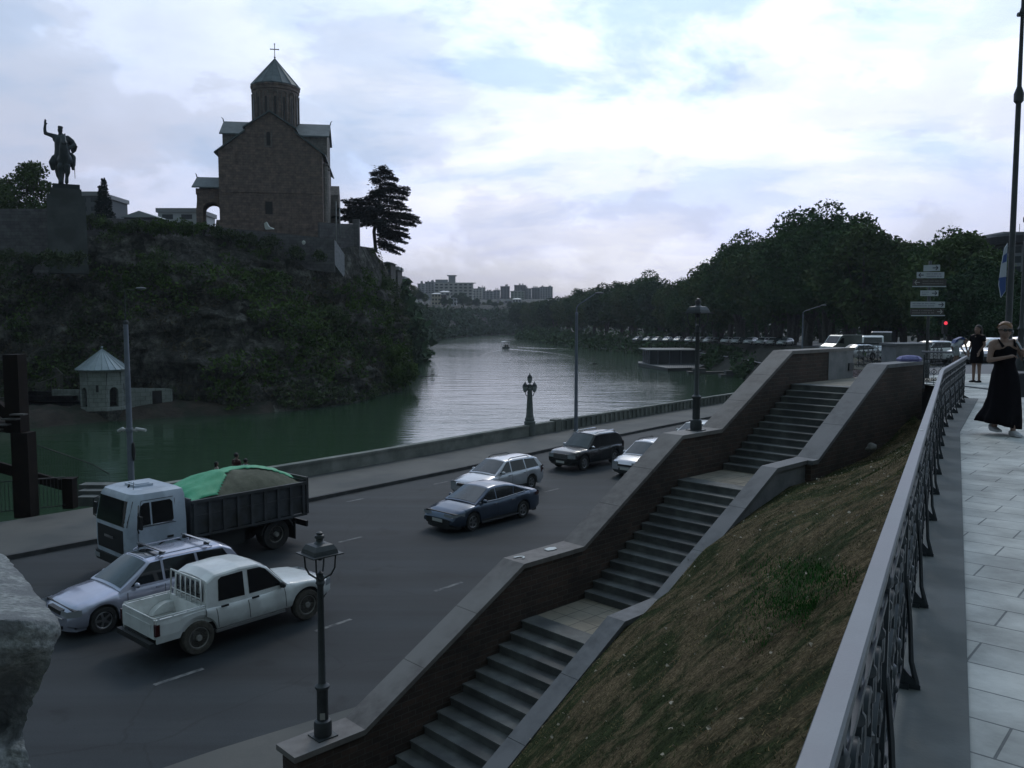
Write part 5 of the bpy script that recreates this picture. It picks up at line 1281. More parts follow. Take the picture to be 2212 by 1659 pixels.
class Car:
    def __init__(s, name, label, L, W, top, cab, zbelt, H, wb, fo, r, pm, pos, rz, zbot=.24, arch=None, crown=.03, group=None, tw=.205, rim=None, cabw=(.455, .36), xend=None):
        s.root = thing(name, label, 'car' if name != 'pickup_truck' else 'pickup', pos, rz, group)
        s.L, s.W, s.top, s.cab, s.zbelt, s.H, s.pm, s.crown = L, W, top, cab, zbelt, H, pm, crown
        s.xf = L/2 - fo; s.xr = s.xf - wb; s.r = r; s.ra = arch or r + .055; s.zbot = zbot; s.cw = cabw; s.tw = tw; s.rim = rim or r * .66
        s.xend = -L/2 if xend is None else xend
    def hw(s, x):
        a = abs(x) / (s.L/2); t = max(0, (a - .74) / .26); return s.W/2 * (1 - .15 * t * t * (1.0 if x > 0 else .7))
    def zt(s, x): return interp(s.top, x)
    def zb(s, x):
        z = s.zbot + .10 * max(0, (abs(x) / (s.L/2) - .9) / .1)
        for c in (s.xf, s.xr):
            d = abs(x - c)
            if d < s.ra: z = max(z, s.r + math.sqrt(s.ra ** 2 - d * d))
        return z
    def body(s, extra=None):
        xs = sorted(set([round(s.xend + k * .07, 3) for k in range(int((s.L/2 - s.xend) / .07) + 1)] + [s.L/2, s.xend, s.L/2 - .02, s.xf - s.ra, s.xf + s.ra, s.xr - s.ra, s.xr + s.ra]))
        xs = [x for x in xs if s.xend <= x <= s.L/2]; rings = []
        for x in xs:
            w = s.hw(x); zt = s.zt(x); zb = s.zb(x); f = lambda a: lerp(zb, zt, a)
            if zt < zb + .08: zt = zb + .08
            h = [(w * .93, f(0)), (w * .985, f(.10)), (w, f(.42)), (w * .995, f(.70)), (w * .965, f(.90)), (w * .90, zt), (w * .55, zt + s.crown * .8), (0, zt + s.crown)]
            rings.append([Vector((x, y, z)) for y, z in h] + [Vector((x, -y, z)) for y, z in h[-2::-1]])
        m = MB(); m.loft(rings, False, False, True)
        for rg, fl in ((rings[0], 1), (rings[-1], 0)): m.add(rg, [tuple(range(len(rg)))], False)
        if extra: extra(m)
        o = m.build('body', s.pm, s.root, angle=40)
        m = MB(); m.box(s.xend + .15, s.L/2 - .15, -s.W/2 + .10, s.W/2 - .10, s.zbot + .02, min(s.zbelt - .12, s.r * 2 + .05)); m.build('underbody', M_plas, s.root)
        return o
    def yc(s, z): return lerp(s.W * s.cw[0], s.W * s.cw[1], (z - s.zbelt) / (s.H - s.zbelt))
    def zc(s, x): return interp(s.cab, x)
    def cabin(s):
        x0, x1 = s.cab[0][0], s.cab[-1][0]; xs = [x0 + (x1 - x0) * k / 40 for k in range(41)] + [p[0] for p in s.cab]; xs = sorted(set(xs)); rings = []
        for x in xs:
            z = max(s.zc(x), s.zt(x) - .01); b = min(s.zt(x), s.zbelt) - .05; k = min(1, max(0, (z - s.zbelt) / .3)); rr = .055 * k + .002
            h = [(s.yc(b), b), (s.yc(z - rr), z - rr), (s.yc(z) * .965, z - rr * .35), (s.yc(z) * .86, z), (s.yc(z) * .5, z + .028), (0, z + .04)]
            rings.append([Vector((x, y, q)) for y, q in h] + [Vector((x, -y, q)) for y, q in h[-2::-1]])
        m = MB(); m.loft(rings, True, True, True); return m.build('cabin', s.pm, s.root, angle=30)
    def screen(s, xa, xb, name, mt, inset=.9):
        """glass laid on the sloping ends of the cabin between xa (low) and xb (high)"""
        n = 8; vs = []
        sl = Vector((s.zc(xa) - s.zc(xb), 0, xb - xa)); sl = sl.normalized() * (-1 if sl.z < 0 else 1) * .009
        for i in range(6):
            x = lerp(xa, xb, i / 5); z = s.zc(x)
            for k in range(n + 1):
                a = -1 + 2 * k / n; y = s.yc(z) * inset * a; q_ = abs(a) * inset; zz = z + .04 - .024 * q_ if q_ < .5 else z + .028 - .028 * min(1, (q_ - .5) / .36)
                vs.append(Vector((x, y, zz)) + sl)
        m = MB(); m.add(vs, [(i*(n+1)+k, i*(n+1)+k+1, (i+1)*(n+1)+k+1, (i+1)*(n+1)+k) for i in range(5) for k in range(n)], True)
        return m.build(name, mt, s.root, fixn=True)
    def side(s, polys, mt=None, frame=None):
        for sd in (1, -1):
            for p in polys:
                m = MB(); vs = [Vector((x, sd * (s.yc(z) + .007), z)) for x, z in p]; m.add(vs, [tuple(range(len(vs)))]); m.build('side_window', mt or M_glass, s.root)
    def seam(s, xs, z0=None):
        m = MB()
        for x in xs:
            for sd in (1, -1):
                pts = [Vector((x + .05 * (1 - a), sd * (s.hw(x) * interp([(0, .985), (.42, 1.0), (.7, .995), (.9, .965)], a) + .003), lerp(s.zbot, s.zt(x), a))) for a in (.1, .42, .7, .9)]
                for a, b in zip(pts, pts[1:]): d = Vector((.008, 0, 0)); m.add([a - d, a + d, b + d, b - d], [(0, 1, 2, 3)])
        m.build('door_seam', M_plas, s.root)
    def handles(s, xs, z, mt=None):
        for x in xs:
            for sd in (1, -1):
                m = MB(); y = sd * (s.hw(x) + .008); m.box(x - .09, x + .09, min(y - .015, y + .015), max(y - .015, y + .015), z - .018, z + .022); m.build('door_handle', mt or s.pm, s.root)
    def mirrors(s, x, z, mt=None):
        for sd in (1, -1):
            y = s.W * s.cw[0] + .10; m = MB(); m.sphere((x, sd * y, z), .1, 10, 8, sc=(.6, 1.15, .72)); m.tube([(x, sd * (y - .02), z - .04), (x + .02, sd * (s.W * s.cw[0] - .02), z - .09)], .022, 6); m.build('mirror', mt or s.pm, s.root)
    def patch(s, name, mt, x0, x1, ya, yb, z0, z1, round_=0):
        """lamp, grille or plate as a slightly proud block on the front or rear"""
        o = []
        m = MB(); m.box(min(x0, x1), max(x0, x1), ya, yb, z0, z1); return m.build(name, mt, s.root)
    def lamps(s, z, h, w, front=True, inn=.30):
        for sd in (1, -1):
            xe = (s.L/2 if front else s.xend); x_in = -.03 if front else .03
            pts = []
            for yy, back in ((s.hw(xe) * .99 - w, 0), (s.hw(xe) * .99, 0), (s.hw(xe - (inn if front else -inn) ) * 1.0 + .006, inn)):
                xx = xe + (.006 - back if front else -.006 + back); pts.append((xx, sd * yy))
            m = MB(); vs = [Vector((a, b, z - h/2)) for a, b in pts] + [Vector((a, b, z + h/2)) for a, b in pts]
            m.add(vs, [(0, 1, 4, 3), (1, 2, 5, 4)]); m.build('headlight' if front else 'tail_light', M_lamp if front else M_tail, s.root)
    def wheels(s, rimm=None, spokes=5, tm=None):
        for x in (s.xf, s.xr):
            for sd in (1, -1): wheel(s.root, x, sd * (s.W/2 - s.tw/2 - .015), s.r, s.tw, s.rim, rimm, spokes, tm, sd)
    def skirt(s, mt=None, z1=.34):
        m = MB(); xa, xb = s.xr + s.ra + .02, s.xf - s.ra - .02
        for sd in (1, -1): y = sd * (s.W/2 * .99); m.box(xa, xb, min(y, y - sd * .05), max(y, y - sd * .05) + .006, s.zbot - .04, z1)
        m.build('sill', mt or M_plas, s.root)
    def bumper(s, front=True, z0=.2, z1=.42, mt=None):
        xe = s.L/2 if front else s.xend; sg = 1 if front else -1; m = MB(); rings = []
        n = 10; out = []; inn_ = []
        for k in range(n + 1):
            a = -1 + 2 * k / n; y = a * s.hw(xe) * 1.02; b = .22 * abs(a) ** 3
            out.append(Vector((xe + sg * (.03 - b), y, 0))); inn_.append(Vector((xe + sg * (-.2 - b), y, 0)))
        vs = [p + Vector((0, 0, z)) for z in (z0, z1) for p in out + inn_]; N2 = 2 * (n + 1); fs = []
        for k in range(n):
            fs += [(k, k + 1, N2 + k + 1, N2 + k), (N2 + k, N2 + k + 1, N2 + n + 1 + k + 1, N2 + n + 1 + k), (k, n + 1 + k, n + 2 + k, k + 1)]
        fs += [(0, N2, N2 + n + 1, n + 1), (n, 2*n + 1, N2 + 2*n + 1, N2 + n)]
        m.add(vs, fs, False); return m.build('bumper', mt or M_plas, s.root)
    def plate(s, front=True, z=.42):
        xe = s.L/2 + .036 if front else s.xend - .036; m = MB(); m.box(xe - .006, xe + .006, -.26, .26, z - .055, z + .055); return m.build('number_plate', M_plate, s.root)
def dir_rz(a, b): return math.atan2(b.y - a.y, b.x - a.x)
ROAD_A = math.atan2(.751, .66)
def place_left(px, py, hw, wb_back, ang):
    """centre of a car heading down the road whose front-left tyre touches the road at the pixel; wb_back = distance wheel to centre"""
    p = gz(px, py, RZ); h = Vector((math.cos(ang), math.sin(ang), 0)); l = Vector((-h.y, h.x, 0)); return p - h * wb_back - l * (hw - .08)
DOWN = ROAD_A + math.pi

# ---- blue sedan
pb = paint('blue_paint', (.060, .082, .125), .28, .5)
p = gz(1020, 1147, RZ).lerp(gz(1131, 1117, RZ), .5); ang = DOWN - R(1.5); h = Vector((math.cos(ang), math.sin(ang), 0)); l = Vector((-h.y, h.x, 0)); c = p - l * .80 + h * .02
s = Car('sedan', 'dark blue sedan with light grey tinted windscreen, nearest of the oncoming cars', 4.63, 1.78,
        [(-2.315, .86), (-2.2, .99), (-1.75, 1.02), (-1.3, .99), (0, .93), (.9, .94), (1.5, .86), (1.95, .76), (2.2, .64), (2.315, .50)],
        [(-1.95, 1.0), (-1.05, 1.33), (-.55, 1.42), (-.05, 1.435), (.35, 1.40), (1.22, .93)], .95, 1.435, 2.70, .95, .33, pb, (c.x, c.y, RZ), ang)
s.body(); s.cabin(); s.screen(1.16, .42, 'windscreen', M_ws); s.screen(-1.85, -1.12, 'rear_window', M_glass, .86)
s.side([[(.98, .975), (.28, 1.345), (.12, 1.36), (.12, .965)], [(.06, .965), (.06, 1.362), (-.62, 1.355), (-.90, 1.30), (-.80, .985)], [(-.86, .99), (-.95, 1.285), (-1.50, 1.05)]])
s.seam([1.05, .08, -.9]); s.handles([.22, -.72], .83, M_chrome); s.mirrors(.82, 1.0); s.wheels(M_rim, 5); s.skirt(); s.bumper(True, .17, .30); s.bumper(False, .2, .40)
s.patch('grille', M_plas, 2.0, 2.325, -.62, .62, .30, .50); s.lamps(.655, .10, .42, True, .5); s.lamps(.86, .13, .38, False, .3); s.plate(True, .44); s.plate(False, .6)
m = MB(); 
for sd in (1, -1): m.tube([(1.0, sd * (s.yc(.965) + .012), .962), (0, sd * (s.yc(.95) + .012), .955), (-1.5, sd * (s.yc(1.01) + .012), 1.035)], .009, 5)
m.build('window_trim', M_chrome, s.root)
m = MB()
for sd in (1, -1): m.box(-1.0, .95, sd * .90 - .008, sd * .90 + .008, .245, .27)
m.build('sill_trim', M_chrome, s.root)

# ---- station wagons
def wagon(label, paintm, wx, wy, which, ang, L=4.5, W=1.72, H=1.47, rails=True, bars=False, sun=False, name='station_wagon', r=.31, dx=0, dy=0):
    wb = 2.68 if L < 4.65 else 2.83; fo = .92 if L < 4.65 else .80; xf = L/2 - fo; xr = xf - wb
    pt = gz(wx, wy, RZ); h = Vector((math.cos(ang), math.sin(ang), 0)); l = Vector((-h.y, h.x, 0)); back = xf if which == 'f' else xr
    c = pt - h * back - l * (W/2 - .08); c += h * dx + l * dy; e = L/2
    s = Car(name, label, L, W, [(-e, .90), (-e + .1, 1.0), (-e + .5, .98), (0, .93), (e - 1.45, .93), (e - .75, .83), (e - .25, .72), (e, .56)],
            [(-e + .03, .92), (-e + .32, 1.36), (-e + .6, H - .02), (-.3, H), (e - 2.05, H - .03), (e - 1.22, .93)], .95, H, wb, fo, r, paintm, (c.x, c.y, RZ), ang)
    s.body(); s.cabin(); s.screen(e - 1.28, e - 2.0, 'windscreen', M_ws); s.screen(-e + .07, -e + .30, 'rear_window', M_glass, .86)
    a = e - 2.1; zt = H - .075
    s.side([[(e - 1.5, .965), (a + .02, zt), (.0, zt + .01), (.0, .96)], [(-.07, .96), (-.07, zt + .01), (-.92, zt + .01), (-.98, .97)], [(-1.05, .97), (-1.0, zt + .005), (-e + .58, zt - .04), (-e + .36, 1.0)]])
    s.seam([e - 1.4, -.03, -1.02]); s.handles([.14, -.86], .84); s.mirrors(e - 1.62, 1.0); s.wheels(M_rim, 5); s.skirt(); s.bumper(True, .18, .46, paintm); s.bumper(False, .2, .5, paintm)
    s.patch('grille', M_plas, e - .3, e + .008, -.36, .36, .55, .66); s.lamps(.63, .15, .34, True, .3); s.lamps(.85, .3, .16, False, .25); s.plate(True, .36); s.plate(False, .62)
    m = MB(); m.box(e - .2, e + .038, -.45, .45, .22, .30); m.build('air_intake', M_plas, s.root)
    for sd in (1, -1):
        m = MB(); y = sd * s.yc(H - .03) * .93; zz = H + .065
        m.tube([(a - .15, y, H - .01), (a - .32, y, zz), (-e + 1.05, y, zz), (-e + .85, y, H - .01)], .018, 6); m.build('roof_rail', M_plas if not bars else paintm, s.root)
    if bars:
        for x in (-.1, -1.35):
            m = MB(); m.box(x - .035, x + .035, -.72, .72, H + .12, H + .15); m.build('roof_bar', M_chrome, s.root)
            for sd in (1, -1): m = MB(); m.box(x - .06, x + .06, sd * .57 - .04, sd * .57 + .04, H + .04, H + .118); m.build('bar_foot', M_plas, s.root)
    if sun:
        s.screen(e - 2.02, e - 2.5, 'sunroof', M_glass, .62)
    return s
psl = paint('silver_paint', (.55, .55, .58), .26, .35); pml = paint('lilac_silver_paint', (.43, .44, .54), .26, .4)
wagon('silver station wagon behind the dark blue sedan, black roof rails', psl, 1147, 1056, 'r', DOWN, r=.32)
mz = wagon('silver estate car with two roof bars and a sunroof, beside the lorry', pml, 224, 1367, 'f', DOWN + R(1), L=4.68, W=1.80, H=1.50, bars=True, sun=True, r=.325)
m = MB(); m.tube([(2.36, -.55, .50), (2.385, 0, .50), (2.36, .55, .50)], .02, 6); m.build('bumper_trim', M_chrome, mz.root)
m = MB(); m.box(1.06, 1.10, -.4, .4, .955, .972); m.build('wiper_cowl', M_plas, mz.root)

# ---- dark SUV
pk = paint('black_paint', (.012, .014, .016), .25, .2)
a_ = gz(1261, 1016, RZ); ang = DOWN - R(1); h = Vector((math.cos(ang), math.sin(ang), 0)); l = Vector((-h.y, h.x, 0)); c = a_ - h * 1.35 - l * .82
s = Car('suv', 'black boxy off-road car with roof rails and a chrome grille', 4.44, 1.81,
        [(-2.22, .98), (-2.1, 1.06), (0, 1.02), (.85, 1.04), (1.6, 1.0), (2.0, .95), (2.22, .80)],
        [(-2.16, 1.05), (-1.95, 1.55), (-1.6, 1.70), (-.3, 1.73), (.25, 1.70), (.98, 1.04)], 1.06, 1.73, 2.62, .87, .37, pk, (c.x, c.y, RZ), ang, zbot=.34, cabw=(.46, .385))
s.body(); s.cabin(); s.screen(.93, .32, 'windscreen', M_ws); s.screen(-2.12, -1.92, 'rear_window', M_glass, .86)
s.side([[(.72, 1.09), (.18, 1.62), (-.05, 1.64), (-.05, 1.08)], [(-.12, 1.08), (-.12, 1.64), (-.92, 1.64), (-.96, 1.09)], [(-1.03, 1.09), (-1.0, 1.63), (-1.72, 1.58), (-1.85, 1.15)]])
s.seam([.9, -.08, -1.0]); s.handles([.1, -.85], .95, M_chrome); s.mirrors(.72, 1.12, M_chrome); s.wheels(M_rim, 6); s.skirt(); s.bumper(True, .3, .55); s.bumper(False, .3, .6)
for k in range(3): s.patch('grille_bar', M_chrome, 2.15, 2.235, -.45, .45, .63 + k * .075, .67 + k * .075)
s.patch('grille', M_plas, 1.9, 2.226, -.47, .47, .60, .86); s.lamps(.76, .2, .32, True, .16); s.lamps(1.0, .3, .15, False, .2); s.plate(True, .46); s.plate(False, .75)
for sd in (1, -1):
    m = MB(); y = sd * .60; m.tube([(.1, y, 1.70), (-.0, y, 1.80), (-1.5, y, 1.80), (-1.65, y, 1.68)], .024, 6); m.build('roof_rail', M_chrome, s.root)
m = MB(); m.box(-1.9, 0.1, .845, .86, 1.02, 1.05); m.box(-1.9, 0.1, -.86, -.845, 1.02, 1.05); m.build('side_trim', M_chrome, s.root)

# ---- silver crossover half hidden by the stair wall, white car beyond
p = gz(1345, 1033, RZ); ang = DOWN; h = Vector((math.cos(ang), math.sin(ang), 0)); c = p - h * 2.07 + Vector((.1, 0, 0))
def hatch(name, label, c, ang, pm_, H=1.60):
    s = Car(name, label, 4.14, 1.76, [(-2.07, .95), (-1.95, 1.04), (0, .98), (.75, 1.0), (1.4, .92), (1.85, .80), (2.07, .62)],
        [(-2.0, 1.02), (-1.7, 1.42), (-1.3, H - .03), (-.2, H), (.2, H - .03), (1.05, .98)], 1.0, H, 2.5, .85, .33, pm_, (c.x, c.y, RZ), ang, zbot=.28)
    s.body(); s.cabin(); s.screen(.99, .27, 'windscreen', M_ws); s.screen(-1.95, -1.72, 'rear_window', M_glass, .86)
    s.side([[(.78, 1.02), (.1, 1.5), (-.05, 1.51), (-.05, 1.01)], [(-.12, 1.01), (-.12, 1.51), (-.9, 1.5), (-.93, 1.03)], [(-1.0, 1.03), (-.98, 1.49), (-1.4, 1.42), (-1.6, 1.1)]])
    s.seam([.9, -.08, -1.0]); s.handles([.1, -.85], .9); s.mirrors(.72, 1.06); s.wheels(M_rim, 5); s.skirt(); s.bumper(True, .24, .48); s.bumper(False, .26, .5)
    s.patch('grille', M_plas, 1.8, 2.078, -.42, .42, .56, .66); s.lamps(.70, .15, .36, True, .35); s.lamps(.95, .25, .2, False, .25); s.plate(True, .45); s.plate(False, .7)
    for sd in (1, -1):
        m = MB(); y = sd * .58; m.tube([(.05, y, H - .02), (-.1, y, H + .06), (-1.3, y, H + .05), (-1.45, y, H - .04)], .018, 6); m.build('roof_rail', M_plas, s.root)
    return s
hatch('hatchback', 'silver crossover partly hidden behind the stair wall, dark grille to the left', c, ang, psl)
pw = paint('white_paint', (.74, .75, .75), .35, 0.0)
c2 = gz(1494, 968, RZ); hatch('hatchback', 'white car whose roof shows just behind the upper stair lamp', c2 + h * -.6, DOWN, pw, 1.5)

# ---- white pickup
pwd = mat('worn_white_paint', (.66, .68, .67), .4, (.76, .78, .77), 1.4, coat=.35, col3=(.60, .61, .60), s3=2.0)
p = gz(428, 1412, RZ).lerp(gz(662, 1337, RZ), .5); ang = dir_rz(gz(428, 1412, RZ), gz(662, 1337, RZ)); h = Vector((math.cos(ang), math.sin(ang), 0)); l = Vector((-h.y, h.x, 0))
e = 2.46
s = Car('pickup_truck', 'white double-cab pickup with an empty bed and rear ladder guard, driving away', 4.92, 1.70,
        [(-2.2, 1.02), (.5, 1.0), (1.05, 1.05), (1.7, 1.02), (2.15, .96), (2.40, .86), (2.46, .80)],
        [(-1.05, 1.02), (-.98, 1.60), (-.75, 1.72), (-.1, 1.755), (.35, 1.73), (.62, 1.60), (1.12, 1.06)], 1.04, 1.755, 2.94, .78, .385, pwd, (0, 0, RZ), ang, zbot=.46, arch=.46, xend=-1.06, cabw=(.46, .395), tw=.24)
c = p + l * (s.W/2 - .10) - h * ((s.xf + s.xr) / 2); s.root.location = (c.x, c.y, RZ)
s.body(); s.cabin(); s.screen(1.07, .55, 'windscreen', M_ws); 
s.side([[(.98, 1.09), (.55, 1.56), (.40, 1.635), (.06, 1.645), (.06, 1.08)], [(-.06, 1.08), (-.06, 1.645), (-.62, 1.63), (-.70, 1.58), (-.74, 1.10)]])
m = MB(); m.add([Vector((-1.052, y, z)) for y, z in ((-.64, 1.13), (.64, 1.13), (.58, 1.55), (-.58, 1.55))], [(0, 1, 2, 3)]); m.build('rear_window', M_glass, s.root)
s.seam([1.0, .0, -.82]); s.handles([.18, -.62], .98, M_plas); s.mirrors(.92, 1.10, M_plas); s.wheels(M_steel, 0, M_tyred); s.bumper(True, .42, .70)
s.patch('grille', M_chrome, 2.2, 2.47, -.45, .45, .76, .88); s.lamps(.82, .16, .30, True, .2)
# bed
xb0, xb1 = -2.24, -1.10; fz = .66; rim_ = 1.06
m = MB(); pts = []
xs = [xb0 + (xb1 - xb0) * k / 30 for k in range(31)] + [s.xr - s.ra, s.xr + s.ra]; xs = sorted(x for x in xs if xb0 <= x <= xb1)
for sd in (1, -1):
    rings = []
    for x in xs:
        zb = max(.52, s.zb(x)); w = .845; yy = lambda v: sd * v
        rings.append([Vector((x, yy(w * .965), zb)), Vector((x, yy(w), lerp(zb, rim_, .3))), Vector((x, yy(w), lerp(zb, rim_, .75))), Vector((x, yy(w * .985), rim_ - .05)), Vector((x, yy(w * .985), rim_)), Vector((x, yy(w - .075), rim_)), Vector((x, yy(w - .08), fz)), Vector((x, yy(w - .08), zb))])
    m.loft(rings, True, True, False)
m.box(xb0, xb1, -.76, .76, fz - .05, fz); m.box(xb1 - .05, xb1, -.765, .765, fz, rim_)
m.build('bed', pwd, s.root, angle=30)
m = MB()
for k in range(9): m.box(xb0 + .08, xb1 - .06, -.66 + k * .16, -.60 + k * .16, fz, fz + .016)
m.build('bed_floor_ribs', mat('scuffed_white', (.36, .37, .34), .7, (.48, .48, .46), 3), s.root)
m = MB(); m.box(xb0 - .035, xb0 - .002, -.765, .765, .62, rim_ - .01); m.box(xb0 - .048, xb0 - .036, -.62, .62, .70, .93); m.build('tailgate', pwd, s.root)
m = MB()
for sd in (1, -1): m.tube([(xb0 + .02, sd * .80, rim_ + .035), (xb1, sd * .80, rim_ + .035)], .016, 6)
for sd in (1, -1):
    for x in (-2.18, -1.85, -1.5, -1.15): m.box(x - .02, x + .02, sd * .80 - .012, sd * .80 + .012, rim_, rim_ + .03)
m.tube([(xb0 - .018, -.74, rim_ + .01), (xb0 - .018, .74, rim_ + .01)], .018, 6); m.build('bed_rail', pwd, s.root)
for sd in (1, -1):
    m = MB(); m.prism([(s.xr + .5 * math.cos(R(a)), .42 + .5 * math.sin(R(a))) for a in range(29, 152, 8)], sd * .55, sd * .763, lambda a, b, c: (a, c, b), True); m.build('wheel_housing', pwd, s.root)
    m = MB(); m.box(xb0 - .045, xb0 + .06, sd * .845 - .07 if sd > 0 else -.855, .855 if sd > 0 else -.845 + .07, .70, .96); m.build('tail_light', M_tail, s.root)
m = MB(); m.box(xb0 - .16, xb0 - .05, -.80, .80, .44, .56); m.build('rear_bumper', M_plas, s.root)
g = MB(); xg = xb1 - .03
g.tube([(xg, -.72, rim_), (xg, -.68, 1.66), (xg, .68, 1.66), (xg, .72, rim_)], .022, 6); g.tube([(xg, -.7, 1.22), (xg, .7, 1.22)], .016, 6)
for k in range(5): y = -.46 + k * .23; g.tube([(xg, y, rim_), (xg, y, 1.66)], .018, 5)
g.build('window_guard', pwd, s.root)
m = MB()
for sd in (1, -1): m.box(-.85, 1.0, sd * .80 - .06, sd * .80 + .09 * (sd > 0) , .40, .46)
m.build('side_step', mat('dull_alloy', (.22, .22, .22), .5, metal=.4), s.root)
m = MB(); m.box(-2.3, 2.3, -.45, .45, .38, .60); m.build('chassis', M_plas, s.root)

# ---- dump lorry
pc = mat('lorry_white', (.42, .48, .57), .45, (.52, .58, .66), 1.1, coat=.3, col3=(.36, .41, .48), s3=1.6)
M_bed = mat('tipper_steel', (.050, .056, .066), .55, (.085, .09, .10), 1.6, metal=.2, bump=.004, bscale=10, col3=(.045, .045, .045), s3=1.2)
rw_ = gz(598, 1186, RZ); ang = DOWN; h = Vector((math.cos(ang), math.sin(ang), 0)); l = Vector((-h.y, h.x, 0))
W2 = 1.22
c = rw_ + h * 1.75 - l * (W2 - .1)           # rear axle at x=-1.75
T = thing('dump_truck', 'white-cabbed tipper lorry carrying sand under a green net', 'lorry', (c.x, c.y, RZ), ang)
XF = 3.14                                     # cab front
def cabring(z, fr, w, back):
    rr = .30; pts = []
    for k in range(6):
        q = R(90) * k / 5; pts.append((fr - rr + rr * math.sin(q) , -(w - rr) - rr * math.cos(q)))
    pts = pts + [(x, -y) for x, y in reversed(pts)]
    # slight bow of the front
    out = [(back, -w)] + [(x + .05 * (1 - (y / w) ** 2), y) for x, y in pts] + [(back, w)]
    return [Vector((x, y, z)) for x, y in out]
xbk = XF - 1.72
rings = [cabring(.62, XF - .02, W2 - .03, xbk), cabring(.95, XF, W2, xbk), cabring(1.62, XF, W2, xbk), cabring(1.72, XF - .01, W2 - .01, xbk), cabring(2.38, XF - .13, W2 - .08, xbk), cabring(2.54, XF - .22, W2 - .15, xbk + .03), cabring(2.61, XF - .40, W2 - .33, xbk + .12)]
m = MB(); m.loft(rings, True, True, True); cab = m.build('cab', pc, T, angle=38)
def front_panel(name, mt, z0, z1, yw, proud=.012, n=12, zs=5):
    vs = []
    def cabx(z, y):
        for a, b in zip(rings, rings[1:]):
            if a[0].z <= z <= b[0].z:
                t = (z - a[0].z) / (b[0].z - a[0].z); out = []
                for rg in (a, b):
                    best = None
                    for p, q in zip(rg[1:-2], rg[2:-1]):
                        if min(p.y, q.y) - 1e-6 <= y <= max(p.y, q.y) + 1e-6:
                            u = 0 if abs(q.y - p.y) < 1e-6 else (y - p.y) / (q.y - p.y); best = max(best or -9, lerp(p.x, q.x, u))
                    out.append(best if best is not None else rg[6].x)
                return lerp(out[0], out[1], t)
        return XF
    for i in range(zs + 1):
        z = lerp(z0, z1, i / zs)
        for k in range(n + 1):
            y = lerp(-yw, yw, k / n); vs.append(Vector((cabx(z, y) + proud, y, z)))
    m = MB(); m.add(vs, [(i*(n+1)+k, i*(n+1)+k+1, (i+1)*(n+1)+k+1, (i+1)*(n+1)+k) for i in range(zs) for k in range(n)], True); return m.build(name, mt, T)
front_panel('windscreen', M_glass, 1.62, 2.36, 1.06); front_panel('grille', mat('lorry_grille', (.012, .013, .015), .7), .80, 1.50, .86)
m = MB(); m.box(XF + .055, XF + .075, -.30, .30, 1.18, 1.26); m.build('badge_strip', M_chrome, T)
m = MB(); m.loft([cabring(.40, XF + .04, W2, XF - .75), cabring(.66, XF + .05, W2 + .02, XF - .75)], True, True, False); bmp = m.build('bumper', mat('bumper_grey', (.018, .019, .020), .8), T)
for sd in (1, -1):
    m = MB(); m.box(XF + .02, XF + .075, sd * .85 - .16, sd * .85 + .16, .46, .60); m.build('headlight', M_lamp, T)
    # door with its glass
    y = sd * (W2 + .004)
    def sp(x, z, off=.006): return Vector((x, sd * (lerp(W2, W2 - .08, max(0, (z - 1.72) / .66)) + off), z))
    for poly in ([(XF - .30, 1.62), (XF - .36, 2.2), (XF - .47, 2.29), (XF - .64, 2.29), (XF - .64, 1.62)], [(XF - .69, 1.62), (XF - .69, 2.29), (XF - 1.26, 2.29), (XF - 1.33, 2.21), (XF - 1.33, 1.70), (XF - 1.26, 1.62)]):
        m = MB(); m.add([sp(x, z) for x, z in poly], [tuple(range(len(poly)))]); m.build('side_window', M_glass, T)
    m = MB(); 
    for pa, pb_ in (((XF - .25, .68), (XF - .25, 1.62)), ((XF - .25, 1.62), (XF - .40, 2.36)), ((XF - .40, 2.36), (XF - 1.36, 2.36)), ((XF - 1.40, 2.30), (XF - 1.40, .78)), ((XF - .25, 1.60), (XF - 1.4, 1.60))):
        m.tube([sp(*pa, .004), sp(*pb_, .004)], .008, 4)
    m.build('door_seam', M_plas, T)
    m = MB(); m.tube([sp(XF - .28, 1.635, .012), sp(XF - 1.32, 1.635, .012)], .013, 4); m.build('window_trim', M_chrome, T)
    m = MB(); m.box(XF - 1.30, XF - 1.12, min(sd * W2, sd * (W2 + .035)), max(sd * W2, sd * (W2 + .035)), 1.16, 1.22); m.build('door_handle', M_plas, T)
    m = MB(); m.tube([(XF - .28, sd * (W2), 1.45), (XF - .12, sd * (W2 + .28), 1.62), (XF - .14, sd * (W2 + .30), 2.1), (XF - .3, sd * (W2 - .02), 2.25)], .018, 6); m.box(XF - .22, XF - .16, sd * (W2 + .29) - .11, sd * (W2 + .29) + .11, 1.62, 2.0); m.build('mirror', M_plas, T)
m = MB(); m.box(XF - 1.15, XF - .60, -.35, .35, 2.605, 2.68); m.box(XF - 1.07, XF - .68, -.27, .27, 2.682, 2.705); m.build('roof_hatch', pc, T)
m = MB(); m.tube([(XF - .45, .55, 2.56), (XF - .47, .56, 2.84)], .008, 4); m.tube([(XF - .5, .1, 2.60), (XF - .55, .1, 2.70)], .03, 5); m.build('antenna', M_plas, T)
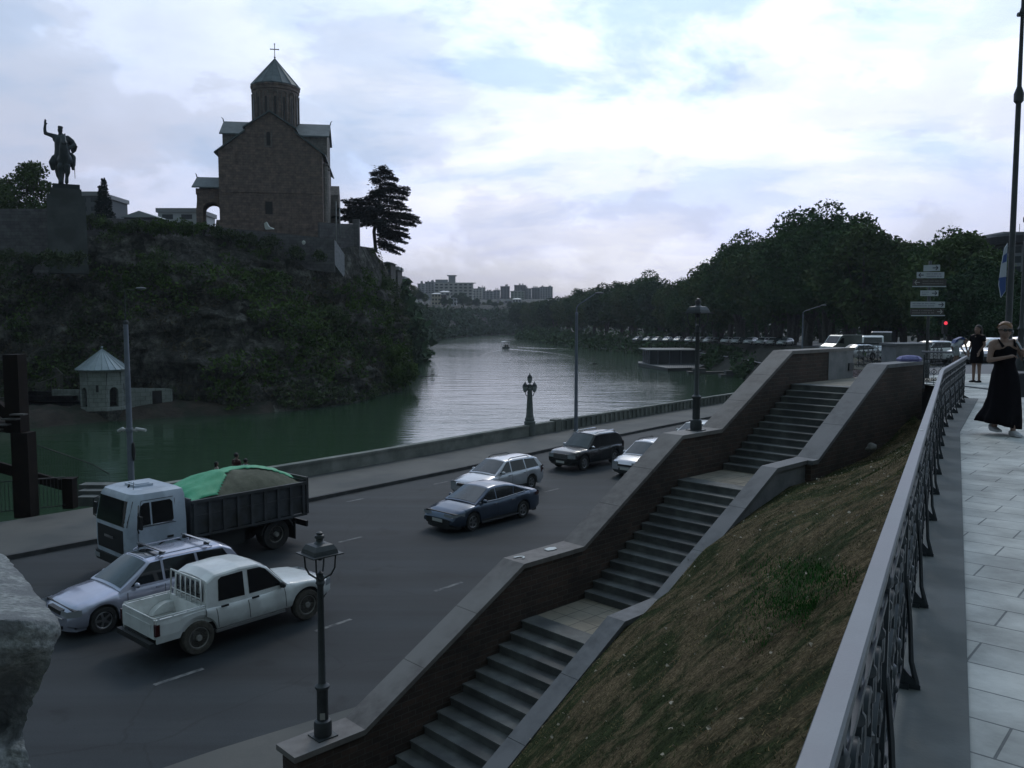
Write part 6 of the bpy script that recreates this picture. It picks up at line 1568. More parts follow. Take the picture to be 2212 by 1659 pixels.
# wheels, guards, chassis
for x, tw in ((1.95, .28), (-1.75, .52)):
    for sd in (1, -1): wheel(T, x, sd * (W2 - .1 - tw/2 + .02), .50, tw, .29, M_steel, 0, M_tyre, sd)
for sd in (1, -1):
    for x, ra in ((1.95, .62), (-1.75, .64)):
        m = MB(); pts = [(x + ra * math.cos(q), .5 + ra * math.sin(q)) for q in [R(a) for a in range(8, 175, 14)]]
        pin = [(x + (ra - .04) * math.cos(q), .5 + (ra - .04) * math.sin(q)) for q in [R(a) for a in range(8, 175, 14)]]
        m.prism(pts + pin[::-1], sd * (W2 - .52), sd * (W2 + .01), lambda a, b, c: (a, c, b)); m.build('mudguard', M_plas, T)
m = MB(); m.box(-2.9, XF - .3, -.42, .42, .62, .88); m.box(-.6, .6, .5, 1.08, .45, .95); m.box(-.4, .4, -1.08, -.5, .45, .95); m.build('chassis', M_plas, T)
m = MB(); m.box(-2.98, -2.9, -1.15, 1.15, .55, .75); m.build('rear_bumper', M_plas, T)
for sd in (1, -1): m = MB(); m.box(-2.46, -2.43, sd * .9 - .28, sd * .9 + .28, .22, .82); m.build('mud_flap', M_plas, T)
# tipping body
bx0, bx1, bz0, bz1 = -2.85, 1.28, 1.08, 2.13
m = MB(); m.box(bx0, bx1, -W2, W2, bz0, bz0 + .1)
for sd in (1, -1): y0, y1 = sorted((sd * W2, sd * (W2 - .06))); m.box(bx0, bx1, y0, y1, bz0 + .101, bz1)
m.box(bx1 - .06, bx1 - .001, -W2 + .061, W2 - .061, bz0 + .101, bz1 + .05); m.box(bx0, bx0 + .06, -W2 + .061, W2 - .061, bz0 + .101, bz1 + .06); m.build('tipper_body', M_bed, T)
m = MB()
for sd in (1, -1):
    for k in range(9):
        x = lerp(bx0 + .12, bx1 - .12, k / 8); y0, y1 = sorted((sd * (W2 + .003), sd * (W2 + .075))); m.box(x - .05, x + .05, y0, y1, bz0 - .02, bz1 - .09)
    y0, y1 = sorted((sd * (W2 + .002), sd * (W2 + .085))); m.box(bx0 - .02, bx1, y0, y1, bz1 - .085, bz1 + .01); m.box(bx0, bx1, y0, y1, bz0 - .09, bz0 - .022)
    y0, y1 = sorted((sd * (W2 + .002), sd * (W2 + .03))); m.box(bx0, bx1, y0, y1, 1.62, 1.66)
m.build('side_ribs', M_bed, T)
m = MB(); m.box(bx0 - .09, bx0 - .002, -W2 - .05, W2 + .05, bz0 - .05, bz1 + .15); m.build('tailboard', M_bed, T)
# sand heap and green net
def heap(u, v):                              # u 0..1 rear to front, v -1..1
    x = lerp(bx0 + .08, bx1 - .07, u); y = v * (W2 - .07)
    e_ = (1 - abs(v) ** 2.2) * math.sin(math.pi * min(1, max(0, u)) ** .9) ** .55
    return Vector((x, y, bz1 - .02 + .60 * e_ + fbm(x * 1.3, y * 1.3, 5, 3) * .05 * (e_ > .05)))
n1, n2 = 36, 20; vs = [heap(i / n1, -1 + 2 * k / n2) for i in range(n1 + 1) for k in range(n2 + 1)]
m = MB(); m.add(vs, [(i*(n2+1)+k, (i+1)*(n2+1)+k, (i+1)*(n2+1)+k+1, i*(n2+1)+k+1) for i in range(n1) for k in range(n2)], True)
sd_ = m.build('sand_load', mat('damp_sand', (.095, .098, .070), .95, (.15, .15, .11), 3, bump=.02, bscale=14)); tag(sd_, 'heap of brown sand filling the lorry bed', 'sand'); sd_.location = T.location; sd_.rotation_euler = T.rotation_euler
V = []; F = []; n1, n2 = 44, 30
def inside(u, v): # net covers the front and a band along the far side; sand shows at near rear side
    lim = interp([(0, .75), (.10, .55), (.25, .40), (.40, .12), (.50, .15), (.62, .48), (.78, .95), (.88, 1.06), (1.0, 1.07)], u) + .05 * math.sin(u * 19)
    return v < lim
idx = {}
for i in range(n1 + 1):
    for k in range(n2 + 1):
        u, v = i / n1, -1.06 + 2.12 * k / n2; p = heap(min(1, u), max(-1, min(1, v)))
        p.z += .035 + .02 * math.sin(u * 21 + v * 3) + .015 * math.sin(v * 17 + u * 5); p.y *= 1.03 if abs(v) > .95 else 1
        if u > .97: p.x += .05
        idx[i, k] = len(V); V.append(p)
for i in range(n1):
    for k in range(n2):
        if inside((i + .5) / n1, -1.06 + 2.12 * (k + .5) / n2): F.append((idx[i, k], idx[i + 1, k], idx[i + 1, k + 1], idx[i, k + 1]))
m = MB(); m.add(V, F, True); nt_ = m.build('cover_net', mat('green_net', (.045, .33, .16), .6, (.07, .40, .21), 4, bump=.01, bscale=40)); tag(nt_, 'bright green net pulled over the sand on the lorry', 'net'); nt_.location = T.location; nt_.rotation_euler = T.rotation_euler
sm_ = nt_.modifiers.new('thick', 'SOLIDIFY'); sm_.thickness = .008
# ================================================================= lamps and poles
M_lampm = mat('lamp_iron', (.040, .046, .050), .5, (.06, .066, .07), 5, metal=.3)
M_poleg = mat('galvanised_pole', (.15, .17, .21), .5, (.21, .235, .28), 1.5, metal=.4)
M_frost = mat('lantern_glass', (.35, .38, .38), .3)
def stair_lamp(loc, label, arms=True, sticker=False, h=3.2):
    t = thing('stair_lamp', label, 'lamp post', loc, R(43.9)); k = h / 3.2
    m = MB(); m.box(-.17, .17, -.17, .17, .001, .02)
    m.lathe([(.135, .021), (.14, .05), (.14, .2), (.125, .25), (.09, .27), (.088, .74), (.10, .76), (.115, .78), (.115, .81), (.07, .84), (.058, .86), (.048, 2.38 * k), (.06, 2.42 * k), (.075, 2.44 * k), (.06, 2.48 * k), (.068, 2.5 * k), (.045, 2.56 * k), (.05, 2.6 * k), (.0, 2.64 * k)], 16); m.build('post', M_lampm, t)
    b = 2.90 * k
    for q in range(4):
        a = R(45 + 90 * q); c, s_ = math.cos(a), math.sin(a); m = MB()
        m.tube([(.04 * c, .04 * s_, 2.50 * k), (.17 * c, .17 * s_, 2.58 * k), (.225 * c, .225 * s_, 2.68 * k), (.245 * c, .245 * s_, b)], [.014, .016, .014, .013], 6); m.build('arm', M_lampm, t)
    m = MB(); m.box(-.265, .265, -.265, .265, b, b + .018)
    sq = lambda w, z: [Vector((x * w, y * w, z)) for x, y in ((-1, -1), (1, -1), (1, 1), (-1, 1))]
    m.loft([sq(.205, b + .019), sq(.19, b + .08), sq(.15, b + .15), sq(.10, b + .165)], True, True, False)
    m.lathe([(.095, b + .166), (.055, b + .20), (.05, b + .23), (.075, b + .25), (.07, b + .29), (.045, b + .30), (.05, b + .33), (.0, b + .36)], 12); m.build('lamp_hood', M_lampm, t)
    m = MB(); m.lathe([(.03, b - .1), (.05, b - .06), (.03, b - .005)], 10); m.build('lamp_socket', M_lampm, t)
    if sticker:
        m = MB(); m.box(-.035, .04, -.097, -.088, .30, .40, Matrix.Rotation(R(-35), 4, 'Z')); m.build('sticker', mat('old_sticker', (.35, .34, .32), .8), t)
    return t
stair_lamp(st(-4.08, -.27, -4.88), 'black lantern post on the lowest stair pedestal, with a torn sticker', sticker=True)
stair_lamp(st(6.08, -.27, -1.0), 'black lantern post on the upper landing wall before the river', h=3.05)
M_armd = mat('dull_arm', (.05, .055, .06), .8)
def street_pole(loc, label, az, h1=7.9, arm=1.5, up=1.2, r0=.13, extra=None, straight=False):
    t = thing('street_light', label, 'street light', loc, 0); c, s_ = math.cos(az), math.sin(az)
    m = MB(); m.tube([(0, 0, 0), (0, 0, h1 * .45), (0, 0, h1)], [r0, r0 * .86, r0 * .68], 14); m.lathe([(r0 * 1.5, 0), (r0 * 1.45, .04), (r0 * 1.1, .05)], 12); m.build('pole', M_poleg, t)
    m = MB(); m.lathe([(r0 * .8, h1 - .05), (r0 * .8, h1 + .05), (.05, h1 + .12)], 12)
    m.tube([(0, 0, h1), (0, 0, h1 + .30 * up), (c * arm * .10, s_ * arm * .10, h1 + .45 * up), (c * arm, s_ * arm, h1 + up)] if not straight else [(0, 0, h1), (0, 0, h1 + up), (c * arm, s_ * arm, h1 + up * .96)], [.045, .04, .035, .03] if not straight else [.03, .022, .02], 8); m.build('arm', M_armd if straight else M_poleg, t)
    m = MB(); MM = Matrix.Translation((c * (arm + .25), s_ * (arm + .25), h1 + up + .03)) @ Matrix.Rotation(az, 4, 'Z'); m.sphere((0, 0, 0), .3 if not straight else .2, 12, 8, MM, (1, .42, .26)); m.build('lamp_head', mat('lamp_head_grey', (.16, .17, .18), .6), t)
    if extra: extra(t)
    return t
def cams(t):
    m = MB(); m.lathe([(.135, 2.98), (.14, 3.0), (.14, 3.14), (.135, 3.16)], 12); m.build('clamp', M_poleg, t)
    for a, n, sl in ((R(-12), .62, -.05), (R(165), .42, -.12)):
        c, s_ = math.cos(a), math.sin(a); m = MB(); m.tube([(c * .12, s_ * .12, 3.08), (c * .3, s_ * .3, 3.1)], .035, 6); m.tube([(c * .3, s_ * .3, 3.13), (c * (n + .12), s_ * (n + .12), 3.13 + sl)], [.065, .06], 8); m.sphere((c * .3, s_ * .3, 3.08), .08, 8, 6); m.build('security_camera', mat('camera_white', (.5, .5, .5), .4), t)
    m = MB(); m.sphere((.16, -.04, 2.2), .4, 10, 8, sc=(.16, .2, 1)); m.build('black_cover', M_plas, t)
street_pole((-15.35, 33.2, RZ + .14), 'tall grey street light with two small cameras, left behind the lorry', R(15), 7.35, .35, 1.35, extra=cams, straight=True)
pp = gz(1251, 925, RZ + .14); street_pole((4.35, 56.3, RZ + .14), 'grey curved street light beside the ribbed parapet, mid picture', R(-8), 7.9, 1.25, 1.35)
p3 = at(1733, 748, 85); street_pole((p3.x, 85, -2.5), 'grey street light under the big plane trees on the upper street', R(5), 4.6, 1.9, 1.0, .09)
# lamp with three lanterns on the parapet
s_l = nearest(PLINE, 1.2, 53.8); pl_, tl_ = along(PLINE, s_l)
L3 = thing('three_lantern_lamp', 'tapering stone-green lamp with three lanterns on the river parapet', 'lamp', (pl_.x, pl_.y, RZ + .10), math.atan2(tl_.y, tl_.x) - R(50))
M_l3 = mat('green_lamp_stone', (.09, .105, .10), .7, (.125, .14, .135), 4)
m = MB(); m.lathe([(.36, 0), (.36, .85), (.37, .86), (.37, .93), (.30, 1.0), (.32, 1.1), (.25, 1.25), (.26, 1.3), (.235, 1.36), (.15, 2.95), (.19, 3.0), (.19, 3.08), (.13, 3.12), (.13, 3.35), (.05, 3.4)], 20); m.build('column', M_l3, L3)
def lantern(x, z, par, k=1.0):
    m = MB(); m.lathe([(.03, z), (.10 * k, z + .08), (.155 * k, z + .34 * k), (.16 * k, z + .36 * k)], 8, Matrix.Translation((x, 0, 0)), False); o = m.build('lantern', M_frost, par)
    m = MB(); m.lathe([(.175 * k, z + .365 * k), (.15 * k, z + .45 * k), (.07 * k, z + .56 * k), (.03, z + .58 * k), (.04, z + .62 * k), (0, z + .70 * k)], 8, Matrix.Translation((x, 0, 0)), False)
    for q in range(8): c_, s_ = math.cos(R(45 * q)), math.sin(R(45 * q)); m.tube([(x + .035 * c_, .035 * s_, z + .005), (x + .105 * k * c_, .105 * k * s_, z + .08), (x + .162 * k * c_, .162 * k * s_, z + .36 * k)], .010, 4)
    m.build('lantern_cap', M_lampm, o)
lantern(0, 3.42, L3); lantern(-.30, 2.85, L3, 1.05); lantern(.30, 2.85, L3, 1.05)
m = MB()
for sd in (1, -1): m.tube([(0, 0, 2.6), (sd * .22, 0, 2.62), (sd * .30, 0, 2.86)], .03, 6)
m.build('bracket', M_lampm, L3)
# two tall ringed lamp standards on the right edge with a small banner
def tall_post(loc, label, r0, h, banner):
    t = thing('lamp_standard', label, 'lamp post', loc)
    m = MB(); m.lathe([(r0 * 2.2, 0), (r0 * 2.2, .3), (r0 * 1.5, .5), (r0 * 1.3, 1.4), (r0 * 1.7, 1.45), (r0 * 1.1, 1.55), (r0, 1.6), (r0 * .80, h * .62), (r0 * 1.45, h * .625), (r0 * 1.5, h * .64), (r0 * .7, h * .655), (r0 * .55, h * .80), (r0 * 1.0, h * .805), (r0 * .55, h * .815), (r0 * .5, h * .88), (r0 * .95, h * .885), (r0 * .5, h * .895), (r0 * .42, h)], 14); m.build('post', M_lampm, t)
    m = MB(); z = h * .80; m.tube([(0, 0, z), (.5, 0, z + .02), (.75, 0, z + .3)], .03, 6); m.tube([(0, 0, z), (-.1, 0, z)], .045, 6); m.lathe([(.05, z + .3), (.16, z + .45), (.18, z + .75), (.05, z + .95)], 8, Matrix.Translation((.75, 0, 0)), False); m.build('lamp_arm', M_lampm, t)
    if banner:
        w = .05; pts = [(-.10, 3.32), (-.11 - w, 3.22), (-.11 - w * 2.2, 2.8), (-.12 - w * 2.6, 2.45), (-.12 - w * 1.4, 2.18), (-.10, 2.32)]
        fn = lambda a, b, c: (a, c, b)
        m = MB(); m.prism(pts, -.012, .012, fn); b_ = m.build('banner', mat('banner_white', (.38, .42, .48), .6), t)
        m = MB(); m.prism([(-.105, 2.62), (-.118 - w * 2.45, 2.60), (-.12 - w * 2.5, 2.45), (-.12 - w * 1.4, 2.20), (-.105, 2.33)], -.014, .014, fn); m.build('banner_print', mat('banner_blue', (.03, .07, .22), .6), b_); m = MB(); m.prism([(-.108, 3.12), (-.12 - w * 1.2, 3.06), (-.12 - w * 1.6, 2.9), (-.108, 2.94)], -.014, .014, fn); m.build('banner_print', mat('banner_blue', (.03, .07, .22), .6), b_)
    return t
tall_post((10.55, 17.75, -.1), 'tall dark ringed lamp standard with a blue and white banner at the right edge', .064, 10.0, True)
q = at(2207, 700, 29); tall_post((q.x, 29, -.14), 'second ringed lamp standard, thinner, behind the one with the banner', .07, 8.2, False)

# ================================================================= cast-iron fence along the walkway
M_rail = mat('rail_paint', (.165, .175, .195), .5, (.205, .218, .24), 2.5, metal=.15, bump=.0006, bscale=160, col3=(.185, .185, .21), s3=1.4)
M_cast = mat('cast_iron', (.030, .036, .042), .42, (.050, .058, .066), 6, metal=.4)
fence = thing('walkway_fence', 'ornate dark cast-iron fence with a flat grey handrail along the walkway', 'fence', (0, 0, 0))
m = MB(); rings = []
for s_ in [-6 + k * .4 for k in range(int((FE + 6) / .4) + 1)] + [FE]:
    r = []
    for o_, z in ((-.024, .913), (-.026, .925), (-.022, .935), (.022, .935), (.026, .925), (.024, .913)): r.append(fpt(s_, o_ * 1.0, z))
    rings.append(r)
m.loft(rings, True, True, True); m.build('handrail', M_rail, fence, angle=30)
m = MB(); rings = [[fpt(s_, o_, z) for o_, z in ((-.012, .86), (-.012, .913), (.018, .913), (.018, .86))] for s_ in [-6 + k * .4 for k in range(int((FE + 6) / .4) + 1)] + [FE]]
m.loft(rings, True, True, False); m.build('rail_bar', M_cast, fence)
PW = 1.192
def spiral(cx, cz, r, a0, turns, sgn, n=12, r1=.2):
    return [(cx + r * lerp(1, r1, k / n) * math.cos(a0 + sgn * turns * 6.283 * k / n), cz + r * lerp(1, r1, k / n) * math.sin(a0 + sgn * turns * 6.283 * k / n)) for k in range(n + 1)]
def panel_mesh():
    m = MB(); T3 = lambda pts: [(a, 0, b) for a, b in pts]
    for z in (.09, .74): m.box(.02, PW - .02, -.012, .012, z, z + .022)
    for k in range(4):
        c = PW * (k + .5) / 4
        m.box(c - .009, c + .009, -.009, .009, .112, .74)
        for sg in (1, -1):
            m.tube(T3(spiral(c + sg * .068, .60, .062, R(180 if sg > 0 else 0), 1.1, -sg)), .011, 5)
            m.tube(T3(spiral(c + sg * .068, .25, .062, R(180 if sg > 0 else 0), 1.1, sg)), .011, 5)
            m.tube(T3([(c + sg * .010, .36), (c + sg * .09, .395), (c + sg * .125, .43), (c + sg * .09, .465), (c + sg * .010, .50)]), .011, 5)
        m.sphere((c, 0, .43), .030, 8, 6, sc=(1, .6, 1)); m.sphere((c, 0, .68), .02, 6, 5); m.sphere((c, 0, .16), .02, 6, 5)
        m.tube(T3([(c + .052 * math.cos(R(a)), .808 + .046 * math.sin(R(a))) for a in range(0, 361, 40)]), .009, 5, False)
    return m
def post_mesh():
    m = MB(); m.box(-.016, .016, -.016, .016, .0, .86); m.box(-.03, .03, -.04, .04, .0, .02)
    m.tube([(0, .015, .50), (0, .035, .30), (0, .045, .12), (0, .07, .02)], [.010, .011, .012, .014], 6)
    m.prism([(.015, .09), (.04, .06), (.085, .02), (.085, 0), (.015, 0)], -.012, .012, lambda a, b, c: (c, a, b)); m.sphere((0, 0, .80), .028, 8, 6)
    return m
pm0 = panel_mesh().build('fence_panel', M_cast, fence); po0 = post_mesh().build('fence_post', M_cast, fence)
k = 0; s_ = -PW * 3
while s_ < FE - .3:
    a = fpt(s_, 0, .012); b = fpt(s_ + PW, 0, .012); rz = math.atan2(b.y - a.y, b.x - a.x)
    for src, first in ((pm0, k == 0), (po0, k == 0)):
        o = src if first else src.copy()
        if not first: COL.objects.link(o); o.parent = fence
        o.location = a; o.rotation_euler = (0, 0, rz if src is pm0 else rz + math.pi)
    s_ += PW; k += 1
# short cross fence at the head of the lawn
cf = thing('cross_fence', 'short dark iron fence closing the lawn beside the upper stair entrance', 'fence', (0, 0, 0))
a = Vector((10.5, 21.2, -.13)); b = Vector((10.98, 20.82, -.13))
m = MB(); m.tube([a + Vector((-.05, .05, .93)), b + Vector((.05, -.05, .93))], .03, 6); m.build('handrail', M_rail, cf)
o = pm0.copy(); COL.objects.link(o); o.parent = cf; o.location = a; o.scale = (.52, 1, 1); o.rotation_euler = (0, 0, math.atan2(b.y - a.y, b.x - a.x))
for p in (a, b): o = po0.copy(); COL.objects.link(o); o.parent = cf; o.location = p; o.rotation_euler = (0, 0, R(-42))
# dark railing on the far side of the stair head
rf = thing('street_railing', 'white-tipped iron railing seen between the stair walls', 'railing', (0, 0, 0))
a = Vector((12.2, 29.5, -.14)); b = Vector((17.2, 33.2, -.2)); n = 5
m = MB(); m.tube([a + Vector((0, 0, .92)), b + Vector((0, 0, .92))], .03, 6); m.build('handrail', M_cast, rf)
for k in range(n): o = pm0.copy(); COL.objects.link(o); o.parent = rf; o.location = a.lerp(b, k / n); o.rotation_euler = (0, 0, math.atan2(b.y - a.y, b.x - a.x))
blk = MB(); blk.box(-.62, .62, -.4, .4, 0, .9); bo = blk.build('stair_block', M_plaster); bo.location = (13.35, 28.3, -.15); bo.rotation_euler = (0, 0, R(10))
tag(bo, 'grey plastered block behind the stair walls, pale slab on top', 'block'); m = MB(); m.box(-.68, .68, -.46, .46, .902, .98); m.build('slab', M_cope2, bo)

# ================================================================= direction sign
sg = thing('direction_sign', 'post with six stacked direction boards and arrows', 'signpost', (12.45, 25.0, -.14), R(0))
m = MB(); m.tube([(0, 0, 0), (0, 0, 3.5)], .045, 8); m.lathe([(.09, 0), (.09, .5), (.05, .55)], 8); m.build('post', M_lampm, sg)
M_sw = mat('sign_white', (.40, .44, .47), .5); M_sb = mat('sign_brown', (.055, .050, .048), .5); M_ink = mat('sign_ink', (.03, .035, .05), .5); M_inkw = mat('sign_pale_ink', (.34, .34, .33), .5)
def board(y0, y1, x0, x1, white, arrow, rz=0, text=True):
    s = 25.0 / 1800; cz = CAM_Z - ((y0 + y1) / 2 - 692) * s + .14; hh = (y1 - y0) / 2 * s; a = (x0 - 1998) * s; b = (x1 - 1998) * s + .0
    M = Matrix.Rotation(rz, 4, 'Z'); m = MB(); m.box(a, b, -.075, -.05, cz - hh, cz + hh, M); o = m.build('sign_board', M_sw if white else M_sb, sg)
    ink = M_ink if white else M_inkw; m = MB(); sz = hh * .62
    ax = (a + .12) if arrow < 0 else (b - .12)
    m.box(ax - .075, ax + .075, -.082, -.076, cz - .012, cz + .012, M)
    for v in (1, -1):
        m.prism([(ax + arrow * .085, cz), (ax + arrow * .07, cz - .016 * v), (ax + arrow * .005, cz + v * sz), (ax + arrow * .025, cz + v * (sz + .012))], -.0825, -.0765, lambda p, q, c: M @ Vector((p, c, q)))
    m.build('arrow', ink, o)
    if text:
        rr = random.Random(int(y0)); m = MB(); lo, hi = (a + .28, b - .06) if arrow < 0 else (a + .05, b - .28)
        for row in (cz + hh * .38, cz - hh * .38):
            x = lo
            while x < hi - .03: w = rr.uniform(.02, .035); m.box(x, x + w * .7, -.081, -.076, row - hh * .2, row + hh * .2, M); x += w + (.03 if rr.random() < .2 else .004)
        m.build('lettering', mat('sign_letters', (.20, .22, .25), .5) if white else mat('sign_letters_pale', (.17, .165, .16), .5), o)
board(574, 587, 1986, 2018, True, 1, R(-38), False); board(589, 602, 1968, 2026, True, -1); board(604, 618, 1960, 2031, False, -1)
board(628, 640, 1977, 2015, True, 1); board(652, 665, 1957, 2030, True, 1); board(667, 680, 1957, 2028, False, 1)
m = MB(); s = 25.0 / 1800
for y in (618.7, 680.7): m.box((1959 - 1998) * s, (2031 - 1998) * s, -.08, -.048, CAM_Z - (y + .6 - 692) * s + .14 - .02, CAM_Z - (y - 692) * s + .14)
m.build('board_edge', M_sw, sg)
# traffic light showing red
tlp = at(2041, 698, 62); tl = thing('traffic_light', 'traffic light showing red far along the street', 'traffic light', (tlp.x, 62, -1.5))
h = tlp.z + 1.5; m = MB(); m.tube([(0, 0, 0), (0, 0, h - .3)], .06, 8); m.build('pole', M_lampm, tl); m = MB(); m.box(-.17, .17, -.12, .12, h - .8, h + .22); m.build('housing', M_plas, tl)
em = bpy.data.materials.new('red_signal'); em.use_nodes = True; b = em.node_tree.nodes['Principled BSDF']; b.inputs['Base Color'].default_value = (.5, .02, .03, 1); b.inputs['Emission Color'].default_value = (1, .06, .10, 1); b.inputs['Emission Strength'].default_value = .9
m = MB(); m.lathe([(.13, 0), (.13, .03), (0, .05)], 14, Matrix.Translation((0, -.12, h)) @ Matrix.Rotation(R(90), 4, 'X')); m.build('red_light', em, tl)

# ================================================================= iron frame, stairs and bar fences at the left edge
M_brown = mat('rusty_brown_steel', (.010, .007, .006), .85, (.016, .011, .009), 2.5, spec=.15)
gt = thing('steel_gate_frame', 'massive dark brown steel frame with a sloping beam at the left edge', 'frame', (0, 0, 0))
p = gz(58, 1108, RZ + .14); m = MB(); m.box(p.x - .32, p.x + .32, p.y - .3, p.y + .3, RZ, RZ + 3.3); m.box(p.x - .52, p.x + .05, p.y - .25, p.y + .35, RZ + 3.301, RZ + 6.3); m.build('post', M_brown, gt)
c2_ = gz(152, 1090, RZ + .14); m = MB(); m.box(c2_.x - .21, c2_.x + .21, c2_.y - .2, c2_.y + .2, RZ, RZ + 1.18); m.box(c2_.x - .25, c2_.x + .25, c2_.y - .24, c2_.y + .24, RZ + 1.181, RZ + 1.24); m.build('corner_post', M_brown, gt)
m = MB()
a = at(-120, 975, p.y); b = at(140, 1049, c2_.y); a2 = Vector((a.x, a.y, a.z))
def beam(m, a, b, w, h):
    t = (b - a).normalized(); n = Vector((-t.y, t.x, 0)).normalized() * w / 2; u = Vector((0, 0, h / 2)); m.loft([[q - n - u, q + n - u, q + n + u, q - n + u] for q in (a, b)], True, True, False)
beam(m, a2, b, .22, .42); m.build('sloping_beam', M_brown, gt)
m = MB(); beam(m, at(-150, 760, p.y + .4), at(30, 905, p.y + .4), .3, .5); beam(m, at(-150, 905, p.y), at(30, 925, p.y), .3, .35); m.build('upper_beam', M_brown, gt)
for k, (x0, x1, y) in enumerate(((30, 60, 893), (12, 44, 903), (-10, 24, 915), (-40, 8, 926))):
    a_, b_ = at(x0, y, p.y - .3), at(x1, y, p.y - .3); m = MB(); m.box(a_.x, b_.x, p.y - .6, p.y - .29, a_.z - .05, a_.z); m.build('tread', mat('worn_tread', (.08, .078, .075), .8), gt)
def bars(name, label, A, B, zA, zB, h, step, par=None, rail=True):
    """upright bars from A to B; zA,zB top heights"""
    t = thing(name, label, 'railing', (0, 0, 0)); m = MB(); n = max(2, int((B - A).length / step))
    for k in range(n + 1): q = A.lerp(B, k / n); z = lerp(zA, zB, k / n); m.tube([(q.x, q.y, z - h), (q.x, q.y, z)], .012, 4, False)
    m.build('bars', M_iron, t); m = MB(); m.tube([(A.x, A.y, zA), (B.x, B.y, zB)], .025, 6); m.tube([(A.x, A.y, zA - h + .1), (B.x, B.y, zB - h + .1)], .02, 6); m.build('rails', M_iron, t); return t
A = at(64, 956, 35.2); B = at(200, 1003, 37.6); bars('stair_railing', 'bar railing sloping down beside the pale steps, upper run', A, B, A.z, B.z, 1.5, .13)
C_ = at(236, 1024, 38.2); bars('stair_railing', 'short bar railing ending the slope next to the lorry cab', B, C_, B.z, C_.z, 1.1, .13)
A = gz(-40, 1118, RZ + .14); B = gz(143, 1092, RZ + .14); bars('bar_fence', 'low bar fence at the foot of the brown steel frame', A, B, RZ + 1.45, RZ + 1.3, 1.25, .13)
A = at(-60, 850, 42); B = at(16, 862, 42); bars('bar_fence', 'bar fence high at the left edge above the brown beam', A, B, A.z, B.z, 1.0, .13)
ps = thing('pale_steps', 'three pale concrete steps between the corner post and the lorry', 'steps', (0, 0, 0))
for k, (x0, x1, y) in enumerate(((165, 225, 1078), (168, 236, 1064), (170, 240, 1053))):
    z = RZ + .20 + k * .15; a_ = at(x0, y, 34.5 + k * .55); b_ = at(x1, y - 6, 34.5 + k * .55); m = MB(); m.box(a_.x, b_.x, a_.y, a_.y + .62, z - .4, z); m.build('step', M_slab, ps)
# rough granite corner block of the bridge, close by on the left
def corner_block():
    edge = [(1186, -6), (1200, 12), (1262, 62), (1335, 124), (1350, 130), (1368, 129), (1400, 117), (1440, 110), (1470, 92), (1500, 76), (1540, 60), (1570, 50), (1600, 52), (1659, 63), (1720, 66)]
    rings = []
    for i in range(150):
        y = lerp(1180, 1720, i / 149); xe = interp(edge, y) + fbm(y * .04, 3, 0, 4) * 4; r = []
        ins = interp([(1180, 0), (1400, 0), (1480, .10), (1560, .14), (1620, .05), (1720, .02)], y)
        dp = interp([(1180, 2.35), (1340, 1.62), (1420, 1.60), (1720, 1.60)], y)
        for k in range(90):
            f = k / 89; x = lerp(-700, xe, f ** .7); Yd = dp + ins * math.exp(-((x - xe + 60) / 60) ** 2) + .10 * f ** 8
            p = at(x, y, Yd); p += Vector((0, -1, .3)) * (fbm(p.x * 9, p.y * 9, p.z * 9, 4) * .018 + fbm(p.x * 38, p.y * 38, p.z * 38, 3) * .006); r.append(p)
        for k in range(8):
            f = 1 - k / 7; q = at(lerp(-760, xe - 70, f ** .7), y + 6, dp + .55 - .1 * k / 7); r.append(q)
        rings.append(r)
    m = MB(); m.loft(rings, True, True, True)
    o = m.build('granite_block', mat('rough_granite', (.17, .18, .18), .95, (.40, .41, .40), 70, bump=.010, bscale=90, detail=8, spec=.15, col3=(.20, .205, .21), s3=14), angle=60); return tag(o, 'rough-hewn pale granite block close by in the lower left corner', 'stone block')
corner_block()

# ================================================================= river things
bt = at(1092, 752, 315); boat = thing('tour_boat', 'small covered tour boat motoring up the river', 'boat', (bt.x, 315, WZ), R(100))
m = MB(); rings = []
for x, w in ((-3.2, 1.15), (-1, 1.35), (1.5, 1.2), (3.0, .6), (3.9, .05)): rings.append([Vector((x, -w, .75)), Vector((x, -w * .8, .05)), Vector((x, 0, -.2)), Vector((x, w * .8, .05)), Vector((x, w, .75))])
m.loft(rings, True, True, False); m.build('hull', mat('boat_hull', (.10, .11, .11), .5), boat)
for x in (-2.8, -.8, 1.6):
    for sd in (1, -1): m = MB(); m.tube([(x, sd * 1.1, .7), (x, sd * 1.1, 2.5)], .04, 5); m.build('post', M_poleg, boat)
m = MB(); m.loft([[Vector((x, y, z)) for y, z in ((-1.4, 2.45), (-1.2, 2.62), (0, 2.75), (1.2, 2.62), (1.4, 2.45))] for x in (-3.2, 2.2)], True, True, False); m.build('canopy', mat('boat_canopy', (.42, .45, .47), .5), boat)
for i, (x, y) in enumerate(((-2.2, .5), (-2.2, -.4), (-1.0, .1))): m = MB(); m.loft([[Vector((x + a * w, y + b * w, z)) for a, b in ((-1, -1), (1, -1), (1, 1), (-1, 1))] for w, z in ((.22, .7), (.26, 1.2), (.1, 1.42))], True, True, True); m.sphere((x, y, 1.58), .13, 8, 6); tag(m.build('person', mat('dark_clothes', (.03, .03, .035), .8)), ['passenger in dark clothes at the stern, right side of the boat', 'passenger in dark clothes at the stern, left side of the boat', 'passenger in dark clothes further forward in the boat'][i], 'person').location = (0, 0, 0); bpy.context.scene.collection.objects[-1].matrix_world = Matrix.Translation((bt.x, 315, WZ)) @ Matrix.Rotation(R(100), 4, 'Z')
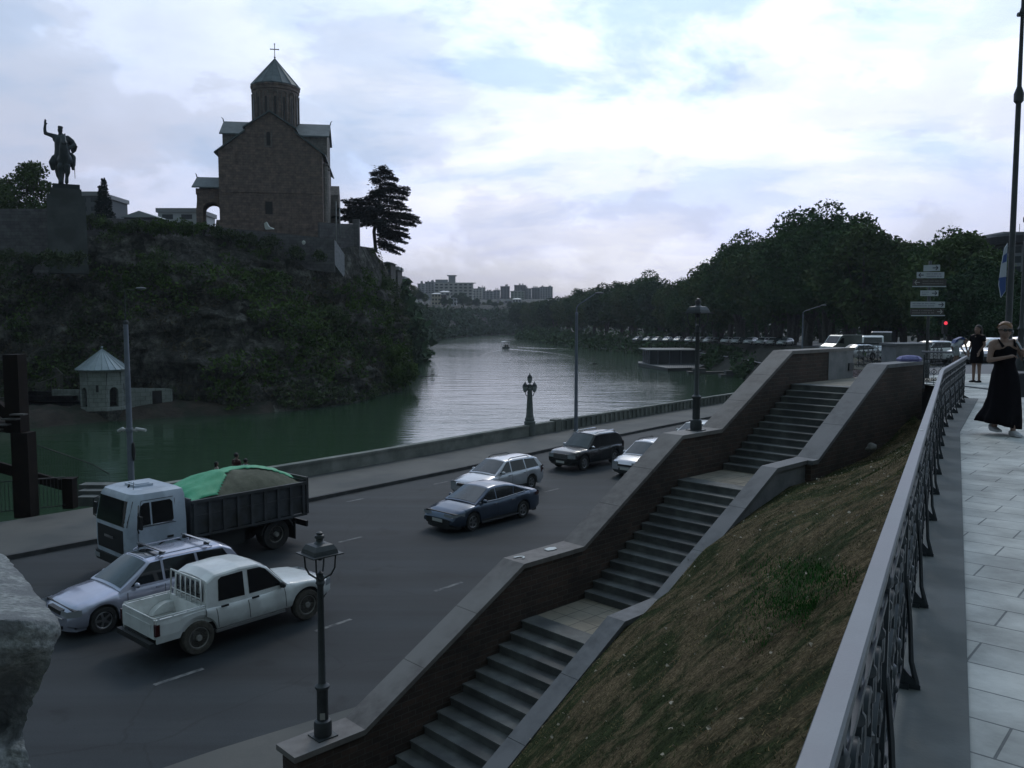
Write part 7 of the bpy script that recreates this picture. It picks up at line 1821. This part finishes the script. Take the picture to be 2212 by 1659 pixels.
# wake
m = MB()
def wake(pts, w0, w1):
    n = len(pts); vs = []
    for i, p in enumerate(pts):
        a = pts[max(0, i - 1)]; b = pts[min(n - 1, i + 1)]; t = (b - a).normalized(); q = Vector((-t.y, t.x, 0)) * lerp(w0, w1, i / (n - 1)) * (1 + .3 * math.sin(i * 2.1)); vs += [p - q, p + Vector((0, 0, .10)), p + q]
    m.add(vs, [(3*i+k, 3*i+3+k, 3*i+4+k, 3*i+1+k) for i in range(n - 1) for k in (0, 1)], True)
wake([gz(x, y, WZ + .012) for x, y in ((1096, 754), (1125, 756), (1160, 759), (1195, 763), (1230, 768), (1262, 776), (1285, 786))], .5, .9)
wake([gz(x, y, WZ + .012) for x, y in ((1090, 755), (1070, 758), (1050, 762), (1035, 769))], .5, .8)
wake([gz(x, y, WZ + .012) for x, y in ((1120, 750), (1160, 752), (1200, 753), (1240, 755))], .6, .9)
o = m.build('boat_wake', M_water, fixn=False); struct(o)
m = MB(); m.tube([gz(900, 748, WZ + .05), gz(950, 745, WZ + .05), gz(1005, 741, WZ + .05)], .10, 5); tag(m.build('floating_line', M_plas), 'thin dark floating line stretched across the water by the cliff', 'cable')
m = MB(); a = gz(917, 816, WZ + .05); m.tube([a + Vector((-2, 0, .2)), a + Vector((1.2, 0, .25)), a + Vector((1.25, 0, .55)), a + Vector((1.9, 0, .6))], .07, 5); tag(m.build('outfall_pipe', M_plas), 'thin bent pipe reaching out over the water at the cliff tip', 'pipe')
# floating pavilion
pv = thing('floating_pavilion', 'dark glazed floating pavilion with a flat roof and open deck', 'pavilion', (0, 0, 0))
dk = [gz(1379, 785, -8.4), gz(1443, 796, -8.4), gz(1507, 795, -8.4), Vector((44, 188, -8.4)), Vector((42, 200, -8.4)), Vector((30.5, 201, -8.4))]
m = MB(); m.prism([(p.x, p.y) for p in dk], WZ - .1, -8.4, lambda a, b, c: (a, b, c)); m.build('hull', mat('pontoon', (.05, .055, .055), .7), pv)
m = MB(); m.prism([(p.x, p.y) for p in dk], -8.396, -8.3, lambda a, b, c: (a, b, c)); m.build('deck', mat('deck_boards', (.17, .17, .175), .7), pv)
m = MB(); m.box(31.2, 41.5, 188.5, 198, -8.29, -5.2); m.build('glass_walls', M_glassy, pv)
m = MB()
for x in (31.1, 33.0, 35.6, 38.2, 41.5): m.box(x - .1, x + .1, 188.2, 188.45, -8.29, -5.2)
for y in (191, 194, 197): m.box(30.9, 31.15, y - .1, y + .1, -8.29, -5.2)
m.build('posts', M_poleg, pv)
m = MB(); m.box(30.2, 42.4, 186.8, 199, -5.19, -4.95); m.build('roof', mat('flat_roof', (.22, .23, .235), .7), pv)
m = MB()
for k in range(16): q = dk[1].lerp(dk[2], k / 15); m.tube([(q.x, q.y + .3, -8.3), (q.x, q.y + .3, -7.35)], .03, 4, False)
q0, q1 = dk[1], dk[2]; m.tube([(q0.x, q0.y + .3, -7.35), (q1.x, q1.y + .3, -7.35)], .03, 5); m.build('railing', M_poleg, pv)
for i, (x, y, Y) in enumerate(((1528, 806, 172), (1600, 812, 150))):
    p = gz(x, y, WZ); m = MB(); m.box(-4, 4, -1.2, 1.2, -.1, .35); m.box(-3, -.5, -.9, .9, .351, 1.0); o = m.build('moored_pontoon', mat('pontoon', (.05, .055, .055), .7)); o.location = p; tag(o, ['low moored pontoon just right of the floating pavilion', 'low moored pontoon nearest the stair wall, under the bank'][i], 'pontoon', 'moored pontoons')
m = MB(); pts = [gz(1560, 806, WZ + .8), Vector((43.6, 168, -7.4)), Vector((42.5, 150, -6.8)), Vector((39.5, 130, -6.5))]; m.tube([Vector((46.5, 215, -6.5)), Vector((46.5, 190, -6.3)), Vector((46, 165, -6.1)), Vector((43.5, 140, -5.9)), Vector((40, 122, -5.8))], .12, 5); tag(m.build('bank_rail', mat('dull_alloy', (.22, .22, .22), .5, metal=.4)), 'long pale handrail along the dark bank right of the pavilion', 'handrail')

# ================================================================= parked cars and vans
def plain_car(name, label, pm_, H=1.46, van=False):
    root = thing(name, label, 'car'); L, W = 4.3, 1.74
    s = Car.__new__(Car); s.root = root; s.L, s.W, s.top = L, W, [(-2.15, .85), (-2.0, 1.0), (0, .95), (.8, .95), (1.5, .86), (2.0, .74), (2.15, .55)]; s.cab = [(-2.1, .96), (-1.7, 1.35), (-1.2, H - .02), (-.2, H), (.25, H - .04), (1.05, .94)]
    s.zbelt, s.H, s.pm, s.crown, s.xf, s.xr, s.r, s.ra, s.zbot, s.cw, s.tw, s.rim, s.xend = .96, H, pm_, .03, 1.28, -1.28, .32, .37, .24, (.455, .36), .2, .21, -2.15
    s.body(); s.cabin(); s.screen(1.0, .3, 'windscreen', M_ws); s.screen(-2.03, -1.72, 'rear_window', M_glass, .86)
    s.side([[(.78, .98), (.15, H - .1), (-1.1, H - .09), (-1.55, 1.02)]]); s.lamps(.64, .14, .34, True, .3); s.bumper(True, .2, .42); s.wheels(M_rim, 0); return root
protos = {'white': plain_car('parked_car', 'x', paint('bright_white_paint', (.72, .73, .73))), 'silver': plain_car('parked_car', 'x', psl), 'dark': plain_car('parked_car', 'x', pk)}
usedp = {k: False for k in protos}
ROWC = [(1371, 270, 'silver'), (1393, 256, 'white'), (1412, 246, 'white'), (1434, 234, 'white'), (1457, 222, 'white'), (1481, 212, 'white'), (1502, 204, 'white'), (1523, 197, 'white'), (1541, 191, 'dark'), (1560, 186, 'white'), (1582, 178, 'white'), (1597, 174, 'dark'), (1612, 170, 'white'), (1637, 164, 'white'), (1650, 172, 'white'), (1660, 160, 'white'), (1672, 156, 'dark'), (1685, 152, 'white')]
def put_car(kind, x, y, z, rz, label, group=None):
    src = protos[kind]; o = src if not usedp[kind] else copy_tree(src); usedp[kind] = True; o.location = (x, y, z); o.rotation_euler = (0, 0, rz); tag(o, label, 'car', group); return o
for i, (px, Y, kd) in enumerate(ROWC):
    p = at(px, 700, Y); put_car(kd, p.x + 1.0, Y, zup(p.x, Y) + .0, R(236 + (i * 37 % 17) - 8), '%s car parked above the riverbank, %s from the left in the row' % (kd, ORD[i]), 'cars parked along the right riverbank')
rnd = random.Random(4)
for i, (px, Y, kd, lab) in enumerate([(1850, 79, 'silver', 'silver car roof just behind the upper stair pillar'), (2010, 58, 'white', 'pale car passing behind the direction sign post'), (2128, 48, 'white', 'white car between the two women, on the street'), (2196, 46, 'silver', 'silver car behind the woman in the long dress'), (1500, 240, 'white', 'white car in the second row behind the parked riverbank cars'), (1400, 290, 'white', 'distant white car behind the left end of the parked row')]):
    p = at(px, 700, Y); put_car(kd, p.x, Y, zup(p.x, Y), R(200) if i < 4 else R(215), lab)
def van(label, px, Y, pm_, rz, H=2.45, W=1.98, L=5.2, cat='van', name='van'):
    p = at(px, 700, Y); t = thing(name, label, cat, (p.x, Y, zup(p.x, Y)), rz)
    prof = [(-L/2, .45), (-L/2, H - .1), (-L/2 + .15, H), (L/2 - 1.75, H), (L/2 - 1.45, H - .12), (L/2 - .75, 1.45), (L/2 - .12, 1.12), (L/2, .95), (L/2, .4)]
    m = MB(); rings = [[Vector((x, y, z * 1.0 if z < 1 else lerp(z, 1 + (z - 1) * .985, abs(e)))) for x, z in prof] for y, e in ((-W/2, 1), (-W/2 + .08, 0), (W/2 - .08, 0), (W/2, 1))]
    m.loft(rings, True, True, False); m.build('body', pm_, t)
    a, b = Vector((L/2 - 1.42, 0, H - .17)), Vector((L/2 - .78, 0, 1.50)); n = Vector((.9, 0, .5)) * .012
    m = MB(); m.add([a + n + Vector((0, -W*.42, 0)), a + n + Vector((0, W*.42, 0)), b + n + Vector((0, W*.45, 0)), b + n + Vector((0, -W*.45, 0))], [(0, 1, 2, 3)]); m.build('windscreen', M_glass, t)
    for sd in (1, -1):
        m = MB(); y = sd * (W/2 + .006); m.add([(L/2 - 1.55, y, H - .35), (L/2 - .95, y, 1.52), (L/2 - 1.9, y, 1.42), (L/2 - 1.9, y, H - .35)], [(0, 1, 2, 3)]); m.build('side_window', M_glass, t)
        m = MB(); m.box(L/2 - .02, L/2 + .02, sd * .72 - .15, sd * .72 + .15, .72, .95); m.build('headlight', M_lamp, t)
        for x in (L/2 - .95, -L/2 + 1.0): wheel(t, x, sd * (W/2 - .11), .34, .21, .2, M_steel, 0, M_tyre, sd)
    m = MB(); m.box(L/2 - .05, L/2 + .015, -.5, .5, .70, .98); m.build('grille', M_plas, t); return t
van('white panel van facing the camera, between the stair walls', 1886, 86, pw, R(248)); van('pale van half hidden by leaves left of the white van', 1820, 100, paint('grey_green_paint', (.28, .31, .29)), R(205))
van('dark high-roofed van right of the white van', 1908, 96, pk, R(240), 2.9, 2.2)

# ================================================================= small litter and rubbish
m = MB(); c = st(.30, -.30, -2.916); pts = []
for a in range(-70, 100, 14): pts.append((.17 * math.cos(R(a)), .10 * math.sin(R(a))))
inn = [(.13 * math.cos(R(a)), .055 * math.sin(R(a)) - .01) for a in range(100, -71, -14)]
m.prism(pts + inn, 0, .006, lambda a, b, k: c + DD * (a - .1) + NN * -b + Vector((0, 0, k))); tag(m.build('paper_scrap', mat('white_paper', (.62, .63, .62), .7)), 'curved white paper scrap on the middle pedestal coping', 'litter')
m = MB(); c = st(1.12, -.30, -2.914); m.prism([(-.15, -.06), (-.04, -.1), (.1, -.075), (.14, .02), (.05, .085), (-.12, .07)], 0, .008, lambda a, b, k: c + DD * a + NN * -b + Vector((0, 0, k))); tag(m.build('paper_scrap', MATS['white_paper']), 'flat white paper sheet on the coping beside the curved scrap', 'litter')
m = MB(); p = gz(1883, 966, -1.32); m.sphere(p, .11, 12, 9, sc=(1, .9, .95)); m.sphere(p + Vector((-.08, 0, -.06)), .07, 8, 6)
for v in m.v: v += Vector((fbm(v.x * 9, v.y * 9, v.z * 9, 3),) * 3) * .03
tag(m.build('rubbish_bag', mat('dusty_plastic', (.20, .19, .18), .8)), 'crumpled pale bag lying against the brick wall on the grass', 'bag')
m = MB(); c = st(12.0, 2.35, .53); 
m.loft([[c + Vector((x * w, y * w * .7, z)) for x, y in ((-1, -.6), (-.4, -1), (.5, -.9), (1, 0), (.5, .9), (-.4, 1), (-1, .5))] for w, z in ((.30, .001), (.32, .06), (.24, .13), (.08, .16))], True, True, True)
tag(m.build('cloth_bag', mat('violet_cloth', (.13, .12, .30), .8, (.25, .25, .45), 12)), 'violet cloth bag left on the end of the stair wall', 'bag')
m = MB(); p = fpt(1.9, -.005, .938); m.prism([(-.008, -.014), (.01, -.012), (.008, .014), (-.006, .016)], 0, .001, lambda a, b, k: p + Vector((a, b, k))); tag(m.build('bird_dropping', MATS['white_paper']), 'tiny white spot on the flat handrail', 'spot')
# ================================================================= people
M_skin = mat('skin', (.21, .135, .105), .6, (.25, .16, .125), 9); M_skin2 = mat('tanned_skin', (.17, .105, .080), .6, (.20, .125, .095), 9)
M_black = mat('black_cloth', (.005, .005, .007), .95, (.009, .008, .011), 6, bump=.006, bscale=12, spec=.1)
M_hair = mat('dark_hair', (.012, .009, .008), .6); M_hairr = mat('auburn_hair', (.16, .075, .035), .5, (.26, .14, .06), 20)
M_shoe = mat('white_shoe', (.50, .50, .52), .6); M_shades = mat('sunglasses', (.01, .01, .012), .15)
def hand(c, d, side, curl=.6, s=1.0, up=Vector((0, 0, 1))):
    """palm at c pointing along d; five fingers that curl"""
    d = Vector(d).normalized(); w = d.cross(up).normalized() * side; n = w.cross(d).normalized(); caps = []
    pal = Vector(c); caps.append((pal, pal + d * .055 * s, .024 * s, .026 * s)); caps.append((pal + w * .018 * s + d * .03 * s, pal - w * .02 * s + d * .03 * s, .02 * s, .02 * s))
    for k, (o, ln) in enumerate(((-.030, .062), (-.010, .075), (.010, .070), (.029, .055))):
        a = pal + d * .07 * s + w * o * s; b = a + (d * math.cos(curl) - n * math.sin(curl)).normalized() * ln * .5 * s; e = b + (d * math.cos(curl * 2) - n * math.sin(curl * 2)).normalized() * ln * .5 * s
        caps += [(a, b, .0095 * s, .009 * s), (b, e, .009 * s, .0075 * s)]
    a = pal - w * .026 * s + d * .01 * s; b = a + (-w * .7 + d * .7 - n * .3).normalized() * .035 * s; caps += [(a, b, .012 * s, .010 * s), (b, b + (d - n * .5).normalized() * .028 * s, .010 * s, .008 * s)]
    return caps
def head_caps(c, f, h=.115):
    """head centre c, facing f"""
    f = Vector(f).normalized(); s_ = Vector((f.y, -f.x, 0)); u = Vector((0, 0, 1)); c = Vector(c)
    caps = [(c + u * .03, c - u * .02 + f * .012, h * .74, h * .68), (c - u * .05 + f * .03, c - u * .075 + f * .045, h * .50, h * .36), (c + f * .078 - u * .005, c + f * .100 - u * .030, .011, .015)]
    for sd in (1, -1):
        caps += [(c + s_ * sd * .078 + u * .01, c + s_ * sd * .080 - u * .02, .014, .010), (c + s_ * sd * .036 + f * .070 - u * .028, c + s_ * sd * .045 + f * .052 - u * .045, .022, .02)]
    caps += [(c + f * .087 - u * .060 + s_ * .014, c + f * .087 - u * .060 - s_ * .014, .010, .010)]
    return caps
def place(o, loc, rz):
    o.location = loc; o.rotation_euler = (0, 0, rz)
# woman in the long black dress walking towards the camera (local: x to her left in the picture's right, -y towards the camera)
wl = gz(2160, 938, -.07)
W1 = thing('person', 'woman in a long black sleeveless dress and sunglasses, walking toward the camera', 'person', (wl.x, wl.y, -.072), 0)
f = (-.12, -1, -.05); c = []
c += head_caps((.0, -.01, 1.525), f) + [((0, .0, 1.45), (.01, .01, 1.375), .052, .056)]
c += [((-.13, .01, 1.345), (.15, .01, 1.35), .052, .052), ((-.06, 0, 1.27), (.09, 0, 1.27), .095, .095), ((0, .0, 1.2), (.02, 0, 1.08), .12, .105), ((.02, 0, 1.08), (.02, 0, .92), .11, .13)]
c += [((-.165, .01, 1.33), (-.215, -.02, 1.09), .048, .038), ((-.215, -.02, 1.09), (-.05, -.19, 1.145), .036, .025)] + hand((-.045, -.195, 1.148), (1, -.15, .22), 1, .5)
c += [((.185, .01, 1.335), (.275, -.03, 1.11), .047, .037), ((.275, -.03, 1.11), (.205, -.15, 1.18), .035, .026)] + hand((.20, -.155, 1.19), (-.35, -.25, 1), -1, 1.1, up=Vector((0, -1, 0)))
c += [((-.02, 0, .92), (-.08, -.10, .5), .085, .06), ((-.08, -.10, .5), (-.10, -.02, .12), .055, .038), ((.06, 0, .92), (.06, -.14, .5), .085, .058), ((.06, -.14, .5), (.07, -.20, .09), .052, .036)]
fuse('body', c, M_skin, W1, .009, 3, dec=.5)
# dress: bodice then skirt lofted and flared
rings = []
def ell(cx, cy, z, rx, ry, n=36, fold=0, ph=0, tilt=0):
    return [Vector((cx + rx * math.cos(q) * (1 + fold * math.sin(7 * q + ph)), cy + ry * math.sin(q) * (1 + fold * math.sin(7 * q + ph)), z + tilt * math.cos(q))) for q in [2 * math.pi * k / n for k in range(n)]]
for z, cx, rx, ry, fo_, ti in ((1.30, .015, .135, .088, 0, .0), (1.24, .015, .168, .118, 0, 0), (1.15, .015, .160, .122, .01, 0), (1.06, .02, .140, .112, .01, 0), (1.0, .025, .148, .118, .015, 0), (.90, .03, .182, .142, .02, 0), (.75, .035, .205, .16, .03, 0), (.55, .03, .222, .19, .05, 0), (.38, .005, .245, .22, .085, -.01), (.24, -.035, .275, .25, .12, -.04), (.145, -.055, .285, .26, .14, -.06)):
    rings.append(ell(cx, -.02 * (1.3 - z), z, rx, ry, fold=fo_, ph=z * 2, tilt=ti))
m = MB(); m.loft(rings, True, False, True)
m.add([Vector((-.09, -.115, 1.28)), Vector((-.045, -.10, 1.30)), Vector((-.095, -.03, 1.402)), Vector((-.11, -.03, 1.402))], [(0, 1, 2, 3)]); m.add([Vector((.12, -.11, 1.28)), Vector((.08, -.10, 1.30)), Vector((.115, -.03, 1.405)), Vector((.13, -.03, 1.405))], [(0, 1, 2, 3)])
dress = m.build('dress', M_black, W1, angle=80); sd2 = dress.modifiers.new('thick', 'SOLIDIFY'); sd2.thickness = .006
m = MB(); m.sphere((.015, .012, 1.575), .098, 14, 10, sc=(.93, 1.05, .88)); m.sphere((.02, .075, 1.56), .055, 10, 8)
for k in range(14): a = R(-60 + k * 22); m.tube([(.01 + .05 * math.cos(a), -.045 + .02 * math.sin(a), 1.628), (.01 + .088 * math.cos(a), .0 + .05 * math.sin(a), 1.60), (.01 + .07 * math.cos(a), .08, 1.57)], .012, 5)
m.build('hair', M_hairr, W1)
m = MB()
for sd in (1, -1): m.sphere((-.012 + sd * .034, -.100, 1.530), .032, 12, 8, sc=(1, .35, .72))
m.box(-.03, .01, -.108, -.100, 1.532, 1.542); m.box(-.090, -.084, -.10, .0, 1.530, 1.542); m.box(.072, .078, -.10, .0, 1.530, 1.542); m.build('sunglasses', M_shades, W1)
for x, y, z, lift in ((.07, -.24, .045, 0), (-.10, -.02, .085, 1)):
    m = MB(); m.loft([[Vector((x + a * w, y + yy, z + zz + b * h)) for a, b in ((-1, -1), (1, -1), (1, .4), (.4, 1), (-.4, 1), (-1, .4))] for yy, w, h, zz in ((.10, .030, .035, .0 + lift * .03), (.04, .042, .042, lift * .01), (-.05, .046, .032, 0), (-.13, .040, .022, -.012), (-.16, .02, .012, -.016))], True, True, True); m.build('shoe', M_shoe, W1)
bag = MB(); bag.tube([(.14, .06, 1.395), (.165, -.05, 1.34), (.20, -.13, 1.21), (.25, -.10, 1.04), (.33, -.02, .88)], .014, 6); 
bag.loft([[Vector((.34 + x * w, .02 + y * .07, z)) for x, y in ((-1, -1), (1, -1), (1, 1), (-1, 1))] for w, z in ((.13, .55), (.15, .62), (.13, .86), (.10, .90))], True, True, True)
bo = bag.build('shoulder_bag', mat('bag_canvas', (.03, .035, .045), .8)); place(bo, W1.location, 0); tag(bo, 'dark shoulder bag with a strap, carried by the woman in the long dress', 'bag')
m = MB(); m.tube([(.14, .055, 1.405), (.163, -.062, 1.345), (.20, -.145, 1.22)], .013, 6); m.tube([(.23, -.125, 1.12), (.30, -.065, .98), (.38, -.06, .84)], .014, 6); m.build('strap', mat('pale_strap', (.42, .44, .48), .7), bo)

def stander(label, loc, rz, H=1.65, top=M_black, legs=M_skin2, hair=M_hair, dressed=True, longhair=True, arms=0.15, shoes=M_black, skin=M_skin2, name='person'):
    k = H / 1.68; t = thing(name, label, 'person', loc, rz); V_ = lambda x, y, z: Vector((x * k, y * k, z * k))
    S = lambda caps: [(Vector(a) * k, Vector(b) * k, r0 * k, r1 * k) for a, b, r0, r1 in caps]
    c = S(head_caps((0, -.01, 1.55), (0, -1, 0)) + [((0, 0, 1.47), (0, .01, 1.40), .05, .055), ((-.12, 0, 1.36), (.12, 0, 1.36), .055, .055), ((0, 0, 1.28), (0, 0, 1.05), .125, .115), ((0, 0, 1.05), (0, .01, .93), .115, .135)])
    for sd in (1, -1):
        c += S([((sd * .17, 0, 1.35), (sd * .21, .02, 1.10), .048, .038), ((sd * .21, .02, 1.10), (sd * (.21 - arms * .3), -arms, .90), .036, .026)] + hand((sd * (.21 - arms * .3), -arms, .88), (0, -.2, -1), sd, .35, up=Vector((0, 1, 0))))
        c += S([((sd * .075, 0, .92), (sd * .085, 0, .5), .085, .058), ((sd * .085, 0, .5), (sd * .09, .01, .08), .055, .036)])
    fuse('body', c, skin, t, .014 if loc[1] > 18 else .011, 3, dec=.4)
    m = MB(); R_ = []
    prof = ((1.41, .10, .07), (1.37, .19, .085), (1.30, .185, .125), (1.18, .165, .13), (1.05, .150, .125), (.95, .175, .145), (.84, .185, .15)) + (((.70, .19, .155), (.56, .20, .165)) if dressed else ())
    for z, rx, ry in prof: R_.append([p * k for p in ell(0, 0, z, rx, ry, 28, .01)])
    m.loft(R_, True, False, True)
    for sd in (1, -1): m.tube([V_(sd * .165, 0, 1.37), V_(sd * .20, .01, 1.20)], [.062 * k, .058 * k], 12, False)
    o = m.build('dress' if dressed else 'shirt', top, t, angle=80); q = o.modifiers.new('thick', 'SOLIDIFY'); q.thickness = .005
    if not dressed:
        m = MB()
        for sd in (1, -1): m.tube([V_(sd * .08, 0, .93), V_(sd * .088, 0, .5), V_(sd * .09, .01, .10)], [.105 * k, .075 * k, .062 * k], 14)
        m.build('trousers', legs, t)
    m = MB(); m.sphere(V_(0, .018, 1.59), .10 * k, 14, 10, sc=(.95, 1.05, .95))
    if longhair: m.loft([[V_(x * w, .06 + y * .04, z) for x, y in ((-1, -1), (1, -1), (1, 1), (-1, 1))] for w, z in ((.085, 1.60), (.095, 1.50), (.09, 1.40), (.06, 1.28))], True, True, True)
    m.build('hair', hair, t)
    for sd in (1, -1):
        m = MB(); m.loft([[V_(sd * .09 + a * w, yy, .03 + b * h) for a, b in ((-1, -1), (1, -1), (1, .5), (.4, 1), (-.4, 1), (-1, .5))] for yy, w, h in ((.07, .035, .03), (0, .042, .035), (-.08, .044, .025), (-.15, .03, .016))], True, True, True); m.build('shoe', shoes, t)
    return t
p = gz(2108, 826, -.125); stander('woman in a short black dress with dark hair, standing with her side to the camera', (p.x, p.y, -.125), R(-65), 1.60)
p = at(512, 1000, 35.6); z0_ = RZ + .135
stander('man in a dark red shirt standing at the river parapet behind the lorry', (at(511, 1000, 35.7).x, 35.7, z0_), R(150), 1.76, mat('dark_red_cloth', (.045, .012, .012), .85), mat('dark_trousers', (.02, .02, .025), .9), M_hair, False, False)
stander('person in a pale blue top right of the man at the parapet', (at(531, 1000, 35.3).x, 35.3, z0_), R(170), 1.58, mat('pale_blue_cloth', (.30, .40, .42), .85), mat('dark_trousers', (.02, .02, .025), .9), M_hair, False, False)
stander('person with dark hair and a cream top left of the man at the parapet', (at(462, 1000, 35.6).x, 35.9, z0_), R(120), 1.34, mat('cream_cloth', (.30, .27, .23), .85), mat('dark_trousers', (.02, .02, .025), .9), M_hair, False, True)
# man bending forward with a blue rucksack
bp_ = at(2072, 762, 36); BZ = -.40; bm_ = thing('person', 'man in a white shirt bending forward with a blue rucksack on his back', 'person', (bp_.x, 36, BZ), 0)
c = head_caps((.22, -.05, 1.12), (.6, -1, -.5)) + [((.18, 0, 1.12), (.10, 0, 1.10), .05, .06), ((.10, 0, 1.08), (-.16, .03, .92), .14, .14), ((-.18, .03, .90), (-.2, .03, .86), .14, .14)]
for sd in (1, -1):
    c += [((-.18, sd * .09, .86), (-.10, sd * .1, .48), .085, .06), ((-.10, sd * .1, .48), (-.20, sd * .1, .08), .056, .038), ((-.20, sd * .1, .06), (-.08, sd * .1, .04), .035, .03)]
    c += [((.12, sd * .18, 1.08), (.20, sd * .2, .80), .048, .038), ((.20, sd * .2, .80), (.30, sd * .12, .62), .036, .026)] + hand((.31, sd * .12, .60), (.5, 0, -1), sd, .4, up=Vector((0, 1, 0)))
fuse('body', c, M_skin2, bm_, .013, 3, dec=.4)
m = MB(); m.tube([(.14, 0, 1.10), (.0, .0, 1.03), (-.2, .02, .88), (-.27, .02, .82)], [.13, .175, .165, .12], 18); m.build('shirt', mat('white_cloth', (.50, .52, .56), .8), bm_)
m = MB()
for sd in (1, -1): m.tube([(-.2, sd * .085, .88), (-.11, sd * .1, .50)], [.115, .09], 12)
m.build('shorts', mat('pale_shorts', (.34, .36, .36), .8), bm_)
m = MB(); m.sphere((.205, -.02, 1.15), .105, 12, 9); m.build('hair', M_hair, bm_)
m = MB(); m.loft([[Vector((x + dx * .55, y * .15, z + dx * .25)) for y, dx in ((-1, -.1), (1, -.1), (1, .12), (-1, .12))] for x, z in ((.08, 1.20), (-.02, 1.26), (-.16, 1.20), (-.24, 1.04))], True, True, True); m.tube([(.1, -.12, 1.22), (.16, -.16, 1.05), (.0, -.17, .95)], .02, 5)
rk = m.build('rucksack', mat('blue_nylon', (.03, .06, .20), .6)); place(rk, bm_.location, 0); tag(rk, 'blue rucksack on the back of the bending man', 'rucksack')
# haze: thin even air over the whole valley

hz = bpy.data.materials.new('valley_air'); hz.use_nodes = True; t = hz.node_tree
for n in list(t.nodes): t.nodes.remove(n)
pv_ = N(t, 'ShaderNodeVolumePrincipled'); pv_.inputs['Color'].default_value = (.80, .86, .95, 1); pv_.inputs['Density'].default_value = .00017; pv_.inputs['Anisotropy'].default_value = .3
ou = N(t, 'ShaderNodeOutputMaterial'); t.links.new(pv_.outputs[0], ou.inputs['Volume'])
m = MB(); m.box(-910, 1010, -310, 1510, WZ - 3.2, 90); o = m.build('haze', hz); struct(o, 'stuff'); tag(o, 'thin bluish air over the valley', 'haze')
